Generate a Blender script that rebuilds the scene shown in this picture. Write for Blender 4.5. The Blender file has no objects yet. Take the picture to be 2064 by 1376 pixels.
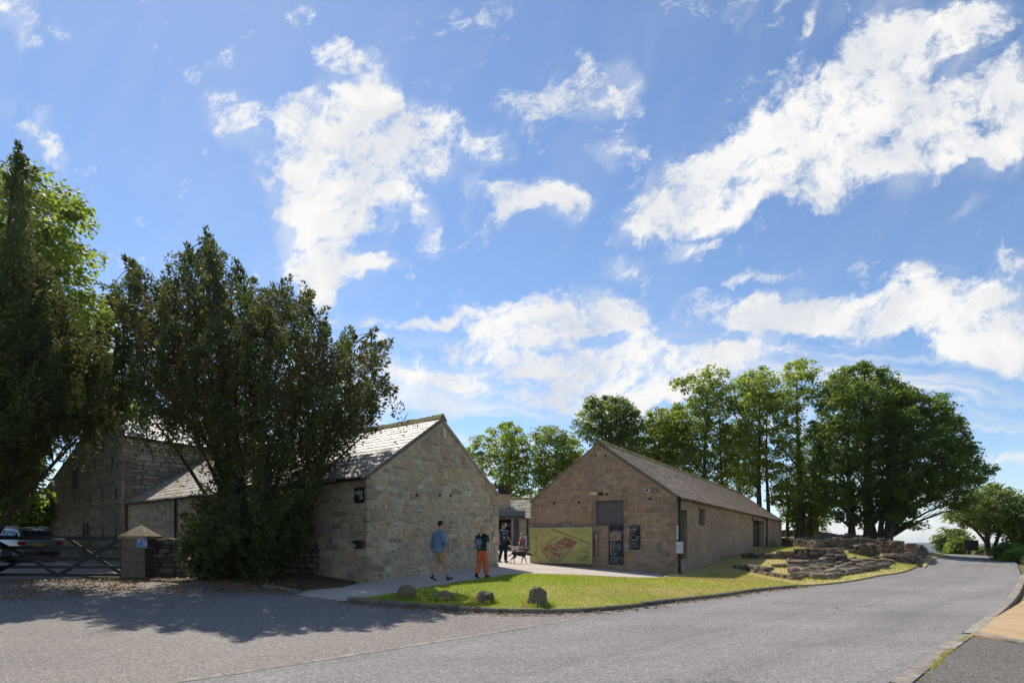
import bpy, math, random
import numpy as np
from mathutils import Vector, Matrix
from mathutils.geometry import delaunay_2d_cdt

# ------------------------------------------------------------------ camera, sky, sun, exposure
random.seed(11)
rng = np.random.default_rng(11)
sc = bpy.context.scene
COL = sc.collection
F, CX, HY, CZ = 1200.0, 1032.0, 1097.0, 1.56      # lens in picture widths, horizon line, eye height

cam_data = bpy.data.cameras.new('camera')
cam = bpy.data.objects.new('camera', cam_data)
COL.objects.link(cam)
cam.location = (0, 0, CZ)
cam.rotation_euler = (math.radians(90), 0, 0)
cam_data.sensor_width = 36
cam_data.lens = 36 * F / 2064
cam_data.shift_y = (HY - 688) / 2064
cam_data.clip_start = 0.1
cam_data.clip_end = 30000
sc.camera = cam

SHADOW = (0.42, -0.70)                             # shadow offset per metre of height
SUN_ELEV = math.atan2(1, math.hypot(*SHADOW))
SUN_AZ = math.atan2(-SHADOW[0], -SHADOW[1])        # from +Y towards +X
sun_data = bpy.data.lights.new('sun', 'SUN')
sun = bpy.data.objects.new('sun', sun_data)
COL.objects.link(sun)
sun_data.energy = 3.15
sun_data.angle = math.radians(0.53)
sun_data.color = (1.0, 0.94, 0.85)
sun.rotation_euler = Vector((-SHADOW[0], -SHADOW[1], 1)).to_track_quat('Z', 'Y').to_euler()
sun.location = (0, 0, 40)

sc.view_settings.view_transform = 'Standard'
sc.view_settings.look = 'None'
sc.view_settings.exposure = 0.78
sc.view_settings.gamma = 1.0
sc.view_settings.use_curve_mapping = False
sc.render.engine = 'CYCLES'
sc.cycles.use_denoising = True
sc.cycles.use_adaptive_sampling = True
sc.cycles.adaptive_threshold = 0.02
sc.cycles.max_bounces = 6
sc.cycles.diffuse_bounces = 4
sc.cycles.glossy_bounces = 2
sc.cycles.transmission_bounces = 5
sc.cycles.transparent_max_bounces = 6


def nd(nt, kind, ins=None, **attrs):
    n = nt.nodes.new(kind)
    for k, v in attrs.items():
        setattr(n, k, v)
    for k, v in (ins or {}).items():
        s = n.inputs[k]
        if isinstance(v, bpy.types.NodeSocket):
            nt.links.new(v, s)
        elif isinstance(v, bpy.types.Node):
            nt.links.new(v.outputs[0], s)
        else:
            s.default_value = v
    return n


def mth(nt, op, a, b=0.0, clamp=False):
    return nd(nt, 'ShaderNodeMath', {0: a, 1: b}, operation=op, use_clamp=clamp).outputs[0]


def ramp(nt, fac, stops, interp='LINEAR'):
    n = nd(nt, 'ShaderNodeValToRGB', {0: fac})
    cr = n.color_ramp
    cr.interpolation = interp
    while len(cr.elements) < len(stops):
        cr.elements.new(0.5)
    for e, (p, c) in zip(cr.elements, stops):
        e.position = p
        e.color = (*c, 1) if len(c) == 3 else c
    return n.outputs[0]


def mixc(nt, fac, a, b, blend='MIX'):
    n = nt.nodes.new('ShaderNodeMix')
    n.data_type = 'RGBA'
    n.blend_type = blend
    n.clamp_factor = True
    for i, v in ((0, fac), (6, a), (7, b)):
        if isinstance(v, bpy.types.NodeSocket):
            nt.links.new(v, n.inputs[i])
        elif i == 0:
            n.inputs[i].default_value = v
        else:
            n.inputs[i].default_value = (*v, 1) if len(v) == 3 else v
    return n.outputs[2]


def build_world():
    w = bpy.data.worlds.new('World')
    sc.world = w
    w.use_nodes = True
    nt = w.node_tree
    nt.nodes.clear()
    out = nd(nt, 'ShaderNodeOutputWorld')
    sky = nd(nt, 'ShaderNodeTexSky', sky_type='NISHITA')
    sky.sun_disc = False
    sky.sun_elevation = SUN_ELEV
    sky.sun_rotation = SUN_AZ
    sky.altitude = 300
    sky.air_density = 1.0
    sky.dust_density = 0.12
    sky.ozone_density = 6.0
    tc = nd(nt, 'ShaderNodeTexCoord')
    sep = nd(nt, 'ShaderNodeSeparateXYZ', {0: tc.outputs['Generated']})
    x, y, z = sep.outputs
    # the direction of view unrolled on a plane ahead: clouds are placed by compass and height
    yc = mth(nt, 'MAXIMUM', y, 0.02)
    u = mth(nt, 'DIVIDE', x, yc)
    v = mth(nt, 'DIVIDE', z, yc)
    uv = nd(nt, 'ShaderNodeCombineXYZ', {0: u, 1: v, 2: 0.0}).outputs[0]
    warp = nd(nt, 'ShaderNodeTexNoise', {'Vector': uv, 'Scale': 4.2, 'Detail': 4.0, 'Roughness': 0.62}, noise_dimensions='2D').outputs['Color']
    warp = nd(nt, 'ShaderNodeVectorMath', {0: warp, 1: (0.5, 0.5, 0.5)}, operation='SUBTRACT').outputs[0]
    wuv = nd(nt, 'ShaderNodeVectorMath', {0: warp, 1: (0.16, 0.12, 0.0), 2: uv}, operation='MULTIPLY_ADD').outputs[0]
    blobs = [  # px, py, half width, half height, turn, strength
        (705, 125, 80, 42, -25, 1.0), (750, 205, 62, 82, 10, 1.0), (700, 300, 135, 105, 0, 1.15), (560, 290, 135, 60, -24, 0.8),
        (730, 385, 115, 70, 0, 1.0), (600, 385, 105, 60, -15, 0.85), (650, 470, 100, 62, -25, 0.95), (660, 545, 85, 55, 0, 0.95),
        (650, 620, 55, 55, 0, 0.9), (725, 520, 85, 18, -6, 0.8), (885, 285, 88, 60, 5, 1.05), (1005, 285, 42, 34, 0, 0.8),
        (1050, 385, 92, 38, -20, 1.0), (1120, 425, 48, 36, -30, 0.8), (1170, 165, 85, 62, 8, 0.85), (1078, 205, 50, 40, 0, 0.75), (1240, 190, 45, 32, 0, 0.6),
        (1235, 300, 52, 34, 10, 0.72), (985, 460, 34, 60, 20, 0.45), (855, 450, 40, 60, 0, 0.5),
        (1300, 440, 105, 40, 6, 0.85), (1400, 385, 150, 80, 14, 1.0), (1530, 355, 150, 95, 18, 1.05), (1630, 270, 125, 120, 25, 1.05),
        (1745, 225, 140, 110, 25, 1.05), (1850, 130, 140, 95, 30, 0.95), (1950, 270, 150, 80, 15, 0.95), (1780, 60, 80, 70, 40, 0.7), (1960, 60, 110, 60, 20, 0.75), (2090, 200, 110, 110, 0, 0.8), (1820, 330, 130, 42, 15, 0.7),
        (1420, 500, 95, 16, 6, 0.6), (1490, 630, 105, 46, 4, 1.0), (1620, 640, 130, 44, 2, 1.0), (1760, 650, 130, 50, -4, 1.05), (1900, 610, 140, 70, -8, 1.15),
        (2030, 650, 150, 85, -8, 1.15), (1960, 710, 110, 30, 12, 0.8), (1180, 615, 115, 48, -2, 0.95), (1070, 655, 130, 45, -6, 1.0), (1000, 690, 110, 34, 10, 0.85),
        (1250, 650, 70, 38, 0, 0.7), (850, 770, 120, 24, 2, 0.75), (1080, 740, 260, 36, 3, 0.85), (1330, 730, 260, 46, 2, 0.8), (1000, 805, 180, 26, 0, 0.95), (1190, 800, 140, 30, -4, 0.75),
        (1300, 790, 200, 44, 2, 0.75), (1560, 720, 160, 30, 2, 0.6), (60, 45, 58, 52, -45, 0.72), (45, 270, 100, 36, -35, 0.72), (110, 325, 46, 18, -20, 0.6), (865, 650, 40, 16, 4, 0.7),
        (1240, 520, 62, 20, 0, 0.66), (1540, 552, 75, 17, 0, 0.6), (1845, 540, 58, 20, 14, 0.7), (2040, 520, 60, 28, 0, 0.8), (1930, 415, 40, 12, 30, 0.5), (740, 655, 90, 14, -4, 0.7),
        (2020, 930, 120, 26, 0, 0.7), (1880, 1060, 300, 50, 0, 0.85), (700, 730, 120, 40, 0, 0.6), (860, 700, 130, 24, 0, 0.5), (1480, 30, 40, 50, 30, 0.4), (1640, 40, 18, 60, -30, 0.55),
        # beyond the frame the same fair-weather clouds go on
        (-350, 300, 260, 90, 10, 1.0), (-200, 700, 240, 60, 0, 0.9), (-900, 500, 330, 120, 0, 1.0), (2500, 300, 300, 120, 10, 1.1), (2450, 720, 260, 60, 0, 0.9), (3100, 560, 360, 130, 0, 1.0),
        (500, -260, 240, 110, 20, 1.0), (1500, -300, 330, 130, 10, 1.0), (1000, -700, 400, 170, 0, 1.0), (2300, -500, 400, 200, 0, 1.0), (-300, -500, 400, 200, 0, 1.0),
    ]
    uv1 = nd(nt, 'ShaderNodeVectorMath', {0: wuv, 1: (0, 0, 1)}, operation='ADD').outputs[0]
    acc = None
    for (px, py, rx, ry, rot, st) in blobs:
        cu, cv = (px - CX) / F, (HY - py) / F
        a, b = rx * 1.3 / F, ry * 1.3 / F
        c, s_ = math.cos(math.radians(rot)), math.sin(math.radians(rot))
        d1 = nd(nt, 'ShaderNodeVectorMath', {0: uv1, 1: (c / a, s_ / a, -(c * cu + s_ * cv) / a)}, operation='DOT_PRODUCT').outputs['Value']
        d2 = nd(nt, 'ShaderNodeVectorMath', {0: uv1, 1: (-s_ / b, c / b, (s_ * cu - c * cv) / b)}, operation='DOT_PRODUCT').outputs['Value']
        q = nd(nt, 'ShaderNodeMath', {0: d2, 1: d2, 2: mth(nt, 'MULTIPLY', d1, d1)}, operation='MULTIPLY_ADD').outputs[0]
        q = mth(nt, 'SUBTRACT', 1.0, q, clamp=True)
        acc = mth(nt, 'MULTIPLY', q, st) if acc is None else nd(nt, 'ShaderNodeMath', {0: q, 1: st, 2: acc}, operation='MULTIPLY_ADD').outputs[0]
    front = nd(nt, 'ShaderNodeMapRange', {0: y, 1: 0.02, 2: 0.2, 3: 0.0, 4: 1.0}).outputs[0]
    acc = mth(nt, 'MULTIPLY', mth(nt, 'MINIMUM', acc, 1.12), front)
    # the half of the sky behind the viewer
    zz = mth(nt, 'ADD', mth(nt, 'ABSOLUTE', z), 0.18)
    back = nd(nt, 'ShaderNodeCombineXYZ', {0: mth(nt, 'DIVIDE', x, zz), 1: mth(nt, 'DIVIDE', y, zz), 2: 0.0}).outputs[0]
    bn = nd(nt, 'ShaderNodeTexNoise', {'Vector': back, 'Scale': 1.3, 'Detail': 4.0, 'Roughness': 0.6}, noise_dimensions='2D').outputs[0]
    bm = nd(nt, 'ShaderNodeMapRange', {0: bn, 1: 0.54, 2: 0.76, 3: 0.0, 4: 0.7}).outputs[0]
    bm = mth(nt, 'MULTIPLY', bm, mth(nt, 'SUBTRACT', 1.0, front))
    # ragged edges and streaks
    st_uv = nd(nt, 'ShaderNodeMapping', {0: wuv}, vector_type='TEXTURE')
    st_uv.inputs[2].default_value = (0, 0, math.radians(28))
    st_uv.inputs[3].default_value = (1.7, 0.72, 1)
    f1 = nd(nt, 'ShaderNodeTexNoise', {'Vector': st_uv.outputs[0], 'Scale': 11.0, 'Detail': 8.0, 'Roughness': 0.70}, noise_dimensions='2D').outputs[0]
    f2 = nd(nt, 'ShaderNodeTexNoise', {'Vector': uv, 'Scale': 26.0, 'Detail': 5.0, 'Roughness': 0.7}, noise_dimensions='2D').outputs[0]
    fine = mth(nt, 'ADD', mth(nt, 'MULTIPLY', mth(nt, 'SUBTRACT', f1, 0.5), 2.9), mth(nt, 'MULTIPLY', mth(nt, 'SUBTRACT', f2, 0.5), 1.5))
    body = mth(nt, 'ADD', acc, fine)
    dens = nd(nt, 'ShaderNodeMapRange', {0: body, 1: 0.24, 2: 1.25, 3: 0.0, 4: 1.0}, interpolation_type='SMOOTHSTEP').outputs[0]
    # thin veils round the clouds
    veil_uv = nd(nt, 'ShaderNodeMapping', {0: wuv}, vector_type='TEXTURE')
    veil_uv.inputs[2].default_value = (0, 0, math.radians(64))
    veil_uv.inputs[3].default_value = (3.4, 0.7, 1)
    f3 = nd(nt, 'ShaderNodeTexNoise', {'Vector': veil_uv.outputs[0], 'Scale': 7.0, 'Detail': 4.0, 'Roughness': 0.6}, noise_dimensions='2D').outputs[0]
    veil = mth(nt, 'MULTIPLY', nd(nt, 'ShaderNodeMapRange', {0: f3, 1: 0.42, 2: 0.75, 3: 0.0, 4: 0.6}).outputs[0],
               nd(nt, 'ShaderNodeMapRange', {0: acc, 1: 0.02, 2: 0.5, 3: 0.12, 4: 0.85}).outputs[0])
    veil = mth(nt, 'MULTIPLY', veil, front)
    # long thin streaks low over the horizon
    lo_uv = nd(nt, 'ShaderNodeMapping', {0: wuv}, vector_type='TEXTURE')
    lo_uv.inputs[2].default_value = (0, 0, math.radians(-2))
    lo_uv.inputs[3].default_value = (3.2, 0.32, 1)
    f4 = nd(nt, 'ShaderNodeTexNoise', {'Vector': lo_uv.outputs[0], 'Scale': 6.0, 'Detail': 5.0, 'Roughness': 0.62}, noise_dimensions='2D').outputs[0]
    band = mth(nt, 'MULTIPLY', nd(nt, 'ShaderNodeMapRange', {0: z, 1: 0.05, 2: 0.14, 3: 0.35, 4: 1.0}).outputs[0], nd(nt, 'ShaderNodeMapRange', {0: z, 1: 0.24, 2: 0.36, 3: 1.0, 4: 0.0}).outputs[0])
    streak = mth(nt, 'MULTIPLY', nd(nt, 'ShaderNodeMapRange', {0: f4, 1: 0.44, 2: 0.64, 3: 0.0, 4: 0.75}).outputs[0], band)
    dens = mth(nt, 'MAXIMUM', mth(nt, 'MAXIMUM', mth(nt, 'MAXIMUM', dens, veil), streak), bm)
    # cloud light: bright sunlit body, a little grey where it is thick
    g = nd(nt, 'ShaderNodeTexNoise', {'Vector': wuv, 'Scale': 6.5, 'Detail': 4.0, 'Roughness': 0.6}, noise_dimensions='2D').outputs[0]
    shade = nd(nt, 'ShaderNodeMapRange', {0: g, 1: 0.3, 2: 0.62, 3: 0.0, 4: 1.0}).outputs[0]
    ccol = mixc(nt, shade, (0.74, 0.77, 0.83), (1.0, 0.99, 0.97))
    skyc = mixc(nt, 1.0, sky.outputs[0], (1.10, 1.035, 0.98), 'MULTIPLY')
    bg1 = nd(nt, 'ShaderNodeBackground', {0: skyc, 1: SKY_STRENGTH})
    bg2 = nd(nt, 'ShaderNodeBackground', {0: ccol, 1: CLOUD_STRENGTH})
    mx = nd(nt, 'ShaderNodeMixShader', {0: dens, 1: bg1.outputs[0], 2: bg2.outputs[0]})
    nt.links.new(mx.outputs[0], out.inputs[0])
    w.cycles.sampling_method = 'MANUAL'
    w.cycles.sample_map_resolution = 512


SKY_STRENGTH, CLOUD_STRENGTH = 0.089, 0.57
build_world()

# ------------------------------------------------------------------ small helpers


def P(px, py, Y):
    """the point at depth Y (metres) on the line of sight through a picture point"""
    return Vector(((px - CX) / F * Y, Y, CZ + (HY - py) / F * Y))


_ctrl = [  # x, y, height of the ground
    (0, 0, 0), (-10, 1, 0), (12, 1, 0), (0, -12, 0), (-25, -12, 0), (25, -12, 0.1), (0, 6.7, 0), (-6, 7, 0.02), (6, 7, 0), (-12, 8, .12), (-20, 9, .22), (-30, 12, .4), (-40, 0, .3),
    (-10.2, 11.8, .2), (-11.3, 18, .54), (-18, 18, .56), (-28, 20, .65), (-3.97, 16.3, .473), (-7.9, 17.5, .62), (-5.5, 13.5, .33), (-.55, 22.1, .75), (-2.0, 16.3, .55), (.3, 20, .62), (-.92, 15.8, .6),
    (-.72, 12.0, .19), (.57, 11.8, .18), (2.2, 12.6, .15), (5.46, 15.8, .15), (9.8, 20, .14), (6.69, 24.4, .3), (.9, 27.1, .70), (3.8, 25.5, .5), (6.74, 19.5, .25), (2.5, 17, .45), (3, 21, .5),
    (9.7, 29.1, .49), (22.9, 50.5, 1.15), (14, 36, .8), (14.6, 28.6, .60), (12.6, 26.0, .5), (16.2, 33, 1.25), (19.0, 36, 1.2), (17.5, 28.0, .5), (21.8, 34, .34), (23.4, 42, 1.25), (27, 50, 2.05), (13.0, 24, .27), (21.8, 46, 1.4), (26.8, 43, 1.15), (32, 46, .6),
    (26.7, 38.2, .34), (39, 55, .6), (46, 66, .35), (19.9, 23, .2), (8, 10.5, .05), (31.5, 38.7, .4), (43.5, 54, .62), (52, 66, .4), (34, 58, 2.1), (28, 60, 2.3), (20, 60, 2.1), (10, 62, 1.8),
    (0, 45, 1.25), (0, 60, 1.5), (-8, 38, 1.1), (-20, 29, .9), (-20.6, 26, .8), (-30, 35, 1.2), (-50, 55, 3.6), (-60, 75, 5.0), (-30, 70, 3.2), (0, 90, 2.2), (30, 90, 1.2), (60, 85, -.5),
    (40, 30, .8), (30, 20, .3), (50, 45, 1.0), (70, 50, 1.0), (60, 10, .3), (15, 8, 0), (-60, 20, 1.2), (-70, 45, 3), (85, 80, -1), (50, 100, -2.0), (20, 120, 0.5), (-40, 120, 5.5), (90, 120, -5), (-80, 110, 7),
]
_C = np.array(_ctrl, float)


def _tps(r2):
    return 0.5 * r2 * np.log(r2 + 1e-9)


def _fit():
    n = len(_C)
    d2 = ((_C[:, None, :2] - _C[None, :, :2]) ** 2).sum(-1)
    K = _tps(d2) + np.eye(n) * 2.0
    Pm = np.c_[np.ones(n), _C[:, :2]]
    A = np.zeros((n + 3, n + 3))
    A[:n, :n] = K
    A[:n, n:] = Pm
    A[n:, :n] = Pm.T
    return np.linalg.solve(A, np.r_[_C[:, 2], 0, 0, 0])


_W = _fit()


def GV(x, y):
    """ground height, vectorised; beyond the near site the land falls away into the valley"""
    x = np.asarray(x, float)
    y = np.asarray(y, float)
    xc, yc = np.clip(x, -85, 90), np.clip(y, -14, 120)
    d2 = (xc[..., None] - _C[:, 0]) ** 2 + (yc[..., None] - _C[:, 1]) ** 2
    h = _tps(d2) @ _W[:-3] + _W[-3] + _W[-2] * xc + _W[-1] * yc
    far = np.maximum(0, np.hypot(x - xc, y - yc))
    return h - np.where(y > 60, np.minimum(far * 0.06, 60), 0)


def G(x, y):
    return float(GV(np.array([x]), np.array([y]))[0])


def on(px, py):
    """where the line of sight meets the ground"""
    Y = np.arange(3.0, 90, 0.02)
    X = (px - CX) / F * Y
    Z = CZ + (HY - py) / F * Y
    s = np.nonzero(Z - GV(X, Y) <= 0)[0]
    i = s[0] if len(s) else len(Y) - 1
    return Vector((X[i], Y[i], G(X[i], Y[i])))


def tag(o, label=None, cat=None, group=None, kind=None):
    if label:
        o['label'] = label
    if cat:
        o['category'] = cat
    if group:
        o['group'] = group
    if kind:
        o['kind'] = kind
    return o


def thing(name, label, cat, loc=(0, 0, 0), rz=0.0, group=None):
    o = bpy.data.objects.new(name, None)
    COL.objects.link(o)
    o.location = loc
    o.rotation_euler = (0, 0, rz)
    o.empty_display_size = 0.2
    return tag(o, label, cat, group)


def link(name, me, mat=None, parent=None, world=False):
    o = bpy.data.objects.new(name, me)
    COL.objects.link(o)
    if mat is not None and not me.materials:
        me.materials.append(mat)
    if parent is not None:
        o.parent = parent
        if world:
            top = parent if parent.parent is None else parent.parent
            o.matrix_parent_inverse = Matrix.Translation(-Vector(top.location)) if parent.parent is None else Matrix.Identity(4)
    return o


class MB:
    """collects faces for one mesh"""

    def __init__(s):
        s.v, s.f = [], []

    def add(s, vs, fs):
        b = len(s.v)
        s.v += [tuple(p) for p in vs]
        s.f += [tuple(b + i for i in f) for f in fs]
        return s

    def box(s, c, sz, M=None):
        x, y, z = (d / 2 for d in sz)
        vs = [Vector((i * x, j * y, k * z)) for i in (-1, 1) for j in (-1, 1) for k in (-1, 1)]
        if M is not None:
            vs = [M @ p for p in vs]
        vs = [p + Vector(c) for p in vs]
        return s.add(vs, [(0, 1, 3, 2), (4, 6, 7, 5), (0, 4, 5, 1), (2, 3, 7, 6), (0, 2, 6, 4), (1, 5, 7, 3)])

    def bar(s, a, b, w, h=None, up=(0, 0, 1)):
        a, b = Vector(a), Vector(b)
        h = w if h is None else h
        d = (b - a).normalized()
        x = d.cross(Vector(up))
        x = x.normalized() if x.length > 1e-4 else Vector((1, 0, 0))
        y = x.cross(d)
        vs = [p + x * (i * w / 2) + y * (j * h / 2) for p in (a, b) for i, j in ((-1, -1), (1, -1), (1, 1), (-1, 1))]
        return s.add(vs, [(3, 2, 1, 0), (4, 5, 6, 7), (0, 1, 5, 4), (1, 2, 6, 5), (2, 3, 7, 6), (3, 0, 4, 7)])

    def tube(s, pts, rad, n=6, cap=True):
        pts = [Vector(p) for p in pts]
        if isinstance(rad, (int, float)):
            rad = [rad] * len(pts)
        vs, fs = [], []
        ref = Vector((0.31, 0.17, 0.93))
        for i, p in enumerate(pts):
            d = (pts[min(i + 1, len(pts) - 1)] - pts[max(i - 1, 0)])
            d = d.normalized() if d.length > 1e-9 else Vector((0, 0, 1))
            x = d.cross(ref)
            if x.length < 0.2:
                x = d.cross(Vector((1, 0, 0)))
            x.normalize()
            y = d.cross(x)
            r = rad[i]
            rx, ry = r if isinstance(r, tuple) else (r, r)
            for k in range(n):
                a = 2 * math.pi * k / n
                vs.append(p + x * (rx * math.cos(a)) + y * (ry * math.sin(a)))
        for i in range(len(pts) - 1):
            for k in range(n):
                k2 = (k + 1) % n
                fs.append((i * n + k, i * n + k2, (i + 1) * n + k2, (i + 1) * n + k))
        if cap:
            fs.append(tuple(range(n - 1, -1, -1)))
            fs.append(tuple((len(pts) - 1) * n + k for k in range(n)))
        return s.add(vs, fs)

    def ell(s, c, r, n=10, m=7, M=None):
        vs, fs = [], []
        for i in range(m + 1):
            th = math.pi * i / m
            for k in range(n):
                a = 2 * math.pi * k / n
                p = Vector((r[0] * math.sin(th) * math.cos(a), r[1] * math.sin(th) * math.sin(a), r[2] * math.cos(th)))
                if M is not None:
                    p = M @ p
                vs.append(p + Vector(c))
        for i in range(m):
            for k in range(n):
                k2 = (k + 1) % n
                fs.append((i * n + k, (i + 1) * n + k, (i + 1) * n + k2, i * n + k2))
        return s.add(vs, fs)

    def mesh(s, name, smooth=False):
        me = bpy.data.meshes.new(name)
        me.from_pydata(s.v, [], s.f)
        if smooth:
            me.polygons.foreach_set('use_smooth', [True] * len(me.polygons))
        me.update()
        return me

    def build(s, name, mat, parent=None, smooth=False, world=False):
        return link(name, s.mesh(name, smooth), mat, parent, world)


def quads_mesh(name, V, tint=None):
    """a mesh of separate four-cornered leaves from an (n,4,3) array"""
    n = len(V)
    me = bpy.data.meshes.new(name)
    me.vertices.add(n * 4)
    me.vertices.foreach_set('co', np.ascontiguousarray(V, dtype=np.float32).ravel())
    me.loops.add(n * 4)
    me.loops.foreach_set('vertex_index', np.arange(n * 4, dtype=np.int32))
    me.polygons.add(n)
    me.polygons.foreach_set('loop_start', np.arange(n, dtype=np.int32) * 4)
    me.update(calc_edges=True)
    if tint is not None:
        a = me.attributes.new('tint', 'FLOAT', 'FACE')
        a.data.foreach_set('value', np.ascontiguousarray(tint, dtype=np.float32))
    return me


def unit(a):
    return a / (np.linalg.norm(a, axis=-1, keepdims=True) + 1e-9)


def kites(Pp, D, S, ln, wd):
    ln, wd = ln[:, None], wd[:, None]
    mid = Pp + D * ln * 0.45
    return np.stack([Pp, mid + S * wd, Pp + D * ln, mid - S * wd], axis=1)


# ------------------------------------------------------------------ materials
def newmat(name):
    m = bpy.data.materials.new(name)
    m.use_nodes = True
    nt = m.node_tree
    b = nt.nodes['Principled BSDF']
    return m, nt, b


def plain(name, col, rough=0.6, metal=0.0, var=0.12, scale=6.0, bump=0.0, bscale=40.0, spec=0.4):
    m, nt, b = newmat(name)
    tc = nd(nt, 'ShaderNodeTexCoord').outputs['Object']
    n = nd(nt, 'ShaderNodeTexNoise', {'Vector': tc, 'Scale': scale, 'Detail': 5.0}).outputs[0]
    lo = tuple(c * (1 - var) for c in col)
    hi = tuple(min(1, c * (1 + var)) for c in col)
    nt.links.new(ramp(nt, n, [(0.3, lo), (0.7, hi)]), b.inputs['Base Color'])
    b.inputs['Roughness'].default_value = rough
    b.inputs['Metallic'].default_value = metal
    b.inputs['Specular IOR Level'].default_value = spec
    if bump:
        bn = nd(nt, 'ShaderNodeTexNoise', {'Vector': tc, 'Scale': bscale, 'Detail': 4.0}).outputs[0]
        bp = nd(nt, 'ShaderNodeBump', {'Height': bn, 'Strength': bump, 'Distance': 0.02})
        nt.links.new(bp.outputs[0], b.inputs['Normal'])
    return m


def stone_mat(name, stops, rough=0.9, moss=0.0, bump=0.7, nscale=9.0, spots=0.35):
    """each stone its own colour from the stops, mottled"""
    m, nt, b = newmat(name)
    geo = nd(nt, 'ShaderNodeNewGeometry')
    oi = nd(nt, 'ShaderNodeObjectInfo')
    pos = geo.outputs['Position']
    r = mth(nt, 'FRACT', mth(nt, 'ADD', geo.outputs['Random Per Island'], oi.outputs['Random']))
    k = len(stops)
    col = ramp(nt, r, [(i / k, c) for i, c in enumerate(stops)], 'CONSTANT')
    n1 = nd(nt, 'ShaderNodeTexNoise', {'Vector': pos, 'Scale': nscale, 'Detail': 6.0, 'Roughness': 0.65}).outputs[0]
    col = mixc(nt, 1.0, col, ramp(nt, n1, [(0.25, (0.55, 0.54, 0.53)), (0.5, (0.95, 0.95, 0.95)), (0.75, (1.4, 1.36, 1.3))]), 'MULTIPLY')
    n2 = nd(nt, 'ShaderNodeTexNoise', {'Vector': pos, 'Scale': 34.0, 'Detail': 3.0}).outputs[0]
    col = mixc(nt, mth(nt, 'MULTIPLY', nd(nt, 'ShaderNodeMapRange', {0: n2, 1: 0.6, 2: 0.72}).outputs[0], spots), col, (0.46, 0.44, 0.38))
    n4 = nd(nt, 'ShaderNodeTexNoise', {'Vector': pos, 'Scale': 0.55, 'Detail': 3.0}).outputs[0]
    col = mixc(nt, 1.0, col, ramp(nt, n4, [(0.3, (0.82, 0.81, 0.82)), (0.7, (1.14, 1.13, 1.1))]), 'MULTIPLY')
    if moss:
        n3 = nd(nt, 'ShaderNodeTexNoise', {'Vector': pos, 'Scale': 3.2, 'Detail': 5.0, 'Roughness': 0.7}).outputs[0]
        up = nd(nt, 'ShaderNodeSeparateXYZ', {0: geo.outputs['Normal']}).outputs[2]
        f = mth(nt, 'ADD', n3, mth(nt, 'MULTIPLY', up, 0.16))
        f = nd(nt, 'ShaderNodeMapRange', {0: f, 1: 0.68 - 0.2 * moss, 2: 0.78 - 0.1 * moss}).outputs[0]
        col = mixc(nt, mth(nt, 'MULTIPLY', f, 0.9), col, (0.16, 0.14, 0.03))
    nt.links.new(col, b.inputs['Base Color'])
    b.inputs['Roughness'].default_value = rough
    b.inputs['Specular IOR Level'].default_value = 0.25
    bn = nd(nt, 'ShaderNodeTexNoise', {'Vector': pos, 'Scale': 26.0, 'Detail': 6.0, 'Roughness': 0.7}).outputs[0]
    bp = nd(nt, 'ShaderNodeBump', {'Height': bn, 'Strength': bump, 'Distance': 0.03})
    nt.links.new(bp.outputs[0], b.inputs['Normal'])
    return m


def leaf_mat(name, cols, trans, brown=None, gloss=0.25, tw=0.42):
    """leaves: reflected and transmitted light, one tint per leaf"""
    m = bpy.data.materials.new(name)
    m.use_nodes = True
    nt = m.node_tree
    nt.nodes.clear()
    out = nd(nt, 'ShaderNodeOutputMaterial')
    at = nd(nt, 'ShaderNodeAttribute', attribute_name='tint').outputs['Fac']
    stops = [(i / max(1, len(cols) - 1) * 0.8, c) for i, c in enumerate(cols)]
    tst = [(i / max(1, len(cols) - 1) * 0.8, tuple(t * (0.75 + 0.5 * i / max(1, len(cols) - 1)) for t in trans)) for i, c in enumerate(cols)]
    if brown:
        stops += [(0.84, brown), (1.0, tuple(c * 1.4 for c in brown))]
        tst += [(0.84, tuple(c * 1.1 for c in brown)), (1.0, tuple(c * 1.5 for c in brown))]
    base = ramp(nt, at, stops)
    tcol = ramp(nt, at, tst)
    pb = nd(nt, 'ShaderNodeBsdfPrincipled', {'Base Color': base, 'Roughness': 0.55, 'Specular IOR Level': gloss})
    tr = nd(nt, 'ShaderNodeBsdfTranslucent', {'Color': tcol})
    mx = nd(nt, 'ShaderNodeMixShader', {0: tw, 1: pb.outputs[0], 2: tr.outputs[0]})
    nt.links.new(mx.outputs[0], out.inputs[0])
    return m


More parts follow.
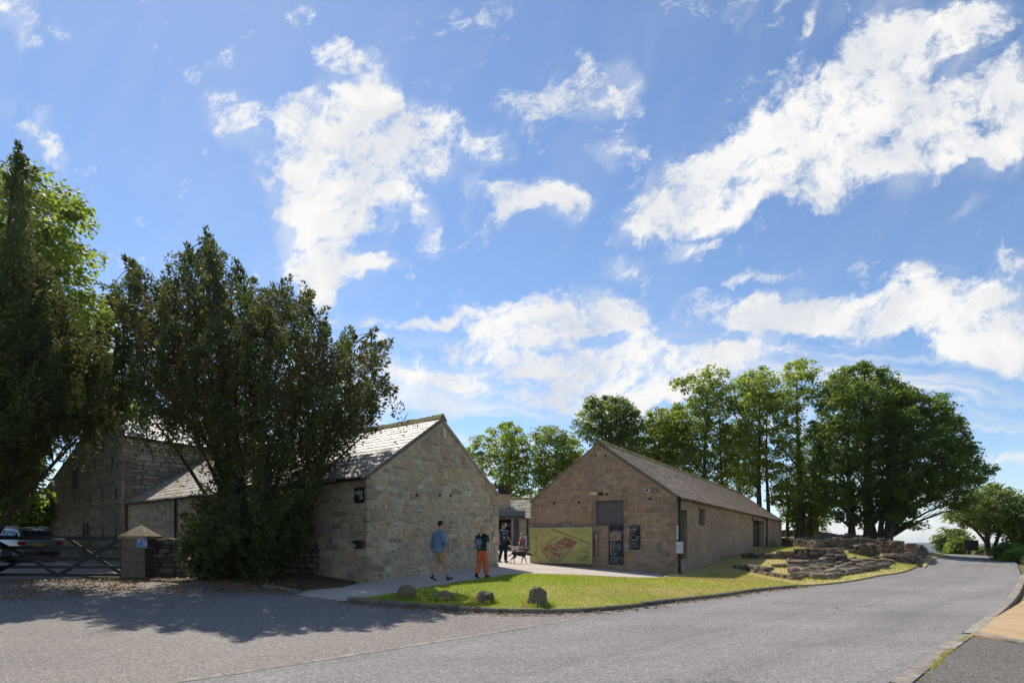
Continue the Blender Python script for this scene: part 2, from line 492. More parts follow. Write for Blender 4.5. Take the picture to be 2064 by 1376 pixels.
def ground_mat(name, cols, scale, rough=0.95, fine=60.0, fine_amt=0.35, bump=0.5, bscale=80.0, big=0.35, bdist=0.02, dry_east=0.0):
    """loose or sealed ground: three colours in patches, grain on top"""
    m, nt, b = newmat(name)
    pos = nd(nt, 'ShaderNodeNewGeometry').outputs['Position']
    n1 = nd(nt, 'ShaderNodeTexNoise', {'Vector': pos, 'Scale': scale, 'Detail': 7.0, 'Roughness': 0.62}).outputs[0]
    n0 = nd(nt, 'ShaderNodeTexNoise', {'Vector': pos, 'Scale': scale * 0.22, 'Detail': 3.0}).outputs[0]
    f = mth(nt, 'ADD', mth(nt, 'MULTIPLY', n1, 1 - big), mth(nt, 'MULTIPLY', n0, big))
    if dry_east:
        ex = nd(nt, 'ShaderNodeSeparateXYZ', {0: pos}).outputs[0]
        f = mth(nt, 'ADD', f, nd(nt, 'ShaderNodeMapRange', {0: ex, 1: 0.0, 2: 4.5, 3: -0.02, 4: dry_east}).outputs[0])
    col = ramp(nt, f, [(0.36, cols[0]), (0.5, cols[1]), (0.64, cols[2])])
    n2 = nd(nt, 'ShaderNodeTexNoise', {'Vector': pos, 'Scale': fine, 'Detail': 3.0, 'Roughness': 0.7}).outputs[0]
    col = mixc(nt, 1.0, col, ramp(nt, n2, [(0.3, (1 - fine_amt,) * 3), (0.7, (1 + fine_amt,) * 3)]), 'MULTIPLY')
    nt.links.new(col, b.inputs['Base Color'])
    b.inputs['Roughness'].default_value = rough
    b.inputs['Specular IOR Level'].default_value = 0.3
    bn = nd(nt, 'ShaderNodeTexNoise', {'Vector': pos, 'Scale': bscale, 'Detail': 3.0, 'Roughness': 0.7}).outputs[0]
    bp = nd(nt, 'ShaderNodeBump', {'Height': bn, 'Strength': bump, 'Distance': bdist})
    nt.links.new(bp.outputs[0], b.inputs['Normal'])
    return m


def asphalt_mat(name, cols, chips, chip_amt, track_dir=None):
    m, nt, b = newmat(name)
    pos = nd(nt, 'ShaderNodeNewGeometry').outputs['Position']
    n0 = nd(nt, 'ShaderNodeTexNoise', {'Vector': pos, 'Scale': 0.28, 'Detail': 5.0, 'Roughness': 0.6}).outputs[0]
    col = ramp(nt, n0, [(0.3, cols[0]), (0.5, cols[1]), (0.7, cols[2])])
    if track_dir is not None:
        mp = nd(nt, 'ShaderNodeMapping', {0: pos})
        mp.inputs[2].default_value = (0, 0, -track_dir)
        mp.inputs[3].default_value = (0.045, 0.85, 1.0)
        t = nd(nt, 'ShaderNodeTexNoise', {'Vector': mp.outputs[0], 'Scale': 1.0, 'Detail': 4.0, 'Roughness': 0.55}).outputs[0]
        col = mixc(nt, 1.0, col, ramp(nt, t, [(0.32, (0.92, 0.92, 0.92)), (0.68, (1.08, 1.08, 1.08))]), 'MULTIPLY')
    if track_dir is not None:
        ac = nd(nt, 'ShaderNodeAttribute', attribute_name='across').outputs['Fac']
        wob = nd(nt, 'ShaderNodeTexNoise', {'Vector': pos, 'Scale': 0.35, 'Detail': 2.0}).outputs[0]
        ac = mth(nt, 'ADD', ac, mth(nt, 'MULTIPLY', wob, 0.9))
        tr = nd(nt, 'ShaderNodeTexNoise', {'W': mth(nt, 'MULTIPLY', ac, 1.15), 'Detail': 3.0, 'Scale': 1.0}, noise_dimensions='1D').outputs[0]
        col = mixc(nt, 1.0, col, ramp(nt, tr, [(0.32, (0.88, 0.88, 0.885)), (0.68, (1.12, 1.115, 1.11))]), 'MULTIPLY')
        ck = nd(nt, 'ShaderNodeTexVoronoi', {'Vector': nd(nt, 'ShaderNodeVectorMath', {0: nd(nt, 'ShaderNodeTexNoise', {'Vector': pos, 'Scale': 1.3, 'Detail': 4.0}).outputs['Color'], 1: (1.6, 1.6, 0), 2: pos}, operation='MULTIPLY_ADD').outputs[0], 'Scale': 0.23}, feature='DISTANCE_TO_EDGE').outputs['Distance']
        gate = nd(nt, 'ShaderNodeTexNoise', {'Vector': pos, 'Scale': 0.16, 'Detail': 1.0}).outputs[0]
        cf = mth(nt, 'MULTIPLY', nd(nt, 'ShaderNodeMapRange', {0: ck, 1: 0.0, 2: 0.006, 3: 0.7, 4: 0.0}).outputs[0], nd(nt, 'ShaderNodeMapRange', {0: gate, 1: 0.5, 2: 0.58}).outputs[0])
        col = mixc(nt, cf, col, (0.035, 0.034, 0.033))
        st = nd(nt, 'ShaderNodeTexNoise', {'Vector': pos, 'Scale': 1.7, 'Detail': 3.0, 'Roughness': 0.7}).outputs[0]
        col = mixc(nt, nd(nt, 'ShaderNodeMapRange', {0: st, 1: 0.64, 2: 0.74, 3: 0.0, 4: 0.4}).outputs[0], col, (0.075, 0.073, 0.07))
    vo = nd(nt, 'ShaderNodeTexVoronoi', {'Vector': pos, 'Scale': 55.0})
    v = nd(nt, 'ShaderNodeSeparateXYZ', {0: vo.outputs['Color']}).outputs[0]
    cc = ramp(nt, v, [(0.0, tuple(1 - chip_amt for _ in chips)), (0.55, (1, 1, 1)), (0.86, (1 + chip_amt * 0.4,) * 3), (1.0, tuple(1 + chip_amt * 2.0 * c for c in chips))])
    col = mixc(nt, 1.0, col, cc, 'MULTIPLY')
    n3 = nd(nt, 'ShaderNodeTexNoise', {'Vector': pos, 'Scale': 14.0, 'Detail': 5.0, 'Roughness': 0.75}).outputs[0]
    col = mixc(nt, 1.0, col, ramp(nt, n3, [(0.3, (0.82,) * 3), (0.7, (1.2,) * 3)]), 'MULTIPLY')
    nt.links.new(col, b.inputs['Base Color'])
    b.inputs['Roughness'].default_value = 0.9
    b.inputs['Specular IOR Level'].default_value = 0.3
    bp = nd(nt, 'ShaderNodeBump', {'Height': vo.outputs['Distance'], 'Strength': 0.55, 'Distance': 0.012})
    nt.links.new(bp.outputs[0], b.inputs['Normal'])
    return m


def glass_mat(name, col=(0.02, 0.025, 0.03)):
    m, nt, b = newmat(name)
    b.inputs['Base Color'].default_value = (*col, 1)
    b.inputs['Roughness'].default_value = 0.04
    b.inputs['Specular IOR Level'].default_value = 0.8
    return m


BUFF = [(0.460, 0.372, 0.245), (0.378, 0.316, 0.235), (0.460, 0.440, 0.308), (0.288, 0.236, 0.173), (0.434, 0.353, 0.251), (0.460, 0.372, 0.224), (0.350, 0.308, 0.245), (0.460, 0.422, 0.303), (0.460, 0.334, 0.183), (0.407, 0.322, 0.219), (0.449, 0.378, 0.277), (0.365, 0.265, 0.183)]
BARN = [(0.343, 0.246, 0.173), (0.316, 0.230, 0.167), (0.383, 0.280, 0.198), (0.277, 0.205, 0.150), (0.339, 0.253, 0.187), (0.393, 0.269, 0.168), (0.299, 0.225, 0.173), (0.361, 0.273, 0.202), (0.322, 0.232, 0.168), (0.417, 0.280, 0.158)]
MT = dict(
    stone_range=stone_mat('rubble stone warm', BUFF, spots=0.25),
    stone_barn=stone_mat('rubble stone brown', BARN, spots=0.35),
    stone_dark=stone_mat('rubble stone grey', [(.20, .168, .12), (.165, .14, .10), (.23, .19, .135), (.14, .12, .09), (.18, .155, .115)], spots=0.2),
    stone_dry=stone_mat('dry stone mossy', [(.15, .125, .09), (.11, .095, .07), (.18, .15, .105), (.085, .075, .06)], moss=0.5),
    ruin=stone_mat('ruin stone', [(.20, .155, .122), (.15, .115, .092), (.24, .19, .148), (.105, .085, .070), (.175, .138, .11), (.215, .168, .13)], moss=0.15, bump=0.9),
    boulder=stone_mat('boulder stone', [(.19, .155, .11), (.16, .135, .10), (.21, .17, .12)], moss=0.75, bump=1.0, nscale=5.0),
    quoin=stone_mat('dressed stone', [(0.403, 0.318, 0.223), (0.362, 0.288, 0.200), (0.444, 0.355, 0.246), (0.336, 0.263, 0.184)], nscale=4.0, spots=0.15),
    quoin_barn=stone_mat('dressed stone brown', [(0.297, 0.223, 0.149), (0.258, 0.193, 0.133), (0.322, 0.240, 0.161)], nscale=4.0, spots=0.15),
    mortar=plain('lime mortar', (.385, .33, .25), 0.95, var=0.3, scale=3.0, bump=0.6, bscale=30),
    mortar_barn=plain('lime mortar brown', (0.335, 0.252, 0.166), 0.95, var=0.3, scale=3.0, bump=0.6, bscale=30),
    slate=stone_mat('stone slate pale', [(.40, .35, .315), (.36, .315, .285), (.43, .38, .335), (.32, .28, .255), (.385, .325, .28)], rough=0.47, moss=0.34, nscale=5.0, bump=0.5, spots=0.3),
    slate_dark=stone_mat('stone slate brown', [(.275, .205, .16), (.235, .18, .145), (.305, .232, .175), (.205, .16, .132), (.285, .21, .152), (.25, .187, .135)], rough=0.62, moss=0.12, nscale=4.0, bump=0.5, spots=0.3),
    slate_house=stone_mat('stone slate silver', [(.34, .32, .30), (.30, .285, .27), (.37, .35, .32)], rough=0.42, moss=0.1, nscale=5.0),
    moss=stone_mat('mossy ridge', [(.19, .155, .06), (.15, .13, .05), (.23, .185, .075), (.14, .115, .06)], moss=0.9, nscale=12, bump=1.0),
    underslate=plain('roof edge', (.13, .108, .088), 0.9),
    bark=plain('bark', (.075, .058, .042), 0.95, var=0.4, scale=8, bump=0.8, bscale=20),
    bark_yew=plain('yew bark', (.055, .040, .030), 0.95, var=0.4, scale=8, bump=0.8, bscale=20),
    black=plain('black paint', (.010, .010, .011), 0.5, var=0.2, scale=4),
    iron=plain('black iron', (.012, .013, .015), 0.45, var=0.2),
    board=plain('dark sign enamel', (.006, .009, .011), 0.5, var=0.1),
    white=plain('white paint', (.62, .62, .60), 0.55, var=0.05),
    ink=plain('pale lettering', (.42, .43, .43), 0.6, var=0.03),
    grey_wood=plain('grey painted boards', (.105, .10, .095), 0.7, var=0.14, scale=3.0),
    wood=plain('weathered oak', (.30, .17, .055), 0.75, var=0.25, scale=9),
    louvre=plain('louvre grey', (.12, .118, .11), 0.75, var=0.15),
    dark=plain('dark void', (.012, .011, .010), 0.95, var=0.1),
    glass=glass_mat('window glass'),
    metal=plain('galvanised steel', (.35, .36, .37), 0.4, metal=0.9, var=0.1),
)
# ------------------------------------------------------------------ ground, roads, lawn, kerbs
G_DRY = ground_mat('dry meadow', [(.10, .115, .03), (.17, .15, .055), (.25, .20, .09)], 0.35, fine=40, bump=0.8, bscale=30)
LAWN = ground_mat('lawn turf', [(.18, .24, .022), (.24, .27, .03), (.46, .37, .15)], 0.55, fine=45, fine_amt=0.4, bump=0.9, bscale=50, dry_east=0.12)
ROAD = asphalt_mat('worn road asphalt', [(.20, .185, .175), (.227, .21, .198), (.255, .236, .222)], (1, .97, .93), 0.38, track_dir=0.86)
FORE = asphalt_mat('coarse forecourt asphalt', [(.19, .167, .147), (.226, .20, .175), (.26, .232, .204)], (1, .95, .88), 0.4)
PARK = asphalt_mat('old parking asphalt', [(.12, .108, .096), (.145, .13, .114), (.165, .148, .13)], (1, .95, .9), 0.5)
PATH = ground_mat('rolled path gravel', [(.42, .35, .29), (.49, .415, .35), (.55, .475, .40)], 0.9, fine=70, fine_amt=0.22, bump=0.4, bscale=90)
SAND = ground_mat('orange gravel', [(.40, .265, .14), (.48, .33, .18), (.53, .375, .22)], 1.6, fine=60, fine_amt=0.3, bump=0.7, bscale=70)
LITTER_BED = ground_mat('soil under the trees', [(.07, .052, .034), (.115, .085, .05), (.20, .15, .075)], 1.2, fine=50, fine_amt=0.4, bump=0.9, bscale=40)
KERB = stone_mat('kerb stone', [(.16, .145, .125), (.19, .172, .147), (.14, .125, .108)], nscale=4.0, spots=0.2)
EDGING = stone_mat('concrete edging', [(.30, .268, .228), (.265, .238, .204), (.33, .295, .25)], nscale=6.0, spots=0.2)


def in_poly(poly, x, y):
    c = np.zeros(np.shape(x), bool)
    n = len(poly)
    for i in range(n):
        x0, y0 = poly[i][0], poly[i][1]
        x1, y1 = poly[(i + 1) % n][0], poly[(i + 1) % n][1]
        if y0 == y1:
            continue
        k = ((y0 > y) != (y1 > y)) & (x < (x1 - x0) * (y - y0) / (y1 - y0) + x0)
        c ^= k
    return c


def edge_dist(poly, x, y):
    d = np.full(np.shape(x), 1e9)
    n = len(poly)
    for i in range(n):
        ax, ay = poly[i][0], poly[i][1]
        bx, by = poly[(i + 1) % n][0], poly[(i + 1) % n][1]
        L2 = (bx - ax) ** 2 + (by - ay) ** 2 + 1e-12
        t = np.clip(((x - ax) * (bx - ax) + (y - ay) * (by - ay)) / L2, 0, 1)
        d = np.minimum(d, np.hypot(x - ax - t * (bx - ax), y - ay - t * (by - ay)))
    return d


def densify(poly, h, closed=True):
    o = []
    n = len(poly)
    for i in range(n if closed else n - 1):
        a, b = Vector(poly[i][:2]), Vector(poly[(i + 1) % n][:2])
        k = max(1, int((b - a).length / h))
        o += [a.lerp(b, j / k) for j in range(k)]
    if not closed:
        o.append(Vector(poly[-1][:2]))
    return o


def smooth_line(pts, h, closed=False):
    """Catmull-Rom through the points"""
    pts = [Vector(p[:2]) for p in pts]
    o = []
    n = len(pts)
    for i in range(n - 1):
        p0, p1, p2, p3 = pts[max(i - 1, 0)], pts[i], pts[i + 1], pts[min(i + 2, n - 1)]
        k = max(2, int((p2 - p1).length / h))
        for j in range(k):
            t = j / k
            o.append(0.5 * ((2 * p1) + (-p0 + p2) * t + (2 * p0 - 5 * p1 + 4 * p2 - p3) * t * t + (-p0 + 3 * p1 - 3 * p2 + p3) * t ** 3))
    o.append(pts[-1])
    return o


def sheet(name, poly, dz, mat, h=0.6, skirt=0.1, kind='structure'):
    b = densify(poly, h)
    n = len(b)
    xs, ys = [p.x for p in b], [p.y for p in b]
    gx, gy = np.meshgrid(np.arange(min(xs), max(xs), h), np.arange(min(ys), max(ys), h))
    gx, gy = gx.ravel() + rng.uniform(-.05, .05, gx.size), gy.ravel()
    ok = in_poly(b, gx, gy)
    gx, gy = gx[ok], gy[ok]
    ok = edge_dist(b, gx, gy) > h * 0.35
    gx, gy = gx[ok], gy[ok]
    v2 = b + [Vector((x, y)) for x, y in zip(gx, gy)]
    r = delaunay_2d_cdt(v2, [(i, (i + 1) % n) for i in range(n)], [list(range(n))], 1, 1e-5)
    V = np.array([(p.x, p.y) for p in r[0]])
    Z = GV(V[:, 0], V[:, 1]) + dz
    vs = [(x, y, z) for (x, y), z in zip(V, Z)]
    fs = []
    for f in r[2]:
        f = list(f)
        a, c, d = (Vector(vs[i][:2]) for i in f[:3])
        if (c - a).cross(d - a) < 0:
            f.reverse()
        fs.append(f)
    if skirt:
        base = len(vs)
        vs += [(p.x, p.y, G(p.x, p.y) + dz) for p in b] + [(p.x, p.y, G(p.x, p.y) + dz - skirt) for p in b]
        fs += [(base + i, base + (i + 1) % n, base + n + (i + 1) % n, base + n + i) for i in range(n)]
    me = bpy.data.meshes.new(name)
    me.from_pydata(vs, [], fs)
    me.polygons.foreach_set('use_smooth', [True] * len(me.polygons))
    me.update()
    o = link(name, me, mat)
    o['kind'] = kind
    return o


# terrain to the horizon
def terrain():
    def axis(lo, hi):
        near = np.arange(lo, hi, 1.5)
        out = [near[-1]]
        step = 2.0
        while out[-1] < 6500:
            out.append(out[-1] + step)
            step *= 1.22
        neg = [near[0]]
        step = 2.0
        while neg[-1] > -6500:
            neg.append(neg[-1] - step)
            step *= 1.22
        return np.array(neg[:0:-1] + list(near) + out[1:])
    ax, ay = axis(-80, 85), axis(-14, 110)
    X, Y = np.meshgrid(ax, ay)
    Z = GV(X, Y) - 0.09
    Z += np.where(np.hypot(X, Y) > 150, 2.0 * np.sin(X * 0.011) * np.cos(Y * 0.009), 0)
    nx, ny = len(ax), len(ay)
    vs = np.stack([X, Y, Z], -1).reshape(-1, 3)
    i = np.arange(nx * ny).reshape(ny, nx)
    fs = np.stack([i[:-1, :-1], i[:-1, 1:], i[1:, 1:], i[1:, :-1]], -1).reshape(-1, 4)
    me = bpy.data.meshes.new('ground')
    me.from_pydata(vs.tolist(), [], fs.tolist())
    me.polygons.foreach_set('use_smooth', [True] * len(me.polygons))
    link('ground', me, G_DRY)['kind'] = 'structure'


terrain()


def hills():
    """wooded ridges across the valley"""
    m = plain('distant woods', (.045, .065, .04), 0.95, var=0.5, scale=0.004)
    for k, (R, h0, amp, sd) in enumerate(((2300, -19, 9, 1), (4200, 6, 22, 2))):
        a = np.linspace(-1.2, 1.25, 420)
        r0 = np.random.default_rng(sd)
        H = sum(amp / (j + 1) * np.sin(a * (3.1 * (j + 1) ** 1.4) + r0.uniform(0, 6)) for j in range(5)) * 0.5 + h0
        H = H + r0.uniform(-1, 1, a.size) * (3.5 + 2 * k)
        vs, fs = [], []
        n = len(a)
        for (dr, hz) in ((-700, -110), (-250, None), (0, 1), (500, None), (1100, -110)):
            for t, hh in zip(a, H):
                z = hz if hz not in (None, 1) else (hh if hz == 1 else hh * 0.5 - 28)
                rr = R + dr
                vs.append((rr * math.sin(t), rr * math.cos(t), z))
        for q in range(4):
            for i in range(n - 1):
                fs.append((q * n + i, q * n + i + 1, (q + 1) * n + i + 1, (q + 1) * n + i))
        me = bpy.data.meshes.new('hill')
        me.from_pydata(vs, [], fs)
        o = link('hills', me, m)
        o['kind'] = 'structure'


hills()

S1, S2 = on(360, 1376), on(1240, 1238)
sd = (S2 - S1).normalized()
strip_back = S1 - sd * 14
kerb_px = [(700, 1211), (760, 1217), (830, 1223), (900, 1229), (960, 1232.5), (1020, 1235), (1090, 1235.5), (1170, 1233.5), (1240, 1229), (1300, 1221.5), (1350, 1214.5), (1447, 1203), (1530, 1191), (1620, 1181.5)]
kerb_w = [on(*p) for p in kerb_px]
KL = smooth_line(kerb_w, 0.35)
road_left_far = [on(*p).xy for p in ((1689, 1175.5), (1763, 1162.5), (1834, 1149))] + [Vector(p) for p in ((26.6, 38.0), (31.3, 43.4), (39, 54.0), (47, 66), (56, 80))]
road_right = [Vector(p) for p in ((62, 79), (52.8, 66), (44.6, 54.2), (34.6, 41), (26.5, 31), (19.4, 22.8), (13.6, 16.4))] + [on(1945, 1270).xy, on(1790, 1376).xy]
rb = on(1790, 1376).xy - (on(1945, 1270).xy - on(1790, 1376).xy).normalized() * 12
road_right = smooth_line(road_right + [rb], 0.6)
RL = smooth_line([kerb_w[-1]] + road_left_far, 0.6)
i_s = min(range(len(KL)), key=lambda i: (KL[i] - S2.xy).length)
road = sheet('road', [strip_back.xy, S1.xy, S2.xy] + KL[i_s:] + RL[1:] + road_right, 0.0, ROAD)
_rv = np.array([v.co[:2] for v in road.data.vertices])
_al = road.data.attributes.new('across', 'FLOAT', 'POINT')
_ln = [strip_back.xy] + KL[i_s:] + RL[1:]
_d = np.full(len(_rv), 1e9)
for _a, _b in zip(_ln, _ln[1:]):
    _t = np.clip(((_rv - np.array(_a)) @ np.array(_b - _a)) / ((_b - _a).length_squared + 1e-9), 0, 1)
    _d = np.minimum(_d, np.linalg.norm(_rv - np.array(_a) - _t[:, None] * np.array(_b - _a), axis=1))
_al.data.foreach_set('value', _d.astype(np.float32))
bed_front = [(597, 1197), (552, 1189), (510, 1181), (470, 1176), (420, 1174), (360, 1174), (310, 1172)]
BF = [on(*p).xy for p in bed_front]
sheet('forecourt', [strip_back.xy, S1.xy, S2.xy] + KL[i_s::-1] + BF + [Vector((-13.0, 18)), Vector((-11.5, 24)), Vector((-17.5, 27)), Vector((-27, 34)), Vector((-45, 36)), Vector((-45, -6))], -0.006, FORE)

A2, B2 = Vector((-3.97, 16.3)), Vector((-.55, 22.1))
C2, D2, E2 = Vector((6.69, 24.4)), Vector((.894, 27.15)), Vector((22.87, 50.5))
path_low = [on(*p).xy for p in ((700, 1211), (762, 1206), (830, 1192), (900, 1181), (980, 1169), (1045, 1160), (1100, 1160.5), (1180, 1163), (1240, 1166), (1290, 1168), (1335, 1167))]
PL = smooth_line(path_low, 0.4)
sheet('path', [BF[0]] + PL + [C2 + Vector((-.4, .5)), D2 + Vector((0.6, 1)), Vector((3.0, 45)), Vector((-8, 48)), Vector((-9, 36)), B2 + Vector((-.6, 1)), A2 + Vector((.3, .9)), A2 + Vector((-.3, -.1)), on(690, 1184).xy, on(620, 1190).xy], 0.012, PATH, h=0.5)
def inward(line, d):
    out = []
    for i, q in enumerate(line):
        t = (line[min(i + 1, len(line) - 1)] - line[max(i - 1, 0)]).normalized()
        out.append(q + Vector((-t.y, t.x)) * d)
    return out


lawn_poly = inward(KL, .1) + RL[1:] + [Vector((40, 72)), Vector((18, 70)), Vector((19.5, 53)), E2 + Vector((-1, .3)), C2 + Vector((-.3, .3))] + PL[::-1]
sheet('lawn', lawn_poly, 0.06, LAWN, h=0.5, skirt=0.16)
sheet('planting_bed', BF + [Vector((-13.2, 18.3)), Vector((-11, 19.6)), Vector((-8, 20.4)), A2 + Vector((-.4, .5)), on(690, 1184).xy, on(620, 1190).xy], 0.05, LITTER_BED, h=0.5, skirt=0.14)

# right-hand side
rk = smooth_line([on(1790, 1376).xy, on(1870, 1318).xy, on(1935, 1277).xy], 0.4)
s_in = [on(1955, 1276).xy, Vector((13.9, 16.15)), Vector((19.7, 22.5)), Vector((24.0, 27.5))]
sheet('sand_verge', [on(1958, 1281).xy] + s_in + [Vector((32, 24)), Vector((24, 13)), on(2200, 1320).xy, on(2064, 1298).xy], 0.03, SAND, h=0.5, skirt=0.12)
sheet('parking_area', [on(1835, 1376).xy, on(1945, 1285).xy, on(1958, 1282).xy, on(2064, 1299).xy, on(2200, 1321).xy, Vector((24, 12)), Vector((16, -4)), Vector((2, -4))], 0.002, PARK, h=0.6)


def kerb_run(name, line, w, h, d, mat, length, side=1, jitter=0.006):
    """single kerb stones set end to end along a line"""
    root = bpy.data.objects.new(name, None)
    COL.objects.link(root)
    root['kind'] = 'structure'
    acc, pts = 0.0, [line[0]]
    for a, b in zip(line, line[1:]):
        seg = (b - a).length
        while acc + seg >= length:
            a = a.lerp(b, (length - acc) / seg)
            pts.append(a.copy())
            seg = (b - a).length
            acc = 0
        acc += seg
    for a, b in zip(pts, pts[1:]):
        t = (b - a).normalized()
        nrm = Vector((-t.y, t.x)) * side
        a2, b2 = a + t * 0.008, b - t * 0.008
        j = random.uniform(-jitter, jitter)
        k = random.uniform(-jitter, jitter)
        vs = []
        for p, q in ((a2, j), (b2, k)):
            g = G(p.x, p.y)
            for off, z in ((0, -d), (0, h - 0.02), (0.02, h), (w - 0.015, h + 0.004), (w, -d)):
                r = p + nrm * off
                vs.append((r.x, r.y, g + z + q))
        m = MB().add(vs, [(0, 1, 6, 5), (1, 2, 7, 6), (2, 3, 8, 7), (3, 4, 9, 8), (4, 3, 2, 1, 0), (5, 6, 7, 8, 9)])
        m.build('kerb_stone', mat, root)
    return root


kerb_run('lawn_kerb', KL, 0.13, 0.085, 0.1, KERB, 0.91, side=1)
kerb_run('bed_kerb', smooth_line([on(598, 1197.5).xy, on(552, 1190).xy, on(505, 1181).xy], 0.3), 0.13, 0.10, 0.1, KERB, 0.8, side=-1)
kerb_run('road_edging', densify([S1 - sd * 5, S1, S2], 0.5, closed=False), 0.17, 0.004, 0.1, EDGING, 1.1, side=1, jitter=0.001)
kerb_run('parking_edging', rk, 0.22, 0.012, 0.1, EDGING, 0.95, side=-1, jitter=0.003)
kerb_run('verge_edging', smooth_line([on(1940, 1277).xy, on(1948, 1270).xy, Vector((13.6, 16.4)), Vector((19.4, 22.8)), Vector((26, 30.4))], 0.4), 0.2, 0.03, 0.1, EDGING, 0.95, side=-1, jitter=0.004)
kerb_run('sand_kerb', smooth_line([on(1960, 1280).xy, on(2010, 1289).xy, on(2064, 1299).xy, on(2200, 1321).xy], 0.3), 0.13, 0.05, 0.1, EDGING, 0.9, side=1, jitter=0.004)


# grass blades, fallen leaves, weeds
def scatter(poly, n, rs):
    b = densify(poly, 0.6)
    xs, ys = [p.x for p in b], [p.y for p in b]
    X = rs.uniform(min(xs), max(xs), n)
    Y = rs.uniform(min(ys), max(ys), n)
    ok = in_poly(b, X, Y)
    return X[ok], Y[ok]


GRASS = leaf_mat('grass blades', [(.17, .245, .018), (.225, .295, .026), (.30, .325, .045)], (.48, .56, .045), brown=(.46, .34, .15), gloss=0.2, tw=.45)


def patch_noise(x, y):
    return (np.sin(x * .9 + 1.3 * np.sin(y * .7)) + np.sin(y * 1.3 + 1.7 * np.sin(x * .5 + 1)) + .6 * np.sin(x * 2.9 + y * 2.2)) / 2.6


def grass(name, poly, n, hgt, dz, label, dry=0.0, seed=3):
    rs = np.random.default_rng(seed)
    X, Y = scatter(poly, n, rs)
    k = len(X)
    Pp = np.stack([X, Y, GV(X, Y) + dz - 0.004], -1)
    az = rs.uniform(0, 6.28, k)
    lean = rs.uniform(0.05, 0.75, k)
    D = unit(np.stack([np.cos(az) * lean, np.sin(az) * lean, np.ones(k)], -1))
    S = unit(np.cross(D, rs.normal(size=(k, 3))))
    ln = hgt * rs.uniform(.5, 1.3, k)
    t = np.clip(rs.normal(.4, .2, k), 0, .8)
    pd = patch_noise(X, Y) * .5 + .5
    brown = rs.uniform(size=k) < np.clip(dry + (pd - .5) * 1.2 + np.clip((X - .9) * .11, -.12, .34), 0.02, .85)
    t = np.where(brown, rs.uniform(.84, 1, k), t)
    me = quads_mesh(name, kites(Pp, D, S, ln, ln * 0.10), t)
    o = link(name, me, GRASS)
    tag(o, label, 'grass', kind='stuff')


near_lawn = KL[:-1] + [on(1560, 1172).xy, on(1500, 1160).xy, C2 + Vector((1.4, .1))] + PL[::-1]
grass('lawn_grass', near_lawn, 150000, 0.05, 0.06, 'short mown grass on the lawn behind the kerb', 0.0)
grass('lawn_edge_grass', [p + Vector((.03, .17)) for p in KL] + [p + Vector((.1, .55)) for p in KL[::-1]], 14000, 0.06, 0.06, 'dry yellow grass fringe along the lawn kerb', 0.5, 4)
ruin_lawn = RL[:28] + [Vector((28, 47)), Vector((22, 49)), Vector((9, 28)), Vector((8, 24))]
grass('ruin_grass', ruin_lawn, 60000, 0.09, 0.06, 'rough grass growing round the ruined walls', 0.18, 5)
verge = [Vector((26.5, 30)), Vector((35.0, 41)), Vector((45, 54.0)), Vector((53, 65)), Vector((60, 62)), Vector((42, 38)), Vector((31, 28))]
grass('verge_grass', verge, 30000, 0.55, -0.1, 'long straw coloured grass on the bank beyond the road bend', 0.45, 6)

LITTER = leaf_mat('fallen leaves', [(.16, .09, .035), (.22, .13, .05), (.28, .18, .08)], (.2, .12, .05), gloss=0.15, tw=0.15)


def litter(name, pts_x, pts_y, dz, size, label, seed):
    rs = np.random.default_rng(seed)
    k = len(pts_x)
    Pp = np.stack([pts_x, pts_y, GV(pts_x, pts_y) + dz + rs.uniform(0.004, .02, k)], -1)
    az = rs.uniform(0, 6.28, k)
    D = unit(np.stack([np.cos(az), np.sin(az), rs.uniform(-.2, .5, k)], -1))
    S = unit(np.cross(D, np.array([0, 0, 1.0]) + rs.normal(scale=.4, size=(k, 3))))
    ln = size * rs.uniform(.5, 1.4, k)
    o = link(name, quads_mesh(name, kites(Pp, D, S, ln, ln * .35), rs.uniform(0, .8, k)), LITTER)
    tag(o, label, 'leaves', kind='stuff')


rs0 = np.random.default_rng(9)
X, Y = scatter([on(0, 1215).xy, on(250, 1196).xy, on(600, 1200).xy, on(640, 1188).xy, on(560, 1160).xy, on(300, 1168).xy, on(0, 1172).xy], 9000, rs0)
keep = rs0.uniform(size=len(X)) < .35 + .65 * (patch_noise(X * 1.7, Y * 1.7) > 0)
litter('leaf_litter', X[keep], Y[keep], .05, .07, 'brown fallen leaves drifted below the yew and gate pillar', 21)
kx = np.array([p.x for p in KL]); ky = np.array([p.y for p in KL])
sel = rs0.integers(0, len(KL), 2200)
litter('kerb_litter', kx[sel] + rs0.normal(0, .12, 2200), ky[sel] - np.abs(rs0.normal(0, .16, 2200)) - .04, .0, .05, 'small dry leaves blown along the lawn kerb', 22)
wl = [Vector((p.x, p.y)) for p in densify([on(1842, 1376).xy, on(1900, 1322).xy, on(1948, 1284).xy, on(2000, 1291).xy], .05, closed=False)]
sel = rs0.integers(0, len(wl), 1500)
wx = np.array([p.x for p in wl])[sel] + rs0.normal(0.02, .022, 1500)
wy = np.array([p.y for p in wl])[sel] + rs0.normal(0, .022, 1500)
kk = patch_noise(wx * 4, wy * 4) > -.05
wx, wy = wx[kk], wy[kk]
Pp = np.stack([wx, wy, GV(wx, wy)], -1)
D = unit(np.stack([rs0.normal(0, .6, len(wx)), rs0.normal(0, .6, len(wx)), np.ones(len(wx))], -1))
o = link('edge_weeds', quads_mesh('edge_weeds', kites(Pp, D, unit(np.cross(D, rs0.normal(size=D.shape))), rs0.uniform(.015, .045, len(wx)), rs0.uniform(.005, .01, len(wx))), rs0.uniform(.5, 1, len(wx))), GRASS)
tag(o, 'yellow green moss and weeds along the parking edging stones', 'weeds', kind='stuff')
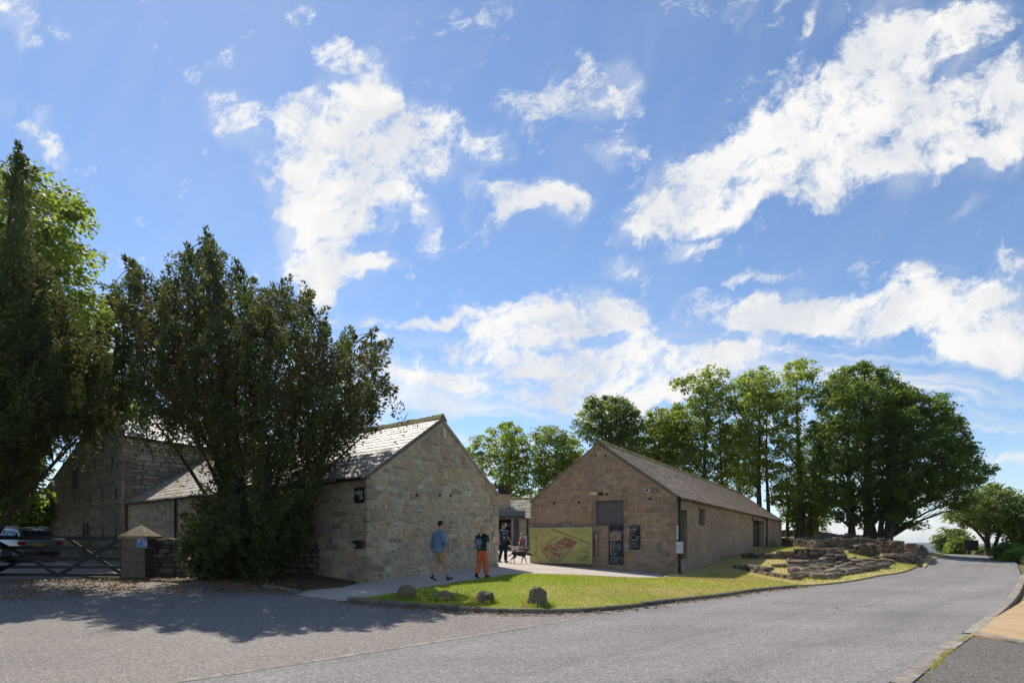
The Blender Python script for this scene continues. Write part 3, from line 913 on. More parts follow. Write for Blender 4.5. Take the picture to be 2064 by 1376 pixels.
# ------------------------------------------------------------------ masonry
class Frame:
    """a vertical wall plane: u runs along it, z is height, d is proud of it"""

    def __init__(s, o, d, n):
        s.o, s.d, s.n = Vector(o[:2]), Vector(d).normalized(), Vector(n).normalized()

    def pt(s, u, z, d=0.0):
        p = s.o + s.d * u + s.n * d
        return Vector((p.x, p.y, z))

    def hit(s, px, py=HY):
        k = (px - CX) / F
        # o + d*u = (k*Y, Y)
        u = (k * s.o.y - s.o.x) / (s.d.x - k * s.d.y)
        Y = s.o.y + s.d.y * u
        return u, CZ + (HY - py) / F * Y

    def mat(s):
        return Matrix(((s.d.x, 0, s.n.x), (s.d.y, 0, s.n.y), (0, 1, 0)))


def clip(poly, a, b, c):
    """keep the side a*u + b*v <= c of a polygon"""
    o = []
    n = len(poly)
    for i in range(n):
        p, q = poly[i], poly[(i + 1) % n]
        fp, fq = a * p[0] + b * p[1] - c, a * q[0] + b * q[1] - c
        if fp <= 0:
            o.append(p)
        if (fp < 0 < fq) or (fq < 0 < fp):
            t = fp / (fp - fq)
            o.append((p[0] + (q[0] - p[0]) * t, p[1] + (q[1] - p[1]) * t))
    return o


def clip_convex(poly, outline):
    n = len(outline)
    for i in range(n):
        (x0, y0), (x1, y1) = outline[i], outline[(i + 1) % n]
        a, b = y1 - y0, x0 - x1          # outline runs anticlockwise: inside is on the left
        poly = clip(poly, a, b, a * x0 + b * y0)
        if len(poly) < 3:
            return []
    return poly


def parea(p):
    return 0.5 * sum(p[i][0] * p[(i + 1) % len(p)][1] - p[(i + 1) % len(p)][0] * p[i][1] for i in range(len(p)))


def inset(poly, g):
    n = len(poly)
    o = []
    for i in range(n):
        p0, p, p1 = Vector(poly[i - 1]), Vector(poly[i]), Vector(poly[(i + 1) % n])
        a, b = p - p0, p1 - p
        if a.length < 1e-6 or b.length < 1e-6:
            continue
        a.normalize()
        b.normalize()
        na, nb = Vector((-a.y, a.x)), Vector((-b.y, b.x))
        m = na + nb
        if m.length < 1e-3:
            continue
        m.normalize()
        c = max(0.4, m.dot(na))
        q = p + m * (g / c)
        o.append((q.x, q.y))
    return o


def wall_pieces(frame, outline, openings, thick, mb):
    """a solid wall of the given outline with rectangular openings (u0,u1,z0,z1)"""
    us = [p[0] for p in outline]
    zs = [p[1] for p in outline]
    cuts = sorted({min(us) - 1, max(us) + 1} | {o[0] for o in openings} | {o[1] for o in openings})
    for u0, u1 in zip(cuts, cuts[1:]):
        uc = (u0 + u1) / 2
        ops = sorted([o for o in openings if o[0] <= uc <= o[1]], key=lambda o: o[2])
        z = min(zs) - 1
        spans = []
        for o in ops:
            spans.append((z, o[2]))
            z = o[3]
        spans.append((z, max(zs) + 1))
        for z0, z1 in spans:
            if z1 - z0 < 1e-4:
                continue
            poly = clip_convex([(u0, z0), (u1, z0), (u1, z1), (u0, z1)], outline)
            if len(poly) < 3 or parea(poly) < 1e-4:
                continue
            n = len(poly)
            vs = [frame.pt(u, v, 0) for u, v in poly] + [frame.pt(u, v, -thick) for u, v in poly]
            fs = [tuple(range(n)), tuple(range(2 * n - 1, n - 1, -1))] + [(i, n + i, n + (i + 1) % n, (i + 1) % n) for i in range(n)]
            mb.add(vs, fs)


def rubble(outline, openings, hr, wr, seed, wob=0.25, split=0.12, keep=None):
    """stones of a rubble wall: wandering courses of uneven height, cut to outline and openings"""
    r = random.Random(seed)
    us = [p[0] for p in outline]
    zs = [p[1] for p in outline]
    u0, u1, z0, z1 = min(us), max(us), min(zs), max(zs)
    rows = [z0 - 0.05]
    while rows[-1] < z1:
        rows.append(rows[-1] + r.uniform(*hr))
    ph = [(r.uniform(0, 6.28), r.uniform(0, 6.28)) for _ in rows]
    am = [wob * (hr[0] + hr[1]) / 4 for _ in rows]

    def line(i, u):
        return rows[i] + am[i] * (math.sin(u * 1.7 + ph[i][0]) + 0.6 * math.sin(u * 4.3 + ph[i][1]))
    out = []
    for i in range(len(rows) - 1):
        u = u0 - r.uniform(0, wr[1])
        tilt = 0.0
        while u < u1:
            h = rows[i + 1] - rows[i]
            w = min(max(r.uniform(*wr) * (0.6 + h / sum(hr)), h * 0.7), h * 4.2)
            t2 = r.uniform(-.03, .03)
            p = [(u + tilt, line(i, u)), (u + w + t2, line(i, u + w)), (u + w - t2, line(i + 1, u + w)), (u - tilt, line(i + 1, u))]
            q = [p]
            if r.random() < split and h > 0.13:
                f = r.uniform(.35, .65)
                ml = (p[0][0] * (1 - f) + p[3][0] * f, p[0][1] * (1 - f) + p[3][1] * f)
                mr_ = (p[1][0] * (1 - f) + p[2][0] * f, p[1][1] * (1 - f) + p[2][1] * f)
                q = [[p[0], p[1], mr_, ml], [ml, mr_, p[2], p[3]]]
            for s in q:
                s = clip_convex(s, outline)
                if len(s) < 3:
                    continue
                for o in openings:
                    cu = sum(a[0] for a in s) / len(s)
                    cz = sum(a[1] for a in s) / len(s)
                    if o[0] < cu < o[1] and o[2] < cz < o[3]:
                        s = []
                        break
                    a0, a1 = min(a[0] for a in s), max(a[0] for a in s)
                    b0, b1 = min(a[1] for a in s), max(a[1] for a in s)
                    if a1 > o[0] and a0 < o[1] and b1 > o[2] and b0 < o[3]:
                        cand = [clip(s, 1, 0, o[0]), clip(s, -1, 0, -o[1]), clip(s, 0, 1, o[2]), clip(s, 0, -1, -o[3])]
                        cand = [c for c in cand if len(c) > 2]
                        s = max(cand, key=parea) if cand else []
                    if len(s) < 3:
                        break
                if len(s) >= 3 and parea(s) > 0.0025:
                    out.append(s)
            u += w
            tilt = t2
    return out


def stone_geo(frame, poly, gap, proud, r):
    """one stone: rounded outline, domed face, its root sunk in the mortar"""
    p = inset(poly, gap * r.uniform(.6, 1.5))
    if len(p) < 3 or parea(p) < 0.0006:
        return None
    q = []
    n = len(p)
    for i in range(n):
        a, b, c = Vector(p[i - 1]), Vector(p[i]), Vector(p[(i + 1) % n])
        k = r.uniform(.08, .26)
        la, lc = (a - b).length, (c - b).length
        m = min(0.06, 0.45 * min(la, lc)) * k / .2
        for d, l in (((a - b), la), ((c - b), lc)):
            if l > 1e-5:
                e = b + d / l * min(m, .45 * l)
                q.append((e.x + r.uniform(-.004, .004), e.y + r.uniform(-.004, .004)))
    n = len(q)
    if n < 3:
        return None
    cu = sum(a[0] for a in q) / n
    cz = sum(a[1] for a in q) / n
    pr = proud * r.uniform(.3, 1.5)
    ta, tb = r.uniform(-.05, .05), r.uniform(-.05, .05)
    vs = [frame.pt(a, b, -.02) for a, b in q]
    vs += [frame.pt(cu + (a - cu) * .97, cz + (b - cz) * .95, pr * .55) for a, b in q]
    vs += [frame.pt(cu + (a - cu) * .84, cz + (b - cz) * .78, pr + ta * (a - cu) + tb * (b - cz)) for a, b in q]
    fs = []
    for k in (0, n):
        for i in range(n):
            fs.append((k + i, k + (i + 1) % n, k + n + (i + 1) % n, k + n + i))
    fs.append(tuple(2 * n + i for i in range(n)))
    return vs, fs


def lay_stones(frame, stones, root, mat, single, seed, gap=0.012, proud=0.02, part='stone', rest='stone_facing', key=None):
    """the largest stones as pieces of their own, the others joined"""
    r = random.Random(seed)
    order = sorted(stones, key=key or (lambda s: -parea(s)))
    rest_mb = MB()
    for i, s in enumerate(order):
        g = stone_geo(frame, s, gap, proud, r)
        if not g:
            continue
        if i < single:
            MB().add(*g).build(part, mat, root, world=True)
        else:
            rest_mb.add(*g)
    if rest_mb.f:
        o = rest_mb.build(rest, mat, root, world=True)
        o['kind'] = 'stuff'


def quoins(frame, side_frame, u_at, z0, z1, root, mat, seed, flip=1, hr=(.26, .42)):
    """dressed corner blocks, long and short by turns, wrapping the corner"""
    r = random.Random(seed)
    z = z0
    k = 0
    while z < z1 - .05:
        h = min(r.uniform(*hr), z1 - z)
        la, lb = (r.uniform(.42, .62), r.uniform(.2, .3)) if k % 2 == 0 else (r.uniform(.2, .3), r.uniform(.42, .62))
        mb = MB()
        c = frame.pt(u_at, 0, 0)
        du = Vector((*(frame.d * flip), 0))
        sv = Vector((*side_frame, 0)).normalized()
        n1 = Vector((*frame.n, 0))
        n2 = Vector((sv.y, -sv.x, 0))
        if n2.dot(du) > 0:
            n2 = -n2
        pr = .036
        base = Vector((c.x, c.y, 0))
        cor = base + n1 * pr + n2 * pr
        pts = [cor, cor + du * la, cor + du * la - n1 * .12, base + du * .1 + sv * .1, cor + sv * lb - n2 * .12, cor + sv * lb]
        g = .011
        vs = [p + Vector((0, 0, z + g)) for p in pts] + [p + Vector((0, 0, z + h - g)) for p in pts]
        n = 6
        fs = [tuple(range(n)), tuple(range(2 * n - 1, n - 1, -1))] + [(i, n + i, n + (i + 1) % n, (i + 1) % n) for i in range(n)]
        mb.add(vs, fs)
        mb.build('quoin', mat, root, world=True)
        z += h
        k += 1


def roof_slope(root, e0, e1, r0, r1, mat, rows, wr, seed, single, part='slate', over=0.0, near_first=True, thick=.015, plainback=False):
    """slates laid in courses from eaves (e0-e1) to ridge (r0-r1)"""
    e0, e1, r0, r1 = (Vector(p) for p in (e0, e1, r0, r1))
    nrm = (e1 - e0).cross(r0 - e0).normalized()
    if nrm.z < 0:
        nrm = -nrm
    mb = MB()
    vs = [p - nrm * .03 for p in (e0, e1, r1, r0)] + [p - nrm * .10 for p in (e0, e1, r1, r0)]
    mb.add(vs, [(0, 1, 2, 3), (7, 6, 5, 4), (0, 4, 5, 1), (1, 5, 6, 2), (2, 6, 7, 3), (3, 7, 4, 0)])
    deck = mb.build('roof', MT['underslate'] if not plainback else mat, root, world=True)
    if plainback:
        return deck
    r = random.Random(seed)
    Lr = (e1 - e0).length
    items = []
    f = 0.0
    hs = [1.25 - .5 * i / rows for i in range(rows)]
    tot = sum(hs)
    t = 0
    for i in range(rows):
        t1 = t + hs[i] / tot
        x = -r.uniform(0, wr[1])
        while x < Lr:
            w = r.uniform(*wr)
            a, b = max(0, x + .004), min(Lr, x + w - .004)
            if b - a > .05:
                items.append((t, t1, a / Lr, b / Lr, i))
            x += w
        t = t1
    def at(t, s, d):
        return e0.lerp(e1, s).lerp(r0.lerp(r1, s), t) + nrm * d
    geo = []
    for (ta, tb, a, b, i) in items:
        lo = -.012 if i else -.03
        j = r.uniform(-.008, .008)
        k1, k2 = r.uniform(-.004, .006), r.uniform(-.004, .006)
        ta2 = ta + j + lo * (0.3 if i else 1.0)
        tb2 = min(1.0, tb + .05)
        top = [at(ta2, a, thick + .012 + k1), at(ta2 + r.uniform(-.003, .003), b, thick + .012 + k2), at(tb2, b, .004), at(tb2, a, .004)]
        bot = [at(ta2, a, -.004 + k1), at(ta2, b, -.004 + k2), at(tb2, b, -.02), at(tb2, a, -.02)]
        geo.append((top + bot, [(0, 1, 2, 3), (7, 6, 5, 4), (0, 4, 5, 1), (1, 5, 6, 2), (2, 6, 7, 3), (3, 7, 4, 0)], a))
    geo.sort(key=lambda g: g[2])
    rest = MB()
    for n, (vs, fs, _) in enumerate(geo):
        if n < single:
            MB().add(vs, fs).build(part, mat, root, world=True)
        else:
            rest.add(vs, fs)
    if rest.f:
        rest.build('slate_courses', mat, root, world=True)['kind'] = 'stuff'
    return deck


def ridge_tiles(root, a, b, wdir, pitch, mat, step, seed, wid=.2, name='ridge_tile'):
    """mossy ridge stones, an angled cap each"""
    r = random.Random(seed)
    a, b = Vector(a), Vector(b)
    L = (b - a).length
    d = (b - a).normalized()
    wv = Vector(wdir).normalized()
    x = 0
    while x < L - .05:
        w = min(r.uniform(*step), L - x)
        vs, n = [], 0
        for k in range(4):
            s = x + .004 + (w - .008) * k / 3
            p = a + d * s
            jz = r.uniform(-.012, .014)
            for off, dz in ((-wid, -.02), (-wid, .035), (-wid * .4, .075 + wid * .6 * pitch), (0, .10 + wid * pitch), (wid * .4, .075 + wid * .6 * pitch), (wid, .035), (wid, -.02)):
                vs.append(p + wv * off + Vector((0, 0, dz - wid * pitch + jz + r.uniform(-.008, .008))))
        fs = []
        for k in range(3):
            for i in range(6):
                fs.append((k * 7 + i, k * 7 + i + 1, (k + 1) * 7 + i + 1, (k + 1) * 7 + i))
            fs.append((k * 7 + 6, k * 7, (k + 1) * 7, (k + 1) * 7 + 6))
        fs += [tuple(range(6, -1, -1)), tuple(21 + i for i in range(7))]
        MB().add(vs, fs).build(name, mat, root, world=True)
        x += w


def rect_prism(frame, u0, u1, z0, z1, d0, d1):
    vs = [frame.pt(u, z, d) for d in (d0, d1) for u, z in ((u0, z0), (u1, z0), (u1, z1), (u0, z1))]
    return vs, [(3, 2, 1, 0), (4, 5, 6, 7), (0, 1, 5, 4), (1, 2, 6, 5), (2, 3, 7, 6), (3, 0, 4, 7)]


# ------------------------------------------------------------------ left range (long low farm building)
UV_, VV_ = Vector((.59, 1)), Vector((-1.293, 1))
RG = Frame(A2, UV_, (1, -.59))                 # gable towards the path
RF = Frame(A2, VV_, (-1, -1.293))              # long front towards the forecourt
GW = (B2 - A2).length
RZ_E, RZ_R = 3.42, 5.56
PU = GW * .5
rng_len = 16.7


def build_range():
    root = thing('stone_range', 'long low stone farm range, gable to the path, pale slate roof behind the yew', 'building', (A2.x, A2.y, .45))
    zb = 0.1
    gable = [(.12, zb), (GW, zb), (GW, RZ_E), (PU, RZ_R), (.12, RZ_E)]
    mb = MB()
    wall_pieces(RG, gable, [], .5, mb)
    # the front wall and the two walls behind
    wall_pieces(RF, [(.12, zb), (rng_len, zb), (rng_len, RZ_E), (.12, RZ_E)], [], .5, mb)
    RB = Frame(B2, VV_, (1, 1.293))
    wall_pieces(RB, [(0.0, zb), (rng_len, zb), (rng_len, RZ_E), (0, RZ_E)], [], .5, mb)
    mb.build('wall', MT['mortar'], root, world=True)
    ins = [(.22, zb), (GW - .2, zb), (GW - .2, RZ_E), (PU, RZ_R - .16), (.22, RZ_E)]
    st = rubble(ins, [], (.11, .20), (.18, .50), 5, wob=.35, split=.15)
    lay_stones(RG, st, root, MT['stone_range'], 300, 6, gap=.011, proud=.014)
    ff = [(.25, zb), (rng_len, zb), (rng_len, RZ_E - .05), (.25, RZ_E - .05)]
    st = rubble(ff, [], (.14, .25), (.25, .65), 8, wob=.3)
    lay_stones(RF, st, root, MT['stone_range'], 0, 9, gap=.012, proud=.014, rest='front_facing')
    quoins(RG, RF.d, 0, zb + .2, RZ_E - .05, root, MT['quoin'], 3)
    quoins(RG, RF.d, GW, zb + .2, RZ_E - .05, root, MT['quoin'], 4, flip=-1)
    # roof
    rise = (RZ_R - RZ_E) / PU
    ov = .14
    gd, fd = Vector((*RG.d, 0)), Vector((*RF.d, 0))
    A3, B3 = Vector((A2.x, A2.y, RZ_E)), Vector((B2.x, B2.y, RZ_E))
    R3 = Vector((*(A2 + RG.d * PU), RZ_R))
    out = -fd * .07
    e0 = A3 - gd * ov - Vector((0, 0, ov * rise)) + out + Vector((0, 0, .09))
    r0 = R3 + out + Vector((0, 0, .09))
    e1, r1 = e0 + fd * (rng_len + .07), r0 + fd * (rng_len + .07)
    roof_slope(root, e0, e1, r0, r1, MT['slate'], 15, (.28, .56), 31, 300)
    f0 = B3 + gd * ov - Vector((0, 0, ov * rise)) + out + Vector((0, 0, .09))
    roof_slope(root, f0, f0 + fd * (rng_len + .07), r0, r1, MT['slate'], 15, (.28, .56), 32, 0, plainback=True)
    ridge_tiles(root, r0 + Vector((0, 0, .02)), r1 + Vector((0, 0, .02)), gd, rise, MT['moss'], (.42, .6), 33)
    # verge pointing under the slates
    vb = MB()
    for s, u0, u1 in ((1, 0, PU), (-1, GW, PU)):
        p, q = RG.pt(u0, RZ_E + .0, .02), RG.pt(u1, RZ_R + .0, .02)
        vb.bar(p, q, .05, .1)
    vb.build('verge', MT['mortar'], root, world=True)
    # gutter along the front eaves
    g0 = e0 + Vector((*RF.n, 0)) * .05 - Vector((0, 0, .05))
    MB().tube([g0 + fd * .05, g0 + fd * rng_len], .055, 8).build('gutter', MT['iron'], root, world=True)
    u, z = RF.hit(357, 1000)
    MB().tube([RF.pt(u, z - .05, .07), RF.pt(u, .5, .07)], .045, 8).build('downpipe', MT['iron'], root, world=True)
    # pale plate high in the gable
    u, z = RG.hit(893, 873)
    mb = MB()
    mb.add(*rect_prism(RG, u - .085, u + .085, z - .16, z + .15, -.02, .07))
    mb.build('vent_plate', plain('pale vent', (.50, .46, .33), .7), root, world=True)
    # putlog holes
    for px, py in ((885, 997), (907, 998), (840, 997)):
        u, z = RG.hit(px, py)
        MB().add(*rect_prism(RG, u - .05, u + .05, z - .05, z + .04, .0, .034)).build('putlog_stone', plain('iron stained stone', (.10, .045, .03), .95), root, world=True)


build_range()


# ------------------------------------------------------------------ farmhouse on the far left
def build_house():
    o2 = RF.pt(10.1 * 1.6346, 0).xy + RF.n * .12
    HF = Frame(o2, VV_, (-1, -1.293))               # gable towards the forecourt, u runs left
    HW = 6.9 * 1.6346
    apex = 1.9 * 1.6346
    root = thing('farmhouse', 'tall dark stone farmhouse with chimney and lean-to roof beside the car', 'building', (o2.x, o2.y, .85))
    zb = .3
    zr, za, zk, zl = 6.38, 8.15, 6.5, 4.55
    uk = 3.65 * 1.6346
    # outline in two convex pieces: main gable and outshot
    main = [(.1, zb), (uk, zb), (uk, zk), (apex, za), (.1, zr)]
    outs = [(uk, zb), (HW, zb), (HW, zl), (uk, zk)]
    u1, z1 = HF.hit(153, 963)
    louv = (u1 - .42, u1 + .42, z1 - .62, z1 + .52)
    u2, z2 = HF.hit(173, 1067)
    win = (u2 - .42, u2 + .42, z2 - .32, z2 + .32)
    mb = MB()
    ops_m = [o for o in (louv, win) if o[1] < uk]
    ops_o = [o for o in (louv, win) if o[0] >= uk]
    for o in (louv, win):
        if o not in ops_m and o not in ops_o:
            ops_o.append((max(o[0], uk), o[1], o[2], o[3]))
            ops_m.append((o[0], uk, o[2], o[3]))
    wall_pieces(HF, main, ops_m, .5, mb)
    wall_pieces(HF, outs, ops_o, .5, mb)
    HS = Frame(o2, UV_, (1, -.59))
    hl = 9.0
    wall_pieces(HS, [(.1, zb), (hl, zb), (hl, zr), (.1, zr)], [], .5, mb)
    quoins(HF, UV_, 0, zb + .2, zr - .05, root, MT['quoin_barn'], 50)
    HL = Frame(HF.pt(HW, 0).xy, UV_, (-1, .59))
    wall_pieces(HL, [(0, zb), (hl, zb), (hl, zl), (0, zl)], [], .5, mb)
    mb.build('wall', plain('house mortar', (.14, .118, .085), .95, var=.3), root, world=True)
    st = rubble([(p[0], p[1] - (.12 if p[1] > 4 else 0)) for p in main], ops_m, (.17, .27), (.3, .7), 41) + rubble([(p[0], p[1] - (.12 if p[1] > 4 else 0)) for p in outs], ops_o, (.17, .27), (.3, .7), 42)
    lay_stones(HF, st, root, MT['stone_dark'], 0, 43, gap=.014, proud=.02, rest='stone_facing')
    st = rubble([(.1, 2.5), (hl, 2.5), (hl, zr - .1), (.1, zr - .1)], [], (.17, .27), (.3, .7), 44)
    lay_stones(HS, st, root, MT['stone_range'], 0, 45, gap=.014, proud=.02, rest='side_facing')
    # roofs
    gd, sd_ = Vector((*HF.d, 0)), Vector((*HS.d, 0))
    def at(u, z, s=0.0):
        return HF.pt(u, z, 0) + sd_ * s
    up = Vector((0, 0, .09))
    e0, e1, r0, r1 = at(-.15, zr - .15 * .57, -.06) + up, at(-.15, zr - .085, hl) + up, at(apex, za, -.06) + up, at(apex, za, hl) + up
    roof_slope(root, e0, e1, r0, r1, MT['slate_house'], 13, (.3, .6), 46, 0)
    roof_slope(root, at(uk, zk, -.06) + up, at(uk, zk, hl) + up, r0, r1, MT['slate_dark'], 13, (.3, .6), 47, 0, plainback=True)
    roof_slope(root, at(HW + .1, zl - .03, -.06) + up, at(HW + .1, zl - .03, hl) + up, at(uk, zk, -.06) + up, at(uk, zk, hl) + up, MT['slate_dark'], 13, (.3, .6), 48, 0, plainback=True)
    ridge_tiles(root, r0, r1, gd, .5, MT['moss'], (.45, .6), 49)
    g0 = e0 + Vector((*HS.n, 0)) * .05 - Vector((0, 0, .06))
    MB().tube([g0, g0 + sd_ * hl], .055, 8).build('gutter', MT['iron'], root, world=True)
    # chimney
    uc0, _ = HF.hit(194)
    uc1, _ = HF.hit(168)
    mb = MB()
    mb.add(*rect_prism(HF, uc0, uc1, 6.0, 8.75, -.72, .04))
    mb.add(*rect_prism(HF, uc0 - .06, uc1 + .06, 8.75, 8.9, -.78, .10))
    ch = mb.build('chimney', MT['stone_dark'], root, world=True)
    # louvred window, pair of small windows, wall slits, string course
    lv = MB()
    n = 9
    for i in range(n):
        z = louv[2] + (i + .5) * (louv[3] - louv[2]) / n
        a, b = HF.pt(louv[0], z, -.08), HF.pt(louv[1], z, -.08)
        MB().bar(a, b, .02, .11, up=(HF.n.x, HF.n.y, 1)).build('louvre_slat', MT['louvre'], root, world=True)
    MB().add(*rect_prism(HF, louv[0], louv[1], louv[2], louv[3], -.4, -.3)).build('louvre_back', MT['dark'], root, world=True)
    w = MB().add(*rect_prism(HF, win[0], win[1], win[2], win[3], -.2, -.17)).build('window', MT['glass'], root, world=True)
    MB().add(*rect_prism(HF, u2 - .06, u2 + .06, win[2], win[3], -.17, .01)).build('mullion', MT['stone_dark'], root, world=True)
    for px, ya, yb in ((183, 990, 1022), (207, 982, 1012), (235, 980, 1008), (192, 923, 950), (227, 912, 942), (208, 888, 912), (182, 1060, 1095), (208, 1060, 1092), (235, 1060, 1090)):
        u, za_ = HF.hit(px, ya)
        _, zb_ = HF.hit(px, yb)
        MB().add(*rect_prism(HF, u - .035, u + .035, zb_, za_, .0, .034)).build('wall_tie', MT['dark'], root, world=True)
    ua, zs1 = HF.hit(255, 1008)
    MB().add(*rect_prism(HF, .05, uk + 1.2, zs1 - .04, zs1 + .05, .0, .05)).build('string_course', MT['stone_dark'], root, world=True)
    u, z = HF.hit(237, 888)
    MB().box(HF.pt(u, z, .07), (.28, .2, .2)).build('wall_lamp', MT['iron'], root, world=True)
    # wires to the left
    for px, py, yl, lab in ((186, 868, 856, 'thin overhead wire reaching the farmhouse near its chimney'), (150, 915, 985, 'thin overhead wire sagging to the lean-to of the farmhouse')):
        u, z = HF.hit(px, py)
        a = HF.pt(u, z, .04)
        b = P(-120, yl, 27)
        m = a.lerp(b, .5) - Vector((0, 0, .35))
        q = [a.lerp(m, t).lerp(m.lerp(b, t), t) for t in (0, .2, .4, .6, .8, 1)]
        tag(MB().tube(q, .010, 4).build('overhead_wire', MT['metal']), lab, 'wire')
    return HF


HF = build_house()

# ------------------------------------------------------------------ barn on the right
BG = Frame(D2, C2 - D2, (-1, -2.11))               # gable with the boards
BL = Frame(C2, (.62, 1), (1, -.62))                # long side
BW = (C2 - D2).length
BZ_E, BZ_R = 3.56, 5.94
BLEN = (E2 - C2).length


def build_barn():
    root = thing('stone_barn', 'brown stone barn with boarded hatch, signs on its gable and a long mossy slate roof', 'barn', (C2.x, C2.y, .3))
    zb = 0.0
    pu = BG.hit(1206)[0]
    gable = [(.12, zb), (BW, zb), (BW, BZ_E), (pu, BZ_R), (.12, BZ_E)]
    ua, za = BG.hit(1201, 1009)
    ub, zb2 = BG.hit(1257, 1058.5)
    hatch = (ua, ub, zb2, za)
    mb = MB()
    wall_pieces(BG, gable, [hatch], .5, mb)
    u0, z0 = BL.hit(1369, 1028)
    u1, z1 = BL.hit(1385, 1127)
    lv1 = (u0 + .05, u1, .95, 3.02)
    u0, _ = BL.hit(1408.5)
    u1, _ = BL.hit(1421)
    z0, z1 = BL.hit(1415, 1058)[1], BL.hit(1415, 1026)[1]
    lv2 = (u0, u1, z0, z1)
    u0, _ = BL.hit(1517.5)
    u1, _ = BL.hit(1540)
    z0, z1 = BL.hit(1527, 1101)[1], BL.hit(1527, 1049)[1]
    wn = (u0, u1, z0, z1)
    long = [(0, zb), (BLEN, zb), (BLEN, BZ_E), (0, BZ_E)]
    wall_pieces(BL, long, [lv1, lv2, wn], .5, mb)
    BK = Frame(D2, (.62, 1), (-1, .62))
    wall_pieces(BK, [(.15, zb), (BLEN, zb), (BLEN, BZ_E), (.15, BZ_E)], [], .5, mb)
    BE = Frame(BK.pt(BLEN, 0).xy, C2 - D2, (1, 2.11))
    wall_pieces(BE, gable, [], .5, mb)
    mb.build('wall', MT['mortar_barn'], root, world=True)
    # facing stones
    lint = (ua - .16, ub + .18, za, za + .22)
    ins = [(.2, zb), (BW - .26, zb), (BW - .26, BZ_E), (pu, BZ_R - .14), (.2, BZ_E)]
    st = rubble(ins, [hatch, lint, (ua - .2, ua, zb2, za), (ub, ub + .2, zb2, za)], (.12, .21), (.2, .52), 61, wob=.25, split=.15)
    lay_stones(BG, st, root, MT['stone_barn'], 300, 62, gap=.010, proud=.011)
    MB().add(*rect_prism(BG, *lint, -.1, .03)).build('lintel', MT['quoin_barn'], root, world=True)
    for a, b in ((ua - .2, ua), (ub, ub + .2)):
        z = zb2
        while z < za - .02:
            h = min(random.uniform(.25, .4), za - z)
            MB().add(*rect_prism(BG, a + .004, b - .004, z + .004, z + h - .004, -.1, .02)).build('jamb_stone', MT['quoin_barn'], root, world=True)
            z += h
    st = rubble([(.25, zb), (BLEN, zb), (BLEN, BZ_E - .04), (.25, BZ_E - .04)], [lv1, lv2, wn], (.13, .22), (.2, .5), 63, wob=.2)
    lay_stones(BL, st, root, MT['stone_barn'], 0, 64, gap=.01, proud=.012, rest='long_facing')
    quoins(BG, BL.d, BW, .1, BZ_E - .05, root, MT['quoin_barn'], 65, flip=-1)
    quoins(BG, BL.d, 0, .3, BZ_E - .05, root, MT['quoin_barn'], 66)
    # hatch boards
    nb = 11
    for i in range(nb):
        a = ua + (ub - ua) * i / nb
        b = ua + (ub - ua) * (i + 1) / nb
        MB().add(*rect_prism(BG, a + .004, b - .004, zb2 + .04, za - .01, -.12, -.085)).build('board', MT['grey_wood'], root, world=True)
    MB().add(*rect_prism(BG, ua, ub, zb2, zb2 + .04, -.14, .01)).build('hatch_sill', MT['grey_wood'], root, world=True)
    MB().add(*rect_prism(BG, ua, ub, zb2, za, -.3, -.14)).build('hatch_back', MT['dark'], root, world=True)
    # louvred openings on the long side
    for lv, n in ((lv1, 20), (lv2, 9)):
        for i in range(n):
            z = lv[2] + (i + .5) * (lv[3] - lv[2]) / n
            MB().bar(BL.pt(lv[0], z, -.16), BL.pt(lv[1], z, -.16), .018, .11, up=(BL.n.x, BL.n.y, 1)).build('louvre_slat', MT['louvre'], root, world=True)
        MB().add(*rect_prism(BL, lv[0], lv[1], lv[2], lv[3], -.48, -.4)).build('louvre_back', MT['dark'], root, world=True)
        MB().add(*rect_prism(BL, lv[0] - .15, lv[1] + .15, lv[3], lv[3] + .22, -.3, .025)).build('lintel', MT['quoin_barn'], root, world=True)
    # window with deep reveal
    MB().add(*rect_prism(BL, wn[0], wn[1], wn[2], wn[3], -.42, -.38)).build('window', MT['glass'], root, world=True)
    fr = MB()
    for a, b, c, d in ((wn[0], wn[0] + .07, wn[2], wn[3]), (wn[1] - .07, wn[1], wn[2], wn[3]), (wn[0] + .07, wn[1] - .07, wn[3] - .07, wn[3]), (wn[0] + .07, wn[1] - .07, wn[2], wn[2] + .07)):
        fr.add(*rect_prism(BL, a, b, c, d, -.38, -.33))
    fr.build('window_frame', MT['iron'], root, world=True)
    MB().add(*rect_prism(BL, wn[0] - .1, wn[1] + .1, wn[2] - .16, wn[2], -.3, .04)).build('window_sill', MT['quoin_barn'], root, world=True)
    MB().add(*rect_prism(BL, wn[0] - .2, wn[1] + .2, wn[3], wn[3] + .24, -.3, .03)).build('lintel', MT['quoin_barn'], root, world=True)
    # roof
    rise = (BZ_R - BZ_E) / (BW - pu)
    gd, ld = Vector((*BG.d, 0)), Vector((*BL.d, 0))
    up = Vector((0, 0, .08))
    ov = .13
    C3, D3 = Vector((C2.x, C2.y, BZ_E)), Vector((D2.x, D2.y, BZ_E))
    R3 = BG.pt(pu, BZ_R)
    out = -ld * .05
    e0 = C3 + gd * ov - Vector((0, 0, ov * rise)) + out + up
    r0 = R3 + out + up
    tl = BLEN + .1
    roof_slope(root, e0, e0 + ld * tl, r0, r0 + ld * tl, MT['slate_dark'], 22, (.22, .46), 67, 300)
    f0 = D3 - gd * ov - Vector((0, 0, ov * rise)) + out + up
    roof_slope(root, f0, f0 + ld * tl, r0, r0 + ld * tl, MT['slate_dark'], 22, (.25, .5), 68, 0, plainback=True)
    ridge_tiles(root, r0 + Vector((0, 0, .02)), r0 + ld * tl + Vector((0, 0, .02)), gd, rise, MT['moss'], (.42, .6), 69)
    vb = MB()
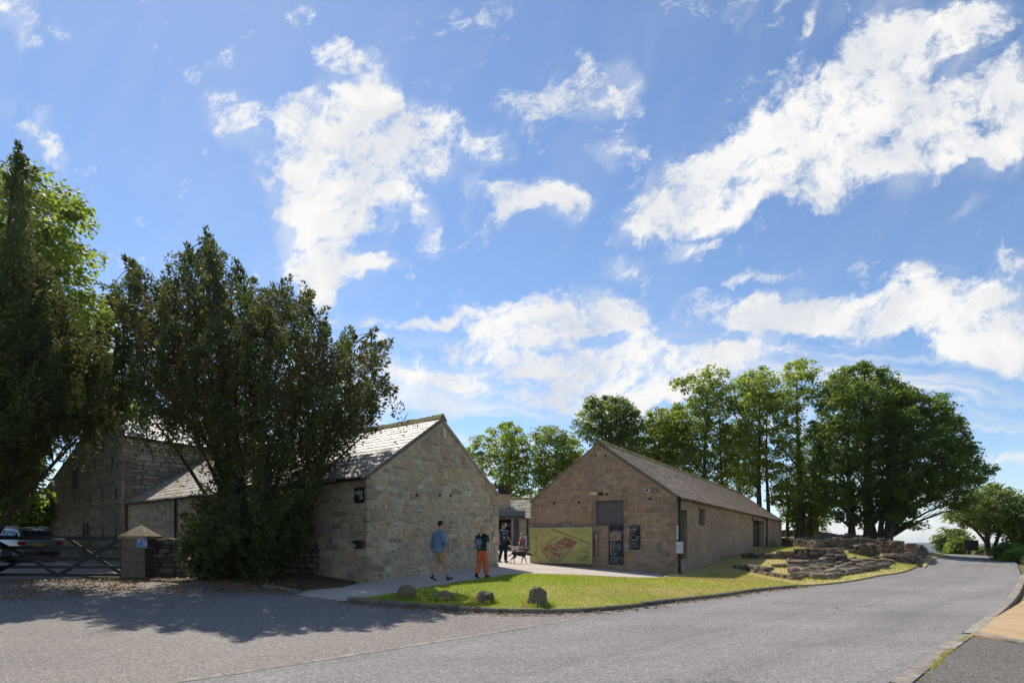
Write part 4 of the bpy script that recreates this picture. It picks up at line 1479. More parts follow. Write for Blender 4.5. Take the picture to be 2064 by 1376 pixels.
    for u0_, u1_ in ((0, pu), (BW, pu)):
        vb.bar(BG.pt(u0_, BZ_E, .015), BG.pt(u1_, BZ_R, .015), .04, .09)
    vb.build('verge', MT['mortar_barn'], root, world=True)
    g0 = e0 + Vector((*BL.n, 0)) * .05 - Vector((0, 0, .06))
    MB().tube([g0, g0 + ld * tl], .055, 8).build('gutter', MT['iron'], root, world=True)
    for px in (1365.5, 1543):
        u, _ = BL.hit(px)
        u = max(u, .07)
        w = BL.pt(u, 0, .08)
        zt = BZ_E - .1
        gz = G(w.x, w.y)
        dp = MB().tube([BL.pt(u, zt, .1), BL.pt(u, gz + .12, .1), BL.pt(u, gz + .03, .2)], .052, 10).build('downpipe', MT['iron'], root, world=True)
        MB().tube([BL.pt(u, zt + .02, .1), BL.pt(u, zt - .16, .1)], [.11, .07], 10).build('hopper', MT['iron'], root, world=True)
        for zc in (1.0, 2.0, 2.9):
            MB().tube([BL.pt(u, zc, .1), BL.pt(u, zc + .06, .1)], .066, 10).build('pipe_collar', MT['iron'], root, world=True)
    u, z = BL.hit(1515, 1042)
    MB().tube([BL.pt(u, z, .03), BL.pt(u, z - .28, .1)], .04, 6).build('wall_lamp', MT['iron'], root, world=True)
    # putlog holes
    for px, py in ((1224, 995), (1117, 1013), (1167, 1011.5), (1310, 1005), (1202, 918), (1221, 919)):
        u, z = BG.hit(px, py)
        r = .055 if py > 950 else .04
        vs = [BG.pt(u + r * math.cos(a), z + r * math.sin(a), .022) for a in np.linspace(0, 6.283, 11)[:-1]] + [BG.pt(u + r * math.cos(a), z + r * math.sin(a), -.02) for a in np.linspace(0, 6.283, 11)[:-1]]
        MB().add(vs, [tuple(range(10))] + [(i, 10 + i, 10 + (i + 1) % 10, (i + 1) % 10) for i in range(10)]).build('putlog_hole', MT['dark'], root, world=True)
    # fallen render low on the gable, right
    u, z = BG.hit(1339, 1103)
    pts = [(u + .33 * math.cos(a) * (1 + .12 * math.sin(5 * a)), z + .30 * math.sin(a) * (1 + .1 * math.sin(3 * a))) for a in np.linspace(0, 6.283, 19)[:-1]]
    n = len(pts)
    MB().add([BG.pt(a, b, .026) for a, b in pts] + [BG.pt(a, b, -.01) for a, b in pts], [tuple(range(n))] + [(i, n + i, n + (i + 1) % n, (i + 1) % n) for i in range(n)]).build('render_patch', plain('pink lime render', (.24, .19, .155), .95, var=.25, bump=.5), root, world=True)


build_barn()


# lamp, camera on the gable
def gable_fittings():
    u, z = BG.hit(1199.5, 995)
    t = thing('flood_light', 'small cream flood light above the boarded hatch', 'lamp', BG.pt(u, z, .0))
    MB().add(*rect_prism(BG, u - .16, u + .16, z - .07, z + .07, .06, .2)).build('housing', plain('cream enamel', (.55, .46, .30), .5), t, world=True)
    MB().add(*rect_prism(BG, u + .15, u + .21, z - .04, z + .04, -.01, .1)).build('bracket', MT['iron'], t, world=True)
    MB().ell(BG.pt(u + .32, z, .09), (.07, .07, .08)).build('sensor', MT['iron'], t, smooth=True, world=True)
    u, z = BG.hit(1306, 988)
    t = thing('security_camera', 'white round dome camera high on the barn gable', 'camera', BG.pt(u, z, 0))
    q = [BG.pt(u, z, d) for d in (-.01, .04, .05, .12)]
    MB().tube(q, [.10, .10, .085, .085], 14).build('housing', MT['white'], t, smooth=False, world=True)
    MB().ell(BG.pt(u, z, .12), (.062, .062, .062)).build('lens_dome', MT['glass'], t, smooth=True, world=True)


gable_fittings()
# ------------------------------------------------------------------ boards and signs
def lettering(name, txt, size, frame, u, z, d, mat, parent, align='LEFT'):
    c = bpy.data.curves.new(name, 'FONT')
    c.body = txt
    c.size = size
    c.align_x = align
    c.extrude = .0006
    c.resolution_u = 2
    tmp = bpy.data.objects.new(name, c)
    COL.objects.link(tmp)
    bpy.context.view_layer.update()
    me = bpy.data.meshes.new_from_object(tmp.evaluated_get(bpy.context.evaluated_depsgraph_get()))
    bpy.data.objects.remove(tmp)
    o = bpy.data.objects.new(name, me)
    COL.objects.link(o)
    me.materials.clear()
    me.materials.append(mat)
    o.parent = parent
    p = frame.pt(u, z, d) - Vector(parent.location)
    R = frame.mat().to_4x4()
    if frame.d.to_3d().cross(Vector((0, 0, 1))).dot(frame.n.to_3d()) < 0:   # u runs right to left seen from outside
        R = Matrix(((-frame.d.x, 0, frame.n.x, 0), (-frame.d.y, 0, frame.n.y, 0), (0, 1, 0, 0), (0, 0, 0, 1)))
    o.matrix_local = Matrix.Translation(p) @ R
    return o


def board_panel(t, fr, u0, u1, z0, z1, d0, d1, mat=None):
    return MB().add(*rect_prism(fr, u0, u1, z0, z1, d0, d1)).build('panel', mat or MT['board'], t, world=True)


def text_rows(t, fr, rows, d, mat, name='text_lines'):
    """lines of print too small to read, one block"""
    mb = MB()
    for (a, b, z, h) in rows:
        mb.add(*rect_prism(fr, a, b, z, z + h, d, d + .0015))
    return mb.build(name, mat, t, world=True)


def flat(fr, pts, d, mat, name, t):
    n = len(pts)
    return MB().add([fr.pt(a, b, d) for a, b in pts], [tuple(range(n))]).build(name, mat, t, world=True)


def signs():
    r = random.Random(5)
    pc = {k: plain(k, c, .5, var=.1) for k, c in dict(map_green=(.40, .375, .125), map_olive=(.33, .335, .105), map_lane=(.20, .165, .085), map_wall=(.33, .27, .13), map_roof=(.29, .095, .06), map_tile=(.34, .16, .09), map_stone=(.27, .20, .12), map_dark=(.08, .07, .035), map_frame=(.38, .36, .26)).items()}
    # the picture map
    ua, zt = BG.hit(1074, 1064)
    ub, _ = BG.hit(1198.5, 1062)
    zt = BG.hit(1136, 1063)[1]
    zb = BG.hit(1136, 1134.5)[1]
    t = thing('map_board', 'large green picture map of a walled town with red roofs on the barn gable', 'sign', BG.pt((ua + ub) / 2, zb, 0))
    d = .34                                    # stands off the wall on brackets
    W, H = ub - ua, zt - zb
    board_panel(t, BG, ua, ub, zb, zt, d - .05, d, pc['map_frame'])
    flat(BG, [(ua + .03, zb + .03), (ub - .03, zb + .03), (ub - .03, zt - .03), (ua + .03, zt - .03)], d + .003, pc['map_green'], 'map_field', t)
    def m(x, y):
        return (ua + W * x, zt - H * y)
    k = d + .004
    def patch(pts, mat, nm, lift=0.0):
        flat(BG, [m(*p) for p in pts][::-1], k + lift, pc[mat], nm, t)
    patch([(.78, .97), (.98, .97), (.98, .55), (.82, .55), (.66, .72)], 'map_olive', 'map_meadow')
    patch([(.02, .04), (.2, .04), (.12, .3), (.02, .36)], 'map_olive', 'map_meadow')
    patch([(.60, .04), (.97, .04), (.97, .22), (.74, .18)], 'map_olive', 'map_meadow')
    def strip(line, w, mat, nm, lift=.001):
        mb = MB()
        for (x0, y0), (x1, y1) in zip(line, line[1:]):
            a, b = Vector(m(x0, y0)), Vector(m(x1, y1))
            n_ = (b - a).normalized()
            n_ = Vector((-n_.y, n_.x)) * w * W / 2
            mb.add([BG.pt(*(a - n_), k + lift), BG.pt(*(b - n_), k + lift), BG.pt(*(b + n_), k + lift), BG.pt(*(a + n_), k + lift)], [(0, 1, 2, 3)])
        mb.build(nm, pc[mat], t, world=True)
    strip([(.36, .04), (.62, .21), (.8, .34), (.98, .46)], .022, 'map_lane', 'map_lane')
    strip([(.26, .47), (.42, .3), (.47, .24)], .02, 'map_lane', 'map_lane')
    strip([(.1, .38), (.11, .62), (.09, .75), (.16, .92), (.2, .97)], .008, 'map_dark', 'map_stream')
    strip([(.03, .2), (.14, .36), (.1, .4)], .008, 'map_lane', 'map_lane', .0014)
    strip([(.18, .62), (.3, .85), (.36, .95), (.43, .97), (.5, .94), (.62, .75), (.7, .6)], .008, 'map_dark', 'map_ditch', .0016)
    strip([(.19, .6), (.31, .82), (.38, .92), (.44, .93), (.49, .9), (.6, .71), (.68, .57)], .018, 'map_stone', 'map_wall', .0018)
    patch([(.20, .55), (.40, .40), (.66, .28), (.76, .40), (.68, .56), (.5, .86), (.43, .92), (.37, .88), (.24, .68)], 'map_wall', 'map_town', .0006)
    roofs = [(.30, .53, .09, .05), (.27, .60, .07, .05), (.40, .60, .10, .06), (.44, .50, .07, .05), (.44, .75, .12, .07), (.37, .68, .06, .04), (.53, .36, .10, .06), (.60, .31, .10, .05), (.56, .44, .10, .05), (.66, .44, .14, .035), (.68, .40, .14, .035), (.64, .48, .14, .035), (.70, .36, .13, .035), (.60, .52, .12, .035), (.48, .42, .07, .05), (.34, .47, .05, .04), (.50, .55, .06, .04)]
    for i, (x, y, w, h) in enumerate(roofs):
        sk = -.6 * h
        patch([(x - w / 2, y + .01), (x + w / 2, y + .05), (x + w / 2 - sk * .4, y + .05 - h), (x - w / 2 - sk * .4, y + .01 - h)], ('map_roof', 'map_tile')[i % 3 == 0], 'map_roof', .0022)
        strip([(x - w / 2 - sk * .2, y + .01 - h / 2), (x + w / 2 - sk * .2, y + .05 - h / 2)], .004, 'map_tile', 'map_roof_ridge', .0026)
        strip([(x - w / 2, y + .016), (x + w / 2, y + .056)], .006, 'map_dark', 'map_roof_shadow', .0024)
    for i in range(46):
        cxm, cym, sp = r.choice([(.24, .14, .09), (.9, .6, .08), (.83, .86, .08), (.2, .5, .04)])
        x, y, w = cxm + r.uniform(-sp, sp), cym + r.uniform(-sp, sp) * .9, r.uniform(.01, .024)
        if x + w > .965:
            continue
        patch([(x, y), (x + w, y + .012), (x + w, y - .02), (x, y - .03)], r.choice(['map_tile', 'map_stone', 'map_roof', 'map_dark', 'map_wall']), 'map_house', .0012 + i * .00003)
    strip([(.84, .66), (.96, .7)], .012, 'map_dark', 'map_hedge', .003)
    strip([(.86, .82), (.95, .84)], .01, 'map_dark', 'map_hedge', .003)
    strip([(.8, .88), (.96, .92)], .01, 'map_roof', 'map_hedge', .0032)
    for zc in (zb + .2 * H, zb + .55 * H, zb + .88 * H):
        for uu in (ua + .02, ub - .08):
            MB().add(*rect_prism(BG, uu, uu + .05, zc - .02, zc + .02, .0, d - .05)).build('bracket', MT['metal'], t, world=True)
    MB().add(*rect_prism(BG, ua + .01, ua + .09, zt, zt + .02, d - .05, d)).build('clip', MT['white'], t, world=True)

    # timber upright behind the map
    u, z0 = BG.hit(1204, 1119)
    z1 = BG.hit(1204, 1072)[1]
    t = thing('timber_post', 'short pale timber upright on the wall right of the map', 'post', BG.pt(u, z0, 0))
    MB().add(*rect_prism(BG, u - .06, u + .06, z0, z1, .02, .16)).build('post', MT['wood'], t, world=True)
    MB().add(*rect_prism(BG, u - .04, u + .04, z1 - .32, z1 - .1, .161, .166)).build('plate', plain('printed plate', (.35, .28, .22), .5), t, world=True)

    # tall welcome board
    ua, zt = BG.hit(1228, 1059)
    ub, zb = BG.hit(1257, 1137)
    t = thing('welcome_board', 'tall black information board with picture and prices below the hatch', 'sign', BG.pt((ua + ub) / 2, zb, 0))
    board_panel(t, BG, ua, ub, zb, zt, .04, .075)
    W, H = ub - ua, zt - zb
    e = .077
    red = plain('emblem red', (.36, .02, .035), .5)
    # a square emblem of crossed castle walls
    cu, cz = (ua + ub) / 2, zt - .075 * H
    for a in (0, 1, 2, 3):
        s = .018
        dx, dz = ((-1, -1), (1, -1), (1, 1), (-1, 1))[a]
        MB().add(*rect_prism(BG, cu + dx * s - s * .8, cu + dx * s + s * .8, cz + dz * s - s * .8, cz + dz * s + s * .8, .075, e + .0005 * a)).build('emblem', red, t, world=True)
    lettering('lettering', 'ENGLISH HERITAGE', .035, BG, cu, cz - .085, e, MT['ink'], t, 'CENTER')
    lettering('heading', 'Corbridge Roman Town', .062, BG, ua + .05, zt - .17 * H, e, MT['white'], t)
    text_rows(t, BG, [(ua + .05, ub - .1, zt - .19 * H, .014)], .0755, MT['ink'])
    # photograph on the board
    pu0, pu1, pz1, pz0 = ua + .05, ub - .1, zt - .205 * H, zt - .385 * H
    MB().add(*rect_prism(BG, pu0 - .008, pu1 + .008, pz0 - .008, pz1 + .008, .075, .0765)).build('picture_frame', MT['ink'], t, world=True)
    pic, nt, b = newmat('printed picture of ruins')
    tc = nd(nt, 'ShaderNodeNewGeometry').outputs['Position']
    n_ = nd(nt, 'ShaderNodeTexNoise', {'Vector': tc, 'Scale': 11.0, 'Detail': 4.0}).outputs[0]
    nt.links.new(ramp(nt, n_, [(.3, (.03, .04, .05)), (.45, (.12, .07, .04)), (.56, (.40, .26, .16)), (.7, (.16, .16, .18))]), b.inputs['Base Color'])
    MB().add(*rect_prism(BG, pu0, pu1, pz0, pz1, .0765, .078)).build('picture', pic, t, world=True)
    rows = []
    def blk(a, b, y, n, sp, h=.012, jag=.0):
        for i in range(n):
            rows.append((ua + a * W, ua + (b - r.uniform(0, jag)) * W, zt - (y + i * sp) * H, h))
    rows.append((ua + .1 * W, ua + .45 * W, zt - .445 * H, .02))
    for a, b in ((.1, .2), (.28, .40), (.48, .53), (.62, .7), (.76, .84)):
        blk(a, b, .475, 11, .0155, .010)
    rows.append((ua + .1 * W, ua + .3 * W, zt - .665 * H, .02))
    blk(.1, .24, .695, 5, .017, .012, .05)
    blk(.32, .6, .70, 5, .016, .009, .16)
    rows.append((ua + .1 * W, ua + .8 * W, zt - .83 * H, .018))
    blk(.1, .78, .865, 7, .017, .006, .2)
    for y in (.83, .87, .915, .955):
        rows.append((ua + .86 * W, ua + .92 * W, zt - y * H, .028))
    text_rows(t, BG, rows, .0755, MT['ink'])

    # smaller board
    ua, zt = BG.hit(1270, 1059)
    ub, zb = BG.hit(1291, 1107)
    t = thing('notice_board', 'smaller black notice board right of the tall board', 'sign', BG.pt((ua + ub) / 2, zb, 0))
    board_panel(t, BG, ua, ub, zb, zt, .03, .06)
    W, H = ub - ua, zt - zb
    rows = []
    blk(.1, .9, .06, 1, .1, .012)
    blk(.1, .72, .15, 1, .1, .026)
    blk(.1, .22, .19, 5, .022, .014, .06)
    blk(.3, .62, .19, 5, .022, .008, .2)
    blk(.1, .5, .385, 1, .1, .016)
    blk(.1, .2, .43, 6, .018, .008, .04)
    blk(.62, .68, .45, 6, .016, .01)
    blk(.78, .86, .45, 6, .016, .01)
    blk(.1, .85, .56, 5, .02, .005, .1)
    blk(.1, .55, .735, 1, .1, .018)
    blk(.1, .85, .775, 1, .1, .005)
    for y in (.85, .91):
        for a, b in ((.1, .16), (.56, .62)):
            blk(a, b, y, 1, .1, .03)
        blk(.24, .45, y - .005, 1, .1, .007)
        blk(.7, .88, y - .005, 1, .1, .007)
    text_rows(t, BG, rows, .0605, MT['ink'])

    # bus-stop style notices on the corner downpipe
    u = .07
    fr = Frame(BL.pt(u, 0, .16).xy, (1, -.05), (-.05, -1))
    zt, zb = fr.hit(1366, 1059)[1], fr.hit(1366, 1086)[1]
    t = thing('pipe_strip_notice', 'narrow white strip notice on the corner downpipe', 'sign', fr.pt(0, zb, 0))
    a, b = fr.hit(1363.5)[0], fr.hit(1367.3)[0]
    board_panel(t, fr, a, b, zb, zt, .0, .012, MT['white'])
    text_rows(t, fr, [(a + .015, b - .012, zt - .06 - i * .045, .018) for i in range(9)], .0125, MT['iron'])
    MB().add(*rect_prism(fr, a + .02, b - .02, zb + .1, zb + .14, -.12, .0)).build('bracket', MT['iron'], t, world=True)
    a, b = fr.hit(1360)[0], fr.hit(1377.5)[0]
    zt, zb = fr.hit(1366, 1090)[1], fr.hit(1366, 1116)[1]
    t = thing('timetable_case', 'white timetable sheet in a dark frame on the corner downpipe', 'sign', fr.pt((a + b) / 2, zb, 0))
    board_panel(t, fr, a, b, zb, zt, -.04, .02, MT['iron'])
    MB().add(*rect_prism(fr, a + .025, b - .02, zb + .03, zt - .025, .02, .024)).build('sheet', MT['white'], t, world=True)
    rows = []
    for (x0, x1) in ((.12, .48), (.56, .88)):
        for yy in (.26, .5):
            for i in range(4):
                rows.append((a + (b - a) * x0, a + (b - a) * x1, zt - (zt - zb) * (yy + i * .04), .011))
        rows.append((a + (b - a) * x0, a + (b - a) * (x1 - .06), zt - (zt - zb) * .74, .008))
    text_rows(t, fr, rows, .0242, plain('grey print', (.22, .24, .26), .6))
    MB().add(*rect_prism(fr, (a + b) / 2 - .04, (a + b) / 2 + .04, zb + .2, zb + .26, -.1, -.04)).build('bracket', MT['iron'], t, world=True)

    # dark green board on the range, and the letter box below it
    ua, zt = RF.hit(739, 981)
    ub, zb = RF.hit(717.5, 1014)
    ua = max(ua, .06)
    t = thing('entrance_board', 'dark green notice board with gold emblem on the shaded range wall', 'sign', RF.pt((ua + ub) / 2, zb, 0))
    green = plain('dark green enamel', (.006, .014, .011), .5, var=.1)
    board_panel(t, RF, ua, ub, zb, zt, .03, .06, green)
    W, H = ub - ua, zt - zb
    gold = plain('gold emblem', (.42, .38, .12), .5)
    cu = (ua + ub) / 2
    flat(RF, [(cu - .045, zt - .2 * H), (cu + .045, zt - .2 * H), (cu, zt - .07 * H)], .061, gold, 'emblem', t)
    flat(RF, [(cu - .03, zt - .13 * H), (cu + .03, zt - .13 * H), (cu + .012, zt - .19 * H), (cu - .012, zt - .19 * H)], .0615, green, 'emblem_notch', t)
    rows = []
    for y, a, b, h in ((.3, .12, .9, .018), (.36, .12, .9, .018), (.42, .12, .8, .018), (.52, .35, .9, .014), (.57, .55, .9, .014), (.66, .5, .9, .016), (.72, .6, .9, .014), (.78, .55, .9, .014)):
        rows.append((ua + W * (1 - b), ua + W * (1 - a), zt - y * H, h))
    text_rows(t, RF, rows, .0602, MT['ink'])
    ua, zt = RF.hit(739, 1088)
    ub, zb = RF.hit(717.5, 1105)
    ua = max(ua, .05)
    t = thing('letter_box', 'dark box with a brown flap low on the range corner', 'letter box', RF.pt((ua + ub) / 2, zb, 0))
    um = ua + (ub - ua) * .5
    MB().add(*rect_prism(RF, um, ub, zb, zt, .0, .10)).build('box', MT['iron'], t, world=True)
    MB().add(*rect_prism(RF, ua, um - .004, zb, zt, .0, .14)).build('flap', plain('brown paint', (.065, .03, .02), .5), t, world=True)
    MB().add(*rect_prism(RF, um + .12, um + .17, zt - .2, zt - .1, .10, .104)).build('keyhole_plate', MT['white'], t, world=True)


signs()


# ------------------------------------------------------------------ the courtyard behind the gap
def build_shop():
    root = thing('courtyard_shop', 'low stone courtyard building with glazed doorway seen through the gap', 'building', (-.4, 44, 1.2))
    FR = Frame((-3.5, 43.4), (1, .10), (.10, -1))
    uL, uR = 0, 9.5
    ze = FR.hit(1060, 1043)[1]
    zr = FR.hit(1060, 1010)[1] + .4
    ud0, ud1 = FR.hit(1003)[0], FR.hit(1049)[0]
    zdt = FR.hit(1030, 1041)[1]
    zd0 = 1.1
    mb = MB()
    wall_pieces(FR, [(uL, .8), (uR, .8), (uR, ze), (uL, ze)], [(ud0, ud1, zd0, zdt)], .45, mb)
    mb.build('wall', MT['mortar'], root, world=True)
    st = rubble([(uL, .8), (uR, .8), (uR, ze), (uL, ze)], [(ud0, ud1, zd0, zdt)], (.16, .26), (.3, .6), 81)
    lay_stones(FR, st, root, MT['stone_range'], 0, 82, gap=.015, proud=.02)
    # inside: dark room, shelves
    MB().add(*rect_prism(FR, uL, uR, zd0 - .2, ze, -4.2, -4.1)).build('back_wall', plain('shop interior', (.05, .045, .04), .9), root, world=True)
    MB().add(*rect_prism(FR, uL, uR, zd0 - .1, zd0 - .02, -4.1, -.0)).build('shop_floor', plain('shop floor', (.12, .10, .08), .8), root, world=True)
    MB().add(*rect_prism(FR, uL, uR, ze - .03, ze + .02, -4.1, .2)).build('shop_ceiling', plain('shop ceiling', (.14, .10, .07), .9), root, world=True)
    for i, px in enumerate((1019, 1025, 1030)):
        u = FR.hit(px)[0]
        for j in range(3):
            z = FR.hit(px, 1089 - 14 * j)[1]
            MB().add(*rect_prism(FR, u - .07, u + .07, z, z + .3, -.62, -.58)).build('postcard_rack', plain('racked prints', (.16, .15, .14), .7), root, world=True)
    frm = plain('door frame grey', (.30, .33, .36), .4)
    fr = MB()
    um = FR.hit(1033)[0]
    for a, b, c, d_ in ((ud0, ud0 + .08, zd0, zdt), (ud1 - .08, ud1, zd0, zdt), (um - .07, um + .07, zd0, zdt), (ud0 + .08, um - .07, zdt - .1, zdt), (um + .07, ud1 - .08, zdt - .1, zdt)):
        fr.add(*rect_prism(FR, a, b, c, d_, -.2, -.1))
    fr.build('door_frame', frm, root, world=True)
    MB().add(*rect_prism(FR, um + .07, ud1 - .08, zd0, zdt - .1, -.16, -.14)).build('door_pane', MT['glass'], root, world=True)
    MB().add(*rect_prism(FR, ud0 - .6, ud1 + .3, zdt + .02, zdt + .42, .0, .5)).build('canopy', plain('lead canopy', (.11, .12, .14), .6), root, world=True)
    # roof and ridge
    a, b = FR.pt(uL, ze, .2), FR.pt(uR, ze, .2)
    bk = Vector((*FR.n, 0)) * -2.6
    roof_slope(root, a, b, a + bk + Vector((0, 0, zr - ze)), b + bk + Vector((0, 0, zr - ze)), MT['slate'], 9, (.3, .55), 83, 0)
    ridge_tiles(root, a + bk + Vector((0, 0, zr - ze)), b + bk + Vector((0, 0, zr - ze)), FR.n.to_3d(), .5, MT['moss'], (.45, .6), 84)
    # chimney stack with pots
    u0, u1 = FR.hit(999)[0], FR.hit(1029)[0]
    zc0, zc1 = ze + .1, FR.hit(1015, 996)[1]
    mb = MB()
    mb.add(*rect_prism(FR, u0, u1, zc0, zc1, -1.6, -.1))
    ch = mb.build('chimney', MT['mortar'], root, world=True)
    CF = Frame(FR.pt(u0, 0, -.1).xy, FR.d, FR.n)
    st = rubble([(0, zc0), (u1 - u0, zc0), (u1 - u0, zc1 - .18), (0, zc1 - .18)], [], (.14, .22), (.25, .5), 85)
    lay_stones(CF, st, root, MT['stone_range'], 0, 86, gap=.014, proud=.02, rest='chimney_facing')
    CS = Frame(FR.pt(u1, 0, -.1).xy, -FR.n, FR.d)
    st = rubble([(0, zc0), (1.5, zc0), (1.5, zc1 - .18), (0, zc1 - .18)], [], (.14, .22), (.25, .5), 87)
    lay_stones(CS, st, root, MT['stone_range'], 0, 88, gap=.014, proud=.02, rest='chimney_facing')
    MB().add(*rect_prism(FR, u0 - .06, u1 + .06, zc1 - .17, zc1 + .02, -1.65, -.04)).build('chimney_cap', MT['quoin'], root, world=True)
    for k in (.32, .56, .82):
        u = u0 + (u1 - u0) * k
        p = FR.pt(u, zc1, -.6)
        MB().tube([p, p + Vector((0, 0, .15)), p + Vector((0, 0, .62)), p + Vector((0, 0, .7))], [.17, .14, .12, .15], 10).build('chimney_pot', plain('sooty clay', (.035, .025, .022), .85), root, world=True)
    u = FR.hit(1063)[0]
    MB().tube([FR.pt(u, ze, .1), FR.pt(u, 1.3, .1)], .06, 8).build('downpipe', plain('brown iron', (.045, .02, .015), .6), root, world=True)
    # poster stand in front of the wall
    u0, z1 = FR.hit(1046, 1079)
    u1, z0 = FR.hit(1061, 1104)
    t = thing('poster_stand', 'white poster board standing by the shop wall behind the seated person', 'sign', FR.pt((u0 + u1) / 2, 1.25, .3))
    MB().add(*rect_prism(FR, u0, u1, z0, z1, .3, .34)).build('panel', MT['white'], t, world=True)
    for uu in (u0 + .04, u1 - .04):
        MB().add(*rect_prism(FR, uu - .02, uu + .02, z0 - .3, z0, .3, .34)).build('leg', MT['metal'], t, world=True)
    return FR


SHOP = build_shop()


def picnic_table():
    c = P(1076, 1112, 40)
    c.z = G(c.x, c.y) + .012
    t = thing('picnic_table', 'timber picnic table in the courtyard half hidden by the map', 'table', c)
    w = plain('picnic timber', (.30, .20, .12), .8, var=.25)
    for i in range(5):
        MB().box((0, -.3 + .15 * i, .74), (1.7, .135, .04)).build('tabletop_plank', w, t)
    for s in (-1, 1):
        MB().box((0, .68 * s, .45), (1.7, .24, .04)).build('seat', w, t)
    for x in (-.6, .6):
        for s in (-1, 1):
            MB().bar((x, .22 * s, .72), (x, .74 * s, 0), .045, .09).build('leg', w, t)
        MB().bar((x, -.75, .4), (x, .75, .4), .045, .09).build('bearer', w, t)


picnic_table()


# ------------------------------------------------------------------ gate, pillar, boundary wall
def gate_group():
    GY = 18.0
    base = on(283, 1166)
    px_m = F / GY
    c = Vector(((283 - CX) / F * GY, GY, 0))
    c.z = G(c.x, c.y)
    t = thing('gate_pillar', 'square stone gate pillar with pyramid cap beside the black gate', 'pillar', c)
    hw = .35
    z = 0
    r = random.Random(2)
    top = CZ + (HY - 1086) / F * GY - c.z
    while z < top - .02:
        h = min(r.uniform(.38, .52), top - z)
        j = r.uniform(-.006, .006)
        MB().box((j, 0, z + h / 2), (2 * hw, 2 * hw, h - .01)).build('pillar_block', MT['stone_dark'], t)
        z += h
    cap = MB()
    a = .415
    zc = top
    pk = CZ + (HY - 1057) / F * GY - c.z
    vs = [(-a, -a, zc), (a, -a, zc), (a, a, zc), (-a, a, zc), (-a, -a, zc + .09), (a, -a, zc + .09), (a, a, zc + .09), (-a, a, zc + .09), (0.03, 0, pk)]
    cap.add(vs, [(3, 2, 1, 0), (0, 1, 5, 4), (1, 2, 6, 5), (2, 3, 7, 6), (3, 0, 4, 7), (4, 5, 8), (5, 6, 8), (6, 7, 8), (7, 4, 8)])
    cap.build('cap', stone_mat('pale cap stone', [(.30, .255, .17), (.27, .23, .155)], moss=.25, nscale=6), t)
    # parking sign on it
    fr = Frame((c.x, c.y - hw), (1, 0), (0, -1))
    ua, zt = fr.hit(275.5, 1081)
    ub, zb = fr.hit(298.5, 1103)
    s = thing('parking_sign', 'blue disabled parking sign with white P on the gate pillar', 'sign', fr.pt((ua + ub) / 2, zb, 0))
    board_panel(s, fr, ua, ub, zb, zt, .006, .02, MT['iron'])
    W, H = ub - ua, zt - zb
    blue = plain('sign blue', (.03, .16, .46), .45, var=.05)
    MB().add(*rect_prism(fr, ua + .06 * W, ub - .06 * W, zb + .06 * H, zt - .06 * H, .02, .022)).build('border', MT['white'], s, world=True)
    MB().add(*rect_prism(fr, ua + .1 * W, ub - .1 * W, zb + .1 * H, zt - .1 * H, .022, .0235)).build('field', blue, s, world=True)
    lettering('letter', 'P', .62 * H, fr, ua + .16 * W, zb + .36 * H, .0245, MT['white'], s)
    # wheelchair figure
    mb = MB()
    cu, cz = ua + .68 * W, zb + .34 * H
    d = .0245
    for i in range(11):
        a0, a1 = math.radians(100 + i * 24), math.radians(124 + i * 24)
        ring = []
        for q, rr in ((a0, .045), (a1, .045), (a1, .033), (a0, .033)):
            ring.append(fr.pt(cu + rr * math.cos(q), cz + rr * math.sin(q), d))
        mb.add(ring, [(3, 2, 1, 0)])
    for (x0, y0, x1, y1) in ((-.01, .1, 0, .03), (0, .03, .045, .03), (.045, .03, .065, -.03), (0, .07, .035, .065)):
        a, b = Vector((cu + x0, cz + y0)), Vector((cu + x1, cz + y1))
        n_ = (b - a).normalized()
        n_ = Vector((-n_.y, n_.x)) * .008
        mb.add([fr.pt(*(a - n_), d), fr.pt(*(b - n_), d), fr.pt(*(b + n_), d), fr.pt(*(a + n_), d)], [(0, 1, 2, 3)])
    ring = [fr.pt(cu - .012 + .015 * math.cos(q), cz + .125 + .015 * math.sin(q), d) for q in np.linspace(0, 6.283, 9)[:-1]]
    mb.add(ring, [tuple(range(8))])
    mb.build('wheelchair_symbol', MT['white'], s, world=True)

    # the gate
    gz = G(-15, GY)
    def gp(px, py, dy=0.0):
        return P(px, py, GY + dy)
    g = thing('field_gate', 'wide black timber field gate closed in front of the parked car', 'gate', (gp(120, 1165).x, GY, gz))
    L, R = -190, 246
    w = .055
    for y0, y1, h in ((1081, 1085, .12), (1102, 1104, .10), (1124, 1125, .12), (1142, 1142, .085), (1157, 1158, .085)):
        MB().bar(gp(L, y0), gp(R, y1), w, h).build('rail', MT['black'], g, world=True)
    for i, (x0, y0, x1, y1) in enumerate(((243, 1086, 182, 1122), (182, 1122, 117, 1159), (117, 1159, 64, 1126), (64, 1126, -5, 1092), (-5, 1092, -80, 1158), (133, 1083, 195, 1124), (195, 1124, 246, 1156), (-8, 1152, 60, 1120), (60, 1120, 100, 1097))):
        MB().bar(gp(x0, y0, .055 if i < 5 else .11), gp(x1, y1, .055 if i < 5 else .11), .04, .10).build('brace', MT['black'], g, world=True)
    MB().bar(gp(250, 1168, .0), gp(250, 1076, .0), .13, .14, up=(0, 1, 0)).build('hanging_stile', MT['black'], g, world=True)
    MB().bar(gp(L, 1165), gp(L, 1076), .12, .13, up=(0, 1, 0)).build('closing_stile', MT['black'], g, world=True)
    fr = Frame((0, GY - .04), (1, 0), (0, -1))
    ua, zt = fr.hit(108, 1083.5)
    ub, zb = fr.hit(133, 1087.5)
    MB().add(*rect_prism(fr, ua, ub, zb, zt, .0, .012)).build('name_plate', plain('plate blue grey', (.12, .16, .22), .4), g, world=True)
